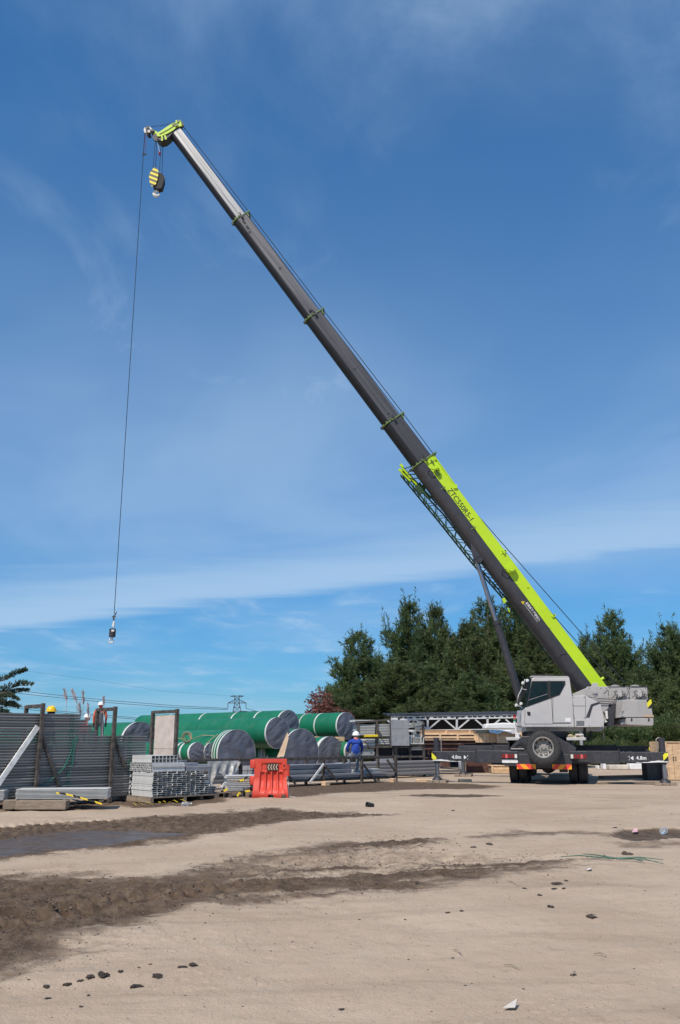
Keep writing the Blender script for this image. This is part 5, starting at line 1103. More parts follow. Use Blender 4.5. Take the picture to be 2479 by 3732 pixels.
# ---- tall racks of profiles behind the seated worker
RK = at(1300, 2750, 37.2); RK.z = 0; RA = R(14); e1 = V((math.cos(RA), math.sin(RA), 0)); e2 = V((-math.sin(RA), math.cos(RA), 0))
def rp(px, py, back=0.0):
    P = RK + e2 * back; s = hit(px, P, e1, py); p = P + e1 * s; p.z = at(px, py, p.y).z; return p
rack = thing('storage_rack', 'tall dark steel rack holding pale profiles, behind the seated worker', 'rack', RK)
for px, top in ((1302, 2634), (1371, 2630), (1432, 2718), (1492, 2716), (1540, 2636)):
    for bk in (-.05, 1.1):
        p = rp(px, top, bk); mb = MB(); mb.par(V((p.x, p.y, 0)), e1 * .09, e2 * .09, UZ * max(.6, p.z)); mb.build('upright', M['rusty'], rack, bevel=.006)
for (a, b2) in (((1296, 2634), (1420, 2622)), ((1296, 2728), (1370, 2724)), ((1370, 2722), (1545, 2720)), ((1430, 2720), (1545, 2718)), ((1430, 2758), (1545, 2757))):
    for bk in (-.02, 1.15): mb = MB(); mb.beam(rp(*a, bk), rp(*b2, bk), .08, .07); mb.build('rail', M['rusty'], rack)
mb = MB(); mb.beam(rp(1374, 2655, -.12), rp(1396, 2690, -.12), .03, .06); mb.build('brace', M['rusty'], rack); mb = MB(); mb.beam(rp(1328, 2700, -.12), rp(1348, 2725, -.12), .03, .06); mb.build('brace', M['rusty'], rack)
yl = thing('yellow_bar', 'bright yellow steel bar laid across the rack of pale profiles', 'bar', rp(1350, 2682, -.2)); mb = MB(); mb.beam(rp(1328, 2682, -.15), rp(1377, 2681, -.15), .10, .085); mb.build('bar', M['yellow'], yl, bevel=.006)
rk_me = channel_mesh('rack_profile', .25, .055, .01, M['galvw'], 'P')
def rack_bundle(label, px0, px1, py0, py1, n, cols=3, mt=rk_me, back=.05, jit=.02):
    a = rp(px0, py1, back); L = (rp(px1, py1, back) - a).length; H_ = rp(px0, py0, back).z - a.z; t_ = thing('profile_bundle', label, 'steel bundle', a, 0)
    for r_ in range(n):
        for c_ in range(cols):
            o = bpy.data.objects.new('profile', mt); COL.objects.link(o); o.parent = t_; q = e2 * (.27 * c_) + UZ * (H_ * r_ / n) + e1 * random.uniform(-jit, jit); k = H_ / n / .058
            o.matrix_local = Matrix(((e2.x, e1.x * L, 0, q.x), (e2.y, e1.y * L, 0, q.y), (0, 0, k, q.z), (0, 0, 0, 1)))
    return t_
rack_bundle('left bundle of pale ribbed profiles on the upper rack shelf', 1306, 1367, 2640, 2680, 7)
rack_bundle('right bundle of pale ribbed profiles on the upper rack shelf, left of the grey panel', 1378, 1422, 2638, 2684, 8)
rack_bundle('pale smooth profiles on the middle rack shelf behind the seated worker', 1316, 1367, 2690, 2724, 2)
rack_bundle('pale profiles under the slanted brace left of the grey panel', 1374, 1418, 2692, 2714, 3)
rack_bundle('short pale profiles on the low rack shelf at the elbow of the seated worker', 1322, 1364, 2730, 2754, 4)
rack_bundle('thin pale profiles on the very top of the rack', 1292, 1372, 2622, 2631, 1)
rack_bundle('pale offcut blocks low in the dark rack', 1470, 1487, 2785, 2812, 3, 1, jit=.0)
rack_bundle('dark profiles on the lower right rack shelf', 1494, 1540, 2782, 2806, 3, 2, channel_mesh('dark_profile', .25, .055, .01, M['char'], 'P'))
rkc = channel_mesh('rack_channel', .05, .10, .012, M['galvw'], 'C')
a = rp(1494, 2712, -.1); rb2 = thing('channel_bundle', 'jumble of upright pale channels right of the grey panel', 'steel bundle', a, RA)
for k in range(14):
    hh = random.uniform(.6, 2.6); o = bpy.data.objects.new('channel', rkc); COL.objects.link(o); o.parent = rb2; o.matrix_local = Matrix.Translation((.04 + .042 * k, random.uniform(-.05, .05), 0)) @ Matrix.Rotation(random.uniform(-.12, .12), 4, 'Y') @ Matrix.Diagonal((.7, 1.1, random.uniform(2.6, 3.8), 1))
for k in range(16):
    o = bpy.data.objects.new('channel', rkc); COL.objects.link(o); o.parent = rb2; o.matrix_local = Matrix.Translation((random.uniform(.0, .35), random.uniform(-.06, .1), .38 + .042 * k)) @ Matrix.Rotation(R(-90) + random.uniform(-.15, .15), 4, 'Z') @ Matrix.Diagonal((1, random.uniform(.12, .3), .4, 1))
gpn = thing('grey_panel', 'plain square grey panel standing upright on the rack', 'panel', rp(1421, 2716, -.25)); mb = MB(); mb.prism([rp(1421, 2622, -.25), rp(1489, 2625, -.25), rp(1493, 2718, -.25), rp(1424, 2718, -.25)], e2 * .06); pn = mb.build('panel', M['galv'], gpn, bevel=.006)
mb = MB(); mb.beam(rp(1423, 2654, -.256), rp(1490, 2655, -.256), .006, .010); mb.build('panel_joint', M['cabd'], pn); mb = MB(); mb.beam(rp(1421, 2621, -.27), rp(1424, 2719, -.27), .03, .04, up=e1); mb.build('panel_edge', M['rusty'], pn)
gp2 = thing('grey_panel', 'lower grey panel leaning behind the rail stand, partly in shade', 'panel', rp(1400, 2800, -.5)); mb = MB(); mb.prism([rp(1371, 2766, -.5), rp(1432, 2764, -.5), rp(1432, 2812, -.5), rp(1371, 2812, -.5)], e2 * .04); mb.build('panel', M['galv'], gp2)
bx2 = thing('stored_box', 'black boxy equipment in the dark bay below the rack', 'box', rp(1450, 2815, .3)); mb = MB(); mb.prism([rp(1372, 2726, .3), rp(1540, 2724, .3), rp(1540, 2815, .3), rp(1372, 2815, .3)], e2 * .7); mb.build('box', M['black'], bx2, bevel=.02)
for k in range(5): mb = MB(); p = rp(1446 + 18 * k, 2757, .24); mb.par(p, e1 * .10, e2 * .05, UZ * .035); mb.build('label_tag', M['white'], bx2)

rack_bundle('pale thin profiles crossing the top right bay of the rack', 1494, 1542, 2634, 2652, 4, 2, jit=.06)
rack_bundle('bundle of grey profiles on the right rack shelf below the upright channels', 1496, 1538, 2722, 2734, 2, 2, jit=.05)
rack_bundle('pale profile ends stacked low behind the rail stand', 1440, 1466, 2796, 2812, 3, 1, jit=.03)
# ---- steel canopy with trusses, and the timber crates under it
YCN = 47.0
cn = thing('steel_canopy', 'long low steel canopy with white diagonal trusses, behind the timber crates', 'canopy', at(1650, 2770, YCN))
def cnp(px, py, dy=0.0): return at(px, py, YCN + dy)
xl, xr = 1425, 2150
for dy in (0.0,):
    mb = MB(); mb.beam(at(xl, 2617, YCN) + DY * dy, at(xr, 2604, YCN) + DY * dy, .10, .24); tc_ = mb.build('top_chord', M['galvw'], cn)
    mb = MB(); mb.beam(at(xl, 2664, YCN) + DY * dy, at(xr, 2655, YCN) + DY * dy, .08, .09); mb.build('bottom_chord', M['galvw'], cn)
    xs_ = [1454, 1559, 1665, 1777, 1888, 2000, 2110]
    for i, x in enumerate(xs_):
        mb = MB(); mb.beam(at(x, 2616, YCN) + DY * dy, at(x, 2664, YCN) + DY * dy, .10, .10, up=V((1, 0, 0))); mb.build('truss_post', M['galvw'], cn)
        if i % 2 == 0: mb = MB(); g_ = at(x + 4, 2664, YCN); mb.par(V((g_.x, g_.y + dy + .1, 0)), V((.14, 0, 0)), V((0, .14, 0)), UZ * g_.z); mb.build('column', M['galv'], cn)
        for x2 in (x - 45, x + 45):
            mb = MB(); mb.beam(at(x2, 2622, YCN) + DY * (dy - .01), at(x, 2660, YCN) + DY * (dy - .01), .05, .075); mb.build('diagonal', M['galvw'], cn)
    if dy == 0:
        for i in range(24): mb = MB(); p = at(1460 + 18.4 * i + 8 * (i // 3), 2617 - (1460 + 18.4 * i - xl) * 13 / 725, YCN - .056); mb.par(p - V((.1, 0, .035)), V((.2, 0, 0)), DY * .01, UZ * .07); mb.build('slot', M['black'], tc_)
mb = MB(); n = 90
def rfn(u, v): p = at(xl - 12, 2607, YCN).lerp(at(xr, 2596, YCN), u); return p + V((0, -.12 + 6 * v, .03 * (1 if int(u * n) % 2 else 0) + .25 * v))
mb.grid(rfn, n, 1); rfo = mb.build('roof_sheet', M['char'], cn); rfo.modifiers.new('thickness', 'SOLIDIFY').thickness = .05
mb = MB(); mb.par(at(xl, 2664, YCN) * 1.0 + DY * 5.2 - UZ * at(xl, 2664, YCN).z, at(xr, 2655, YCN) - at(xl, 2655, YCN), DY * .06, UZ * (at(xl, 2612, YCN).z)); mb.build('back_wall', M['char'], cn)
# crates: frames with planks
def crate(name, label, p0, p1, Y, depth, np_, mt='wood', ang=0.0, gaps=0.0, vert=False, group=None, legs=True):
    a, b2 = at(p0[0], p1[1], Y), at(p1[0], p0[1], Y); w_, h_ = b2.x - a.x, b2.z - a.z; zb = max(0, a.z)
    t_ = thing(name, label, 'crate', (a.x, a.y, zb), ang, group)
    mb = MB(); mb.par((.02, .03, .01), V((w_ - .04, 0, 0)), V((0, depth - .06, 0)), V((0, 0, h_ - .04))); mb.build('inner_box', M['woodg'], t_, world=False)
    for i in range(np_):
        if vert:
            mb = MB(); mb.par((i * w_ / np_, random.uniform(-.008, .004), 0), V((w_ / np_ - .012, 0, 0)), V((0, .028, 0)), V((0, 0, h_ * random.uniform(.985, 1.0)))); mb.build('plank', M[mt], t_, world=False)
            mb = MB(); mb.par((-.03, i * depth / np_ + .03, 0), V((.028, 0, 0)), V((0, depth / np_ - .012, 0)), V((0, 0, h_))); mb.build('plank', M[mt], t_, world=False)
        else:
            mb = MB(); z0_ = i * h_ / np_; mb.par((random.uniform(-.02, .02), random.uniform(-.008, .004), z0_), V((w_, 0, 0)), V((0, .028, 0)), V((0, 0, h_ / np_ - .012 - gaps))); mb.build('plank', M[mt], t_, world=False)
    for k in range(4 if w_ > 1.5 else 2):
        x0 = k * (w_ - .09) / (3 if w_ > 1.5 else 1); mb = MB(); mb.par((x0, -.035, -.0), V((.09, 0, 0)), V((0, .026, 0)), V((0, 0, h_))); mb.build('batten', M[mt], t_, world=False)
    mb = MB(); mb.par((-.02, -.04, h_), V((w_ + .04, 0, 0)), V((0, depth + .05, 0)), V((0, 0, .03))); mb.build('lid', M[mt], t_, world=False)
    return t_
crate('timber_crate', 'long top timber crate of pale planks under the canopy truss', (1538, 2662), (1800, 2676), 42.0, 1.4, 2)
crate('timber_crate', 'long lower timber crate with dark openings below the pale top crate', (1538, 2678), (1735, 2703), 41.8, 1.4, 2, gaps=.05)
crate('timber_crate', 'pale slatted crate with upright boards between long crate and covered crate', (1738, 2676), (1808, 2706), 41.7, 1.4, 6, vert=True)
crate('timber_crate', 'covered timber crate with a slanted pale tarp, left of the crane cab', (1812, 2668), (1902, 2708), 41.4, 1.8, 3)
for k, (x0, x1, y0, y1) in enumerate(((1620, 1632, 2688, 2697), (1672, 1682, 2688, 2696), (1690, 1706, 2687, 2696), (1652, 1664, 2690, 2697), (1600, 1612, 2692, 2698), (1574, 1584, 2693, 2699), (1735, 1742, 2684, 2702), (1752, 1766, 2690, 2700))):
    pass
wt_ = thing('white_tarp', 'pale tarp spread over the timber crates beside the crane cab', 'tarp', at(1800, 2660, 41.3))
mb = MB(); mb.grid(lambda u, v: at(1785 + 112 * u, 2664 + 3 * u, 41.25) + V((0, 1.6 * v, .05 * math.sin(v * 3.1) + .02 * math.sin(u * 17 + v * 5) - (.07 if v < .05 else 0) * (1 + .6 * math.sin(u * 9)))), 50, 8); mb.build('tarp', M['white'], wt_, smooth=True)
wb = thing('white_cargo', 'white wrapped cargo under the canopy beside the cab', 'cargo', at(1840, 2660, 45)); mb = MB(); mb.prism([at(1768, 2657, 45), at(1772, 2638, 45), at(1836, 2634, 45), at(1890, 2636, 45), at(1895, 2657, 45)], DY * 1.0); mb.build('wrapping', M['white'], wb, bevel=.06)
# red oxide beams below the crates
for k, (x0, x1, y0, y1, Yk, lb) in enumerate(((1538, 1732, 2698, 2710, 40.6, 'uppermost of the red-brown steel beams below the crates'), (1538, 1690, 2711, 2731, 40.2, 'second red-brown steel beam below the crates'),
                                       (1560, 1700, 2736, 2748, 40.0, 'third red-brown steel beam half in shadow'), (1545, 1640, 2760, 2795, 39.8, 'lowest red-brown beam behind the left outrigger'))):
    t_ = thing('steel_beam', lb, 'beam', at(x0, y1, Yk), 0, 'red-brown beams'); a, b2 = at(x0, (y0 + y1) / 2, Yk), at(x1, (y0 + y1) / 2, Yk); h_ = at(x0, y0, Yk).z - at(x0, y1, Yk).z
    mb = MB(); mb.beam(a, b2, .10, h_ * .8); mb.beam(a + UZ * h_ * .45, b2 + UZ * h_ * .45, .3, h_ * .12); mb.beam(a - UZ * h_ * .45, b2 - UZ * h_ * .45, .3, h_ * .12); mb.build('web_and_flanges', M['rust'], t_)
crate('timber_crate', 'small timber crate low behind the left rear tyre', (1792, 2792), (1862, 2818), 40.5, .9, 2)
crate('timber_crate', 'dark shaded crate stack below the red-brown beams', (1700, 2760), (1790, 2815), 41.5, .9, 4, mt='rust')
crate('timber_crate', 'tall raw timber crate at the right picture edge', (2432, 2706), (2600, 2842), 34.0, 1.5, 6, vert=True)
crt = [o for o in COL.objects if o.get('label') == 'tall raw timber crate at the right picture edge'][0]
mb = MB(); p = at(2455, 2770, 33.985)
for dx, dz in ((0, 0), (.09, 0), (0, .09), (.09, .09)): mb.tube(p + V((dx, 0, dz)), p + V((dx, -.006, dz)), .028, n=10)
mb.build('stencil_mark', M['dark'], crt)
mb = MB(); mb.par(at(2423, 2842, 33.94), V((.12, 0, 0)), V((0, .05, 0)), UZ * 1.42); mb.build('corner_post', M['ply'], crt)
bc = thing('steel_box', 'black steel box standing behind the right outrigger jack', 'box', gp(2395, 2848)); mb = MB(); a = at(2362, 2850, 34.2); a.z = 0; mb.par(a, V((.80, 0, 0)), V((0, .6, 0)), UZ * .72); mb.build('box', M['dark'], bc, bevel=.02)
mb = MB(); mb.par(a + V((.24, -.02, .25)), V((.07, 0, 0)), V((0, .018, 0)), UZ * .42); mb.build('handle_bar', M['char'], bc)
dsk = thing('timber_plank', 'long dark plank lying in the crane shadow by the right jack', 'timber', gp(2320, 2832)); mb = MB(); mb.beam(gp(2190, 2838) + UZ * .06, gp(2365, 2834) + UZ * .06, .3, .10); mb.build('plank', M['woodg'], dsk, bevel=.01)
dsk = thing('timber_plank', 'long pale plank on the ground before the right jack', 'timber', gp(2320, 2856)); mb = MB(); mb.beam(gp(2180, 2858) + UZ * .03, gp(2400, 2854) + UZ * .03, .2, .05); mb.build('plank', M['woodg'], dsk, bevel=.008)
# low kerb blocks and rubble beyond the crane
for k, (x0, x1, h_) in enumerate(((2222, 2294, 16), (2296, 2352, 20), (2180, 2186, 14), (2200, 2212, 22))):
    a, b2 = gp(x0, 2805), gp(x1, 2805); t_ = thing('concrete_block', ['long pale concrete block beyond the crane', 'white rubble block beyond the right outrigger', 'narrow white stub beyond the crane', 'upright pale stub beyond the crane'][k], 'block', a)
    mb = MB(); mb.par(a, V((b2.x - a.x, 0, 0)), V((0, .5, 0)), UZ * (h_ / F * a.y)); mb.build('block', M['conc'] if k == 0 else M['white'], t_, bevel=.04)

# ------------------------------------------------------------------ vegetation
def np_mesh(name, verts, tris, mats, mi=None):
    me = bpy.data.meshes.new(name); me.from_pydata(np.asarray(verts).reshape(-1, 3).tolist(), [], np.asarray(tris).tolist())
    for m_ in mats: me.materials.append(m_)
    me.update(); return me
def blades(centers, dirs, length, width, rng):
    """one narrow leaf (triangle pair) per centre"""
    n = len(centers); d = dirs / np.linalg.norm(dirs, axis=1, keepdims=True)
    rnd = rng.normal(size=(n, 3)); s = np.cross(d, rnd); s /= np.linalg.norm(s, axis=1, keepdims=True) + 1e-9
    L = length * rng.uniform(.7, 1.3, (n, 1)); W = width * rng.uniform(.7, 1.3, (n, 1))
    a = centers - s * W * .35; b = centers + s * W * .35; m1 = centers + d * L * .55 - s * W * .5; m2 = centers + d * L * .55 + s * W * .5; tip = centers + d * L
    v = np.stack([a, b, m2, tip, m1], 1).reshape(-1, 3); i0 = np.arange(n) * 5
    return v, np.stack([i0, i0 + 1, i0 + 2, i0 + 3, i0 + 4], 1)
def pine_meshes(seed, H=11.0, rad_=2.7, dens=1.0, leader=1.0, mt='pine'):
    rng = np.random.default_rng(seed); C, D = [], []; br = MB()
    lean = rng.uniform(-.03, .03, 2); ph = rng.uniform(0, 6)
    zc = .06 * H
    while zc < H * .985:
        k = zc / H; prof = ((1 - k) ** .98 + .03) * (1 + .18 * math.sin(k * 23 + ph)) * min(1, .45 + k * 3)
        nb = int(rng.integers(5, 8)) if k < .72 else int(rng.integers(3, 5))
        a0 = rng.uniform(0, 6.28)
        for j in range(nb):
            a = a0 + 6.283 * j / nb + rng.normal(0, .25); L = max(.22, rad_ * prof * rng.uniform(.62, 1.22)); rise = rng.uniform(.12, .55) + .5 * k
            o = np.array([lean[0] * zc, lean[1] * zc, zc]); hd = np.array([math.cos(a), math.sin(a), 0])
            pts = []
            for s in np.linspace(0, 1, 6): pts.append(o + hd * L * s + np.array([0, 0, L * (rise * s * .6 + .35 * s ** 2.2)]))
            if L > .8: br.path([V(p) for p in pts[:5]], list(np.linspace(.05, .015, 5) * (.5 + L / 3)), 4)
            nt = int((5 + 6.5 * L) * dens)
            for s in rng.uniform(.22, 1.0, nt) ** .8:
                p = o + hd * L * s + np.array([0, 0, L * (rise * s * .6 + .35 * s ** 2.2)]) + rng.normal(0, .13 + .10 * s * L / 2.5, 3) * np.array([1, 1, .75])
                up = np.array([0, 0, rng.uniform(.5, 1.5)]) + hd * rng.uniform(.2, 1.0) + rng.normal(0, .25, 3)
                m_ = 15; cc_ = p + (up / np.linalg.norm(up)) * rng.uniform(0, .42, (m_, 1)); C.append(cc_); D.append(up / np.linalg.norm(up) + rng.normal(0, .55, (m_, 3)))
            # upright tip candle
            tipp = o + hd * L + np.array([0, 0, L * (rise * .6 + .35)]); m_ = 26; hs_ = rng.uniform(.6, 1.4) * leader; cc_ = tipp + (np.array([0, 0, 1.0]) + hd * .15) * rng.uniform(-.1, hs_, (m_, 1)); C.append(cc_); D.append(np.array([0, 0, .8]) + rng.normal(0, .5, (m_, 3)))
        zc += rng.uniform(.22, .42) * (1 if k < .7 else 1.35)
    m_ = 110; cc_ = np.array([lean[0] * H, lean[1] * H, H - .7]) + np.array([0, 0, 1.0]) * rng.uniform(0, .9, (m_, 1)); C.append(cc_); D.append(np.array([0, 0, .8]) + rng.normal(0, .5, (m_, 3)))
    v, f = blades(np.concatenate(C), np.concatenate(D), .30, .042, rng)
    br.path([V((lean[0] * z, lean[1] * z, z)) for z in np.linspace(0, H * .96, 8)], list(np.linspace(.20, .02, 8)), 8)
    return np_mesh('pine_crown', v, f, [M[mt]]), br.mesh('pine_trunk', M['barkp'], True)
PV = [pine_meshes(i, 11, 3.5 + .25 * (i % 3), 1.15, .8 + .25 * (i % 3), 'pine' if i % 2 == 0 else 'pine2') for i in range(6)]
TREES = [  # px, top py, Y, width factor, variant, label
    (1312, 2284, 64, 1.05, 0, 'leftmost tall pine of the grove, next to the red-leaved tree'), (1432, 2400, 59, 1.15, 1, 'shorter olive pine in front between the first two tall pines'),
    (1500, 2172, 70, 1.0, 2, 'pine with the tallest pointed top left of the boom'), (1602, 2190, 72, .9, 3, 'slender pine just right of the tallest pointed top'),
    (1560, 2420, 61, 1.2, 4, 'bushy pine in front of the two tallest tops'), (1690, 2258, 70, 1.05, 5, 'pine directly left of the lift cylinder'),
    (1768, 2165, 74, 1.1, 0, 'tall pine behind the lift cylinder'), (1700, 2440, 60, 1.2, 2, 'low bushy pine in front, left of the lift cylinder'),
    (1862, 2145, 73, 1.05, 4, 'tall pine half hidden behind the boom'), (1860, 2400, 62, 1.2, 1, 'low pine seen between lift cylinder and boom'),
    (1965, 2300, 68, 1.1, 3, 'pine below the boom, above the cab'), (2060, 2390, 66, 1.1, 5, 'pine behind the boom foot'),
    (2128, 2300, 72, .85, 2, 'slim pine just right of the boom'), (2222, 2210, 70, 1.0, 0, 'tall pointed pine right of the boom'),
    (2180, 2440, 63, 1.15, 1, 'low olive pine behind the winches'), (2318, 2400, 72, 1.0, 4, 'pine between the two tall pines on the right'),
    (2300, 2520, 64, 1.2, 3, 'low pine behind the counterweight'), (2425, 2264, 66, 1.0, 2, 'tall pine near the right picture edge'),
    (2490, 2300, 68, .95, 5, 'pine cut off by the right picture edge'), (2400, 2480, 62, 1.15, 5, 'low bushy pine behind the warning plate'),
    (1236, 2498, 62, .75, 3, 'small young pine beside the red-leaved tree'), (2470, 2500, 60, 1.1, 1, 'low pine in front at the right picture edge'),
    (1330, 2470, 60, 1.1, 2, 'low dark pine below the leftmost tall pine'), (2000, 2480, 60, 1.2, 0, 'low dark pine behind the crane cab'), (1620, 2520, 57, 1.2, 5, 'low shrubby pine above the canopy roof')]
rt = random.Random(5)
def place_tree(px, top, Y, wf, var, label, name='pine_tree', meshes=None, group='pines behind the crane', H=11.0, cat='tree'):
    p = at(px, top, Y); s = p.z / (H + (.7 if meshes is None else 0)); t_ = thing(name, label, cat, (p.x, Y, 0), rt.uniform(0, 6.28), group)
    cm, tm = meshes or PV[var]
    sx = max(.6, (1.12 if top < 2360 else 1.25) * wf * (.55 + .45 * s))
    inst(tm, 'trunk', t_, (0, 0, 0), scale=(sx, sx, s)); inst(cm, 'crown', t_, (0, 0, 0), scale=(sx, sx, s)); return t_
for a in TREES: place_tree(*a)
# bushes closing the grove at ground level
def bush_mesh(seed, n, rx, rz, L, W, mt):
    rng = np.random.default_rng(seed); u = rng.normal(size=(n, 3)); u /= np.linalg.norm(u, axis=1, keepdims=True); r_ = rng.uniform(.25, 1, (n, 1)) ** .5
    lob = 1 + .22 * np.sin(u[:, :1] * 5 + seed) + .2 * np.sin(u[:, 1:2] * 7) + .18 * np.sin(u[:, 2:] * 9 + 2); c_ = u * r_ * lob * np.array([rx, rx, rz]) + np.array([0, 0, rz * .95]); d = u + np.array([0, 0, .6]) + rng.normal(0, .5, (n, 3))
    v, f = blades(c_, d, L, W, rng); return np_mesh('bush_crown', v, f, [M[mt]])
stem = MB()
for k in range(7): a = 6.28 * k / 7; stem.path([V((0, 0, 0)), V((.3 * math.cos(a), .3 * math.sin(a), .6)), V((.9 * math.cos(a), .9 * math.sin(a), 1.5))], [.05, .035, .012], 5)
stem_me = stem.mesh('bush_stems', M['barkp'], True)
BV = [bush_mesh(i, 9000, 1.5, 1.25, .18, .05, 'shrub' if i % 2 else 'pine') for i in range(3)]
bushes = [(1250, 2668, 58), (1340, 2655, 57), (1420, 2650, 57), (2150, 2640, 56), (2230, 2625, 57), (2300, 2640, 55), (2370, 2625, 56), (2440, 2640, 55), (2110, 2600, 60), (2490, 2610, 57), (2330, 2700, 52), (2200, 2690, 53)]
blab = ['bush below the leftmost pine beside the short green pipe', 'second bush from the left along the grove foot', 'bush left of the canopy roof', 'bush behind the right end of the side panel', 'bush under the counterweight slab', 'bush below the counterweight edge',
        'bush behind the right front outrigger', 'bush above the right timber crate', 'bush hidden behind the turntable', 'bush at the right picture edge behind the crate', 'low bush behind the right front jack', 'low bush seen under the counterweight']
for k, (px, top, Y) in enumerate(bushes):
    p = at(px, top, Y); s = max(.5, p.z / 2.5); t_ = thing('bush', blab[k], 'bush', (p.x, Y, 0), k * 1.7, 'bushes along the foot of the grove'); inst(stem_me, 'stems', t_, (0, 0, 0), scale=(s, s, s)); inst(BV[k % 3], 'crown', t_, (0, 0, 0), scale=(s * 1.25, s * 1.1, s))
# red-leaved tree
rng = np.random.default_rng(4); C, D = [], []
rbm = MB(); rbm.path([V((0, 0, 0)), V((.05, 0, 1.2)), V((.0, .05, 2.6)), V((.05, 0, 4.2))], [.11, .09, .06, .02], 7)
for (cx0, cz0, rx, rz, n) in ((-.35, 3.9, .75, .95, 520), (-.55, 2.9, .8, .9, 520), (.85, 2.9, 1.0, .75, 620), (.2, 2.3, 1.3, .8, 620), (-.4, 1.9, 1.0, .7, 300), (1.6, 2.2, .7, .6, 260)):
    u = rng.normal(size=(n, 3)); u /= np.linalg.norm(u, axis=1, keepdims=True); p = u * rng.uniform(.2, 1, (n, 1)) ** .6 * np.array([rx, rx, rz]) + np.array([cx0, 0, cz0]); C.append(p); D.append(rng.normal(0, 1, (n, 3)) + np.array([0, 0, .3]))
    rbm.path([V((0, 0, 1.4)), V((cx0 * .5, 0, (cz0 + 1.4) / 2)), V((cx0, 0, cz0))], [.04, .03, .01], 5)
v, f = blades(np.concatenate(C), np.concatenate(D), .13, .10, rng)
place_tree(1185, 2508, 55, 1.0, 0, 'small red-leaved tree left of the pine grove, behind the green pipes', 'red_leaf_tree', (np_mesh('red_crown', v, f, [M['redleaf']]), rbm.mesh('red_trunk', M['barkp'], True)), None, 4.85)
# fir at the left edge with long feathered boughs
fir = thing('fir_tree', 'dark fir with long feathery boughs at the left picture edge', 'tree', (at(-40, 2700, 33).x, 33, 0))
fx = at(-40, 2700, 33).x; rng = np.random.default_rng(9); C, D = [], []; mb = MB(); mb.path([V((fx, 33, 0)), V((fx, 33, 2.5)), V((fx, 33, 4.6))], [.16, .10, .03], 8)
def bough(pts, L, droop):
    pts = [np.array(at(*p, 33 + dy)) for p, dy in pts]; ks = np.linspace(0, 1, 60)
    k = len(pts) - 1; poly = [pts[min(int(s * k), k - 1)] * (1 - (s * k - min(int(s * k), k - 1))) + pts[min(int(s * k), k - 1) + 1] * (s * k - min(int(s * k), k - 1)) for s in ks]
    mb.path([V(p) for p in poly[::6]], list(np.linspace(.03, .008, len(poly[::6]))), 5)
    for i, p in enumerate(poly):
        tw = (poly[min(i + 1, 59)] - poly[max(i - 1, 0)]); tw = tw / (np.linalg.norm(tw) + 1e-9)
        for sg in (-1, 1):
            if rng.uniform() < .55: continue
            d = tw * .6 + np.array([0, .5 * sg, .75 if droop < 0 else -.55]) + rng.normal(0, .15, 3); d /= np.linalg.norm(d); l_ = L * (1.1 - .7 * ks[i]) * rng.uniform(.7, 1.1)
            m_ = 14; t_s = rng.uniform(0, 1, (m_, 1)); C.append(p + d * l_ * t_s); D.append(d + rng.normal(0, .5, (m_, 3)))
bough([((-40, 2490), 0), ((20, 2478), 0), ((60, 2458), 0), ((92, 2448), .2)], .34, -1)
bough([((-40, 2545), 0), ((30, 2512), 0), ((70, 2498), 0), ((112, 2500), -.1)], .36, -1)
bough([((-30, 2530), 0), ((20, 2520), .3), ((60, 2508), .3), ((100, 2508), .4)], .30, 1)
bough([((-30, 2540), 0), ((20, 2522), -.3), ((45, 2525), -.3), ((64, 2540), -.3)], .34, 1)
for k in range(7):
    y0 = 2530 + 16 * k; x1 = rng.uniform(15, 70); bough([((-60, y0), 0), ((0, y0 + 6), rng.uniform(-.5, .5)), ((x1 * .6, y0 + 12), rng.uniform(-.6, .6)), ((x1, y0 + rng.uniform(6, 34)), rng.uniform(-.8, .8))], .32, 1 if k % 2 else -1)
for k in range(12): y0 = 2490 + 14 * k; bough([((-60, y0), 0), ((-90, y0 + 6), .4), ((-140, y0 + rng.uniform(0, 30)), rng.uniform(-.5, .8))], .36, 1 if k % 2 else -1)
v, f = blades(np.concatenate(C), np.concatenate(D), .10, .026, rng)
mb.build('trunk', M['barkp'], fir, smooth=True); co = bpy.data.objects.new('crown', np_mesh('fir_crown', v - np.array(fir.location), f, [M['fir']])); COL.objects.link(co); co.parent = fir
# pampas plumes standing behind the stack
for k, (x0, y0, x1, y1, w_) in enumerate(((236, 2518, 243, 2556, .10), (264, 2517, 280, 2562, .12), (303, 2525, 304, 2570, .07), (290, 2565, 292, 2608, .10), (321, 2570, 322, 2612, .07), (378, 2546, 379, 2570, .04))):
    top, bot = at(x0, y0, 31), at(x1, y1, 31); t_ = thing('pampas_grass', ['leftmost pampas plume behind the purlin stack', 'largest leaning pampas plume behind the purlin stack', 'thin pampas plume right of the largest one', 'ragged pampas plume above the white helmet', 'thin dry stalk right of the white helmet', 'small pampas plume beside the worker in orange'][k], 'pampas grass', (bot.x, 31, 0), 0, 'pampas plumes')
    rng = np.random.default_rng(30 + k); n = 130; s = rng.uniform(0, 1, (n, 1)); ax_ = np.array(top - bot); cc_ = np.array(bot) + ax_ * s + rng.normal(0, 1, (n, 3)) * w_ * .30 * np.sin(np.pi * np.clip(s * .85 + .1, 0, 1)); v, f = blades(cc_, ax_ / np.linalg.norm(ax_) + rng.normal(0, .25, (n, 3)), .13, .014, rng)
    o = bpy.data.objects.new('plume', np_mesh('plume', v - np.array(t_.location), f, [M['plume']])); COL.objects.link(o); o.parent = t_
    mb = MB(); mb.path([V((bot.x + .1, 31, 0)), V((bot.x + .03, 31, bot.z * .5)), bot, top], [.012, .011, .009, .004], 5); mb.build('stalk', M['plume'], t_)

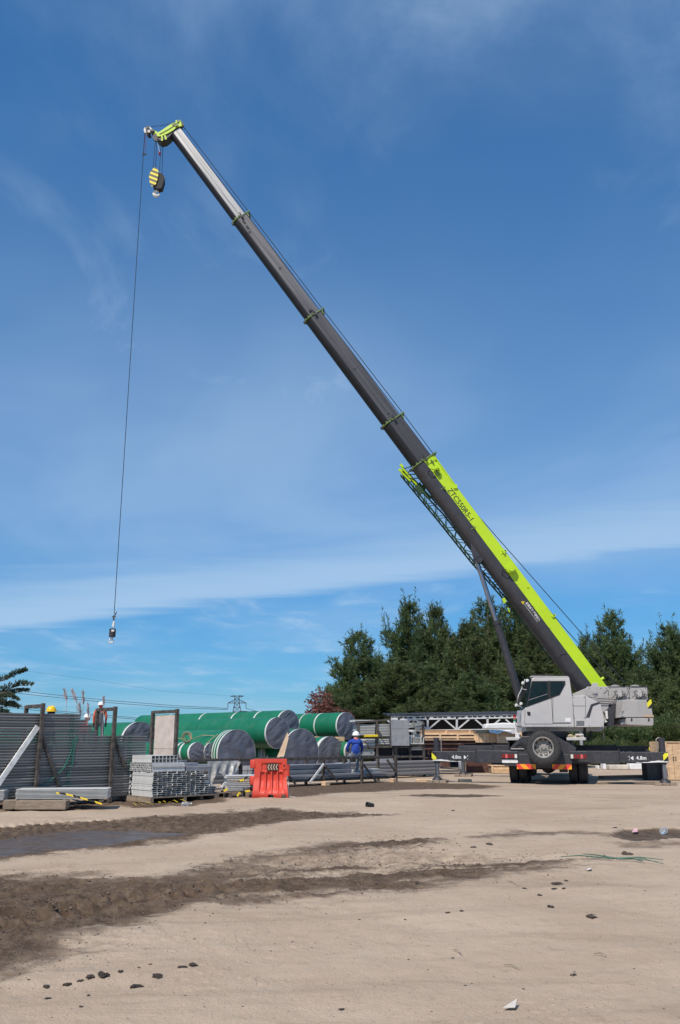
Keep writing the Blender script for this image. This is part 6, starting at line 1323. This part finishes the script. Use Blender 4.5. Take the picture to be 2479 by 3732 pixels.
# ------------------------------------------------------------------ pylon and power lines far behind
YPY = 260.0
py_ = thing('transmission_pylon', 'distant lattice transmission pylon above the green pipes', 'pylon', at(864, 2690, YPY))
py_.location.z = 0
def pp(x, y, dy=0): return at(x, y, YPY + dy)
mb = MB(); cxp = 864
def leg(y): return 8 + max(0, (y - 2560)) * .20
ys_ = [2536, 2548, 2562, 2578, 2594, 2612, 2640, 2690]
for i in range(len(ys_) - 1):
    a, b2 = leg(ys_[i]), leg(ys_[i + 1])
    for dy in (-.7, .7):
        for sg in (-1, 1):
            mb.tube(pp(cxp + sg * a, ys_[i], dy), pp(cxp + sg * b2, ys_[i + 1], dy), .11, n=4); mb.tube(pp(cxp + sg * a, ys_[i], dy), pp(cxp - sg * b2, ys_[i + 1], dy), .07, n=4)
        mb.tube(pp(cxp - a, ys_[i], dy), pp(cxp + a, ys_[i], dy), .08, n=4)
mb.build('lattice_mast', M['pylon'], py_)
for (y0, y1, hw) in ((2535, 2540, 24), (2550, 2562, 33), (2594, 2608, 32)):
    mb = MB()
    for sg in (-1, 1):
        for dy in (-.5, .5): mb.tube(pp(cxp + sg * 8, y0, dy), pp(cxp + sg * hw, y1 if y0 != 2535 else 2537, 0), .10, n=4); mb.tube(pp(cxp + sg * 8, y1, dy), pp(cxp + sg * hw, y1 if y0 != 2535 else 2537, 0), .10, n=4)
        for q in (.35, .7): mb.tube(pp(cxp + sg * (8 + (hw - 8) * q), y0 + (y1 - y0) * q), pp(cxp + sg * (8 + (hw - 8) * q), y1), .06, n=4)
    mb.build('cross_arm', M['pylon'], py_)
for (x, y) in ((831, 2562), (897, 2562), (832, 2608), (896, 2608)):
    mb = MB(); mb.tube(pp(x, y), pp(x, y + (20 if y < 2600 else 8)), .10, n=5); mb.build('insulator', M['pylon'], py_)
for k, (pts, lb) in enumerate((([(831, 2582), (640, 2572), (400, 2553), (150, 2527), (-60, 2500)], 'upper power line running left from the pylon'), ([(831, 2586), (640, 2579), (400, 2561), (150, 2536), (-60, 2512)], 'second power line just below the upper one'),
                               ([(832, 2616), (640, 2628), (400, 2608), (200, 2590), (-60, 2560)], 'lower power line behind the workers'), ([(832, 2618), (640, 2632), (400, 2614), (200, 2596), (-60, 2568)], 'lowest power line behind the workers'),
                               ([(897, 2582), (920, 2588), (955, 2598), (1010, 2620)], 'short power line dropping right of the pylon'), ([(60, 2440), (330, 2476), (600, 2520), (840, 2536)], 'faint earth wire high above the left yard'))):
    ln = thing('power_line', lb, 'power line', at(*pts[0], YPY)); mb = MB(); n = len(pts); Ys = np.linspace(YPY, 110 if k < 4 else YPY, n) if k != 5 else np.linspace(110, YPY, n)
    P = [at(*p, y) for p, y in zip(pts, Ys)]; mb.path(P, [(.05 if k != 5 else .016) * y / YPY * 1.3 for y in Ys], 4); mb.build('wire', M['pylon'], ln)

# ------------------------------------------------------------------ people
def person(label, loc, rz, J, segs, mats, helmet=None, extra=None, scale=1.0):
    """J: joints name->(x,y,z,radius); segs: (a,b,material index). The body is grown with a Skin modifier and kept as one mesh"""
    t_ = thing('person', label, 'person', loc, rz)
    names = list(J); me = bpy.data.meshes.new('tmp'); me.from_pydata([J[n][:3] for n in names], [(names.index(a), names.index(b2)) for a, b2, _ in segs], [])
    o = bpy.data.objects.new('tmp', me); COL.objects.link(o); md = o.modifiers.new('skin', 'SKIN'); md.use_smooth_shade = True
    for i, n in enumerate(names):
        r_ = J[n][3]; me.skin_vertices[0].data[i].radius = (r_ if not isinstance(r_, tuple) else r_[0], r_ if not isinstance(r_, tuple) else r_[1]); me.skin_vertices[0].data[i].use_root = (n == 'pelvis')
    ss = o.modifiers.new('sub', 'SUBSURF'); ss.levels = 2; ss.render_levels = 2
    dg = bpy.context.evaluated_depsgraph_get(); me2 = bpy.data.meshes.new_from_object(o.evaluated_get(dg)); bpy.data.objects.remove(o); bpy.data.meshes.remove(me)
    me2.materials.clear()
    for m_ in mats: me2.materials.append(M[m_])
    S = [(V(J[a][:3]), V(J[b2][:3]), mi) for a, b2, mi in segs]
    for p in me2.polygons:
        c_ = p.center; best, bi = 1e9, 0
        for a, b2, mi in S:
            ab = b2 - a; t0 = max(0, min(1, (c_ - a).dot(ab) / max(1e-9, ab.length_squared))); d = (c_ - a - ab * t0).length
            if d < best: best, bi = d, mi
        p.material_index = bi; p.use_smooth = True
    bo = bpy.data.objects.new('body', me2); COL.objects.link(bo); bo.parent = t_
    if helmet:
        h = V(J['head'][:3]); mb = MB(); pr = [(.02, .155), (.03, .128), (.07, .124), (.11, .108), (.14, .075), (.155, .03), (.157, 0)]
        mb.lathe(h + UZ * .0, UZ, pr, 24); mb.add([h + V((x * .13, -.10 - y * .10, .02)) for x, y in ((-1, 0), (-.6, .8), (0, 1), (.6, .8), (1, 0), (0, -.2))], [(0, 1, 2, 3, 4, 5)])
        for y_ in (-.05, 0, .05): mb.path([h + V((.0 + y_ * .8, .12, .05)), h + V((y_ * .7, .06, .148)), h + V((y_ * .6, -.04, .158)), h + V((y_ * .8, -.12, .05))], .010, 5)
        ho = mb.build('helmet', M[helmet], t_, smooth=True, world=False); ho.modifiers.new('thickness', 'SOLIDIFY').thickness = .004
    if extra: extra(t_, J)
    return t_
def hand(J, segs, wrist, name, d, side, mi, curl=.3):
    """palm, four fingers and a thumb as short chains"""
    w_ = V(J[wrist][:3]); d = V(d).normalized(); sd = V(side).normalized(); nrm = d.cross(sd).normalized()
    pm = w_ + d * .075; J[name + '_palm'] = (*pm, (.032, .020)); segs.append((wrist, name + '_palm', mi))
    for i, (off, l_) in enumerate(((-.030, .060), (-.010, .075), (.010, .072), (.028, .055))):
        a = pm + d * .045 + sd * off; b2 = a + (d * (1 - curl) + nrm * curl).normalized() * l_
        J['%s_k%d' % (name, i)] = (*a, .0105); J['%s_f%d' % (name, i)] = (*b2, .008); segs += [(name + '_palm', '%s_k%d' % (name, i), mi), ('%s_k%d' % (name, i), '%s_f%d' % (name, i), mi)]
    a = w_ + d * .045 + sd * -.045; b2 = a + (d * .8 - sd * .5).normalized() * .05; J[name + '_t0'] = (*a, .012); J[name + '_t1'] = (*b2, .009); segs += [(wrist, name + '_t0', mi), (name + '_t0', name + '_t1', mi)]
def head_parts(J, segs, skin):
    h = V(J['head'][:3]); J['nose'] = (*(h + V((0, -.105, -.03))), .016); J['chin'] = (*(h + V((0, -.06, -.10))), .045)
    segs += [('head', 'nose', skin), ('head', 'chin', skin)]
    for s in (-1, 1): J['ear%d' % s] = (*(h + V((.088 * s, .01, -.02))), .018); segs.append(('head', 'ear%d' % s, skin))
def face(t_, J):
    h = V(J['head'][:3]); mb = MB()
    for s in (-1, 1): mb.lathe(h + V((.034 * s, -.098, .0)), V((0, -1, 0)), [(0, .013), (.006, .010), (.008, 0)], 10)
    mb.beam(h + V((-.025, -.100, -.068)), h + V((.025, -.100, -.068)), .008, .010); mb.build('facial_features', M['dark'], t_, world=False)
def standing(arm='down', bend=.0, hz=.0):
    J = {'pelvis': (0, 0, .93, .135), 'belly': (0, -.02 * bend, 1.08, .148), 'chest': (0, -.08 * bend, 1.28, .158), 'upper': (0, -.11 * bend, 1.40, .125), 'neck': (0, -.13 * bend, 1.48, .055), 'head': (0, -.17 * bend, 1.62, .098),
         'crown': (0, -.17 * bend, 1.70, .075), 'shl': (-.19, -.11 * bend, 1.40, .068), 'shr': (.19, -.11 * bend, 1.40, .068), 'ell': (-.25, .0 - .1 * bend, 1.14, .056), 'elr': (.25, .02 - .1 * bend, 1.14, .056),
         'wrl': (-.23, -.12 - .1 * bend, .92, .034), 'wrr': (.24, -.05 - .1 * bend, .90, .034), 'hpl': (-.10, 0, .88, .100), 'hpr': (.10, 0, .88, .100), 'knl': (-.12, -.02, .50, .072), 'knr': (.14, -.02, .50, .072), 'anl': (-.12, .02, .10, .048), 'anr': (.16, .02, .10, .048), 'tol': (-.13, -.16, .04, .042), 'tor': (.18, -.16, .04, .042)}
    return J
SEG = lambda top, arm_, pant, skin, sh: [('pelvis', 'belly', pant), ('belly', 'chest', top), ('chest', 'upper', top), ('upper', 'neck', top), ('neck', 'head', skin), ('head', 'crown', skin), ('upper', 'shl', arm_), ('upper', 'shr', arm_), ('shl', 'ell', arm_), ('ell', 'wrl', arm_), ('shr', 'elr', arm_), ('elr', 'wrr', arm_),
                                 ('pelvis', 'hpl', pant), ('pelvis', 'hpr', pant), ('hpl', 'knl', pant), ('hpr', 'knr', pant), ('knl', 'anl', pant), ('knr', 'anr', pant), ('anl', 'tol', sh), ('anr', 'tor', sh)]
def put(px, head_py, Y, head_z): p = at(px, head_py, Y); return V((p.x, p.y, p.z - head_z))
# worker in orange on the pipes, seen from behind
J = standing(bend=.4); sg_ = SEG(0, 1, 0, 2, 3); head_parts(J, sg_, 2); hand(J, sg_, 'wrl', 'hl', (0, -.2, -1), (1, 0, 0), 3); hand(J, sg_, 'wrr', 'hr', (0, -.2, -1), (-1, 0, 0), 3)
wz = put(368, 2571, 37.0, 1.62)
person('worker in orange shirt and grey overalls with white helmet, standing beyond the purlin stack', wz, R(180 + 12), J, sg_, ['grey', 'orange', 'coral', 'dark'], 'hatw', face)
pf = thing('timber_platform', 'timber blocks the standing worker in orange stands on', 'timber', (wz.x, wz.y, 0)); mb = MB(); mb.par((wz.x - .8, wz.y - .5, 0), V((1.6, 0, 0)), V((0, 1.0, 0)), UZ * max(.1, wz.z)); mb.build('block', M['woodg'], pf)
# worker in yellow helmet right behind the stack
J = standing(bend=1.0); sg_ = SEG(0, 0, 1, 2, 3); head_parts(J, sg_, 2); hand(J, sg_, 'wrl', 'hl', (0, -.5, -1), (1, 0, 0), 2); hand(J, sg_, 'wrr', 'hr', (0, -.5, -1), (-1, 0, 0), 2)
wz = put(167, 2596, 23.2, 1.62)
person('worker in yellow helmet with dark face cover, peering over the purlin stack', wz, R(70), J, sg_, ['dark', 'grey', 'dark', 'dark'], 'haty', face)
pf = thing('timber_platform', 'timber blocks under the worker in the yellow helmet', 'timber', (wz.x, wz.y, 0)); mb = MB(); mb.par((wz.x - .3, wz.y - .3, 0), V((.6, 0, 0)), V((0, .6, 0)), UZ * max(.1, wz.z)); mb.build('block', M['woodg'], pf)
# worker in white helmet deeper behind
J = standing(bend=1.0); sg_ = SEG(0, 0, 1, 2, 3); head_parts(J, sg_, 2); hand(J, sg_, 'wrl', 'hl', (0, -.5, -1), (1, 0, 0), 2); hand(J, sg_, 'wrr', 'hr', (0, -.5, -1), (-1, 0, 0), 2)
wz = put(302, 2616, 33.5, 1.62)
person('worker in white helmet, only the helmet showing above the purlin stack', wz, R(120), J, sg_, ['coral', 'grey', 'skin', 'dark'], 'hatw', face)
pf = thing('timber_platform', 'timber blocks under the worker of whom only the white helmet shows', 'timber', (wz.x, wz.y, 0)); mb = MB(); mb.par((wz.x - .3, wz.y - .3, 0), V((.6, 0, 0)), V((0, .6, 0)), UZ * max(.1, wz.z)); mb.build('block', M['woodg'], pf)
# seated worker in blue on the rail, back to the camera
J = {'pelvis': (0, 0, .13, .150), 'belly': (0, -.03, .27, .150), 'chest': (0, -.08, .46, .168), 'upper': (-.01, -.12, .57, .13), 'neck': (-.03, -.17, .65, .055), 'head': (-.05, -.22, .765, .098), 'crown': (-.05, -.22, .83, .075),
     'shl': (-.20, -.13, .57, .070), 'shr': (.20, -.13, .57, .070), 'ell': (-.27, -.18, .32, .055), 'elr': (.27, -.20, .33, .055), 'wrl': (-.24, -.36, .20, .036), 'wrr': (.20, -.42, .22, .036),
     'hpl': (-.10, -.05, .10, .10), 'hpr': (.10, -.05, .10, .10), 'knl': (-.14, -.44, .10, .075), 'knr': (.16, -.44, .10, .075), 'anl': (-.14, -.42, -.34, .05), 'anr': (.16, -.46, -.34, .05), 'tol': (-.14, -.60, -.40, .042), 'tor': (.17, -.64, -.40, .042), 'yoke': (0, -.10, .53, .10)}
sg_ = SEG(0, 0, 2, 3, 4)
sg_ = [(a, b2, (1 if (a, b2) in (('upper', 'neck'),) else 0 if (a, b2) in (('pelvis', 'belly'),) else m_)) for a, b2, m_ in sg_]; J.pop('yoke')
head_parts(J, sg_, 3); hand(J, sg_, 'wrl', 'hl', (.1, -1, -.2), (0, 0, 1), 3, .5); hand(J, sg_, 'wrr', 'hr', (-.2, -1, -.2), (0, 0, -1), 3, .5)
ws = RE + E1 * rs(1299) + E2 * .02 + UZ * .85
person('seated worker in blue jacket with coral shoulders and white helmet, back to the camera', ws, R(180 + 10), J, sg_, ['blue', 'coral', 'jean', 'skin', 'dark'], 'hatw', face)

# ------------------------------------------------------------------ small things on the ground
def clod_mesh(seed, flat=.5):
    rng = random.Random(seed); bm = bmesh.new(); bmesh.ops.create_icosphere(bm, subdivisions=3, radius=1.0)
    for v_ in bm.verts:
        n = v_.co.normalized(); k = 1 + .30 * math.sin(n.x * 3.1 + seed) * math.cos(n.y * 4.3 - seed) + .16 * math.sin(n.z * 9 + n.x * 7 + seed) + .10 * math.sin(n.y * 17 + n.x * 13) + rng.uniform(-.07, .07); v_.co = V((n.x * k, n.y * k * .75, max(-.25, n.z * k * flat)))
    me = bpy.data.meshes.new('clod'); bm.to_mesh(me); bm.free(); me.materials.append(M['clod']); return me
CM = [clod_mesh(i * 1.7, .42 + .08 * (i % 3)) for i in range(5)]
def clod(px, py, wpx, label, k, sx=1.0, group='small dark dirt clods on the sand'):
    a = gp(px, py); r_ = wpx * .88 / 2 / F * a.y / .97; o = bpy.data.objects.new('dirt_clod', CM[k % 5]); COL.objects.link(o); o.location = (a.x, a.y, zground(a.x, a.y) - r_ * .02); o.rotation_euler = (0, 0, k * 1.3); o.scale = (r_ * sx, r_ * 1.1, r_ * .95); tag(o, label, 'clod', group); return o
g6f = lambda x, y: g6(x, y)
for k, (cx0, cy0, w_, lb) in enumerate(((630, 942, 46, 'largest crumbly black dirt clod in the left foreground'), (414, 916, 36, 'pointed dark clod in the left foreground row'), (474, 910, 44, 'long flat black clod right of the pointed one'), (312, 940, 30, 'small black clod left of the pointed one'), (728, 904, 42, 'flat brown clod right of the largest black clod'),
                                      (840, 864, 34, 'flat dark clod, lower of the pair at the foreground middle'), (887, 850, 36, 'flat dark clod, upper of the pair at the foreground middle'))):
    clod(*g6(cx0, cy0), w_, lb, k, group='large dirt clods in the left foreground')
for k, (cx0, cy0, w_) in enumerate(((554, 894, 18), (694, 856, 12), (215, 950, 24), (222, 994, 22), (408, 982, 14), (374, 1040, 14), (372, 928, 22), (855, 993, 9), (898, 714, 10), (1350, 725, 14), (132, 930, 9), (1250, 773, 8), (1120, 1050, 8), (947, 640, 10), (690, 608, 14), (640, 870, 10), (560, 888, 14))): clod(*g6(cx0, cy0), w_ * 1.1, 'small dark dirt clod on the pale sand in the left half of the foreground', k + 2)
for k, (cx0, cy0, w_, lb) in enumerate(((1000, 471, 40, 'long dark clod topping the small cluster right of the image centre'), (1155, 619, 40, 'long thin brown clod alone on the right foreground sand'), (1325, 336, 38, 'flat brown clod just above the fallen green frond'), (380, 292, 30, 'dark clod at the end of the upper mud streak right of centre'), (690, 296, 26, 'dark lump above the right end of the mud track'))): clod(*g7(cx0, cy0), w_ * 1.05, lb, k)
for k, (cx0, cy0, w_) in enumerate(((988, 492, 22), (918, 512, 20), (1043, 456, 14), (1032, 493, 14), (852, 490, 18), (497, 610, 18), (560, 604, 18), (972, 584, 24), (615, 307, 24), (316, 803, 9), (578, 934, 12), (607, 917, 8), (845, 943, 9), (1355, 850, 9), (408, 748, 6), (8, 1045, 22), (88, 637, 10), (300, 632, 8), (520, 802, 12), (1077, 880, 22), (1270, 216, 20), (520, 130, 14), (360, 466, 22))): clod(*g7(cx0, cy0), w_ * 1.05, 'small dark dirt clod on the pale sand in the right half of the foreground', k)
# countless crumbs
rng = np.random.default_rng(77); vs, fs = [], []
rotq = lambda n: np.linalg.qr(rng.normal(size=(n, 3, 3)))[0]
base = np.array([(1, 0, 0), (0, 1, 0), (-1, 0, 0), (0, -1, 0), (0, 0, .9), (0, 0, -.9)], float); tri = np.array([(0, 1, 4), (1, 2, 4), (2, 3, 4), (3, 0, 4), (1, 0, 5), (2, 1, 5), (3, 2, 5), (0, 3, 5)])
def crumbs(n, muddy, smin, smax, name, label, mt):
    pts = []
    while len(pts) < n:
        i = rng.integers(30, 440); j = rng.integers(40, na - 40); m_ = rough[i, j] * near[i, j]
        if rng.uniform() < (m_ * .9 + .004 if muddy else (.35 if m_ < .3 else .1) * (patch[i, j] * 1.4)): pts.append((GX[i, j] + rng.normal(0, .02), GY[i, j] + rng.normal(0, .03), GZ[i, j]))
    P = np.array(pts); s = rng.uniform(smin, smax, (n, 1, 1)) * rng.uniform(.35, 1, (n, 1, 1)) * np.clip(np.hypot(P[:, 0], P[:, 1]) / 14, .4, 1.3)[:, None, None]; v = np.einsum('nij,nkj->nki', rotq(n), base[None] * (1 + rng.uniform(-.45, .45, (n, 6, 3)))) * s * np.array([1, .9, .6]) + P[:, None, :]
    f = tri[None] + (np.arange(n) * 6)[:, None, None]
    o = bpy.data.objects.new(name, np_mesh(name, v.reshape(-1, 3), f.reshape(-1, 3), [M[mt]])); COL.objects.link(o); tag(o, label, 'soil', kind='stuff')
crumbs(7000, True, .008, .030, 'soil_crumbs', 'dark crumbs of churned soil scattered in the wheel tracks', 'crumbd')
crumbs(9000, False, .004, .016, 'sand_grit', 'fine grit and specks strewn over the sand', 'crumb')
# litter
def flatscrap(name, label, cat, pts, mt, lift=.03, seedk=0):
    a = gp(*pts[0]); t_ = thing(name, label, cat, (a.x, a.y, 0)); P = [gp(*p) for p in pts]; z0_ = max(zground(p.x, p.y) for p in P)
    mb = MB(); mb.add([p + UZ * (z0_ + lift * (.35 + .65 * ((i * 37 + seedk) % 5) / 4)) for i, p in enumerate(P)], [tuple(range(len(P)))]); o = mb.build('scrap', M[mt], t_); o.modifiers.new('thickness', 'SOLIDIFY').thickness = .004; return t_
flatscrap('paper_scrap', 'pale folded paper scrap on the sand in the right foreground', 'scrap', [g7(752, 1047), g7(800, 1026), g7(820, 1024), g7(808, 1050)], 'paper', .035)
flatscrap('paper_scrap', 'white speck of paper beyond the right foreground clods', 'scrap', [g7(1138, 407), g7(1160, 404), g7(1158, 411), g7(1142, 412)], 'white')
flatscrap('wrapper', 'crumpled pink and white wrapper lying in the dark wet patch', 'wrapper', [g7(1346, 232), g7(1356, 219), g7(1374, 224), g7(1372, 233)], 'pink', .05)
def bottle(name, label, px, py, L, r_, ang, mt):
    a = gp(px, py); t_ = thing(name, label, 'bottle', (a.x, a.y, zground(a.x, a.y) + r_), ang); mb = MB()
    mb.lathe((-L / 2, 0, 0), V((1, 0, 0)), [(0, 0), (0, r_ * .8), (.02, r_), (L * .25, r_ * .92), (L * .3, r_), (L * .62, r_), (L * .82, r_ * .42), (L, r_ * .4), (L, 0)], 18); mb.build('bottle_body', M[mt], t_, smooth=True, world=False); mb = MB(); mb.tube((L / 2, 0, 0), (L / 2 + .025, 0, 0), r_ * .45, n=10); mb.build('cap', M['white'], t_, world=False)
gl = bpy.data.materials.new('clear_plastic'); gl.use_nodes = True; b_ = gl.node_tree.nodes['Principled BSDF']; b_.inputs['Base Color'].default_value = (.85, .87, .88, 1); b_.inputs['Roughness'].default_value = .12; b_.inputs['Transmission Weight'].default_value = .75; b_.inputs['IOR'].default_value = 1.2; M['clear'] = gl
bottle('plastic_bottle', 'clear plastic bottle on the dirt before the channel bundle', 679, 2930, .22, .055, .5, 'clear')
bottle('plastic_bottle', 'clear crumpled bottle at the right edge of the wet patch', *g7(1495, 232), .20, .055, .9, 'clear')
a = gp(*g7(138, 112)); cup = thing('black_cup', 'tipped black cup lying on the bare ground right of the barrier', 'cup', (a.x, a.y, zground(a.x, a.y) + .06), .5); mb = MB(); mb.lathe((-.09, 0, 0), V((1, 0, -.15)), [(0, .055), (.0, .065), (.18, .05), (.18, 0), (.17, 0), (.02, .05)], 18); mb.build('cup_body', M['black'], cup, smooth=True, world=False)
gs = thing('green_frond', 'fallen green strip of leaves on the sand at the right', 'frond', gp(*g7(1250, 362)))
mb = MB(); zz_ = .03
for pts in ([(1018, 347), (1110, 356), (1250, 362), (1380, 368), (1490, 370)], [(1120, 338), (1180, 354), (1290, 366), (1400, 374), (1492, 384)], [(1290, 366), (1340, 370), (1395, 376)]):
    P = [gp(*g7(*p)) for p in pts]; mb.path([p + UZ * (zground(p.x, p.y) + .03 + .02 * (i % 2)) for i, p in enumerate(P)], [.005, .008, .010, .008, .004][:len(P)], 5)
mb.build('strip', M['frond'], gs)
for k, (x0, y0, x1, y1) in enumerate(((770, 463, 825, 482), (520, 765, 560, 786), (755, 838, 830, 860), (1170, 785, 1230, 800), (1070, 888, 1085, 872), (1130, 620, 1180, 616))):
    a, b2 = gp(*g7(x0, y0)), gp(*g7(x1, y1)); t_ = thing('twig', ['thin dry twig below the upper right mud streak', 'short dry twig left of centre in the right foreground', 'longest pale twig in the lower right foreground', 'bent dry twig near the right edge of the foreground', 'stubby steep twig in the lower right foreground', 'flat twig beside the lone long thin clod'][k], 'twig', a, 0, 'dry twigs on the sand'); a.z = zground(a.x, a.y) + .012; b2.z = zground(b2.x, b2.y) + .015; mb = MB(); mb.path([a, a.lerp(b2, .45) + V((.01, .01, .01)), b2], [.003, .005, .002], 5); mb.build('stick', M['woodg'], t_)
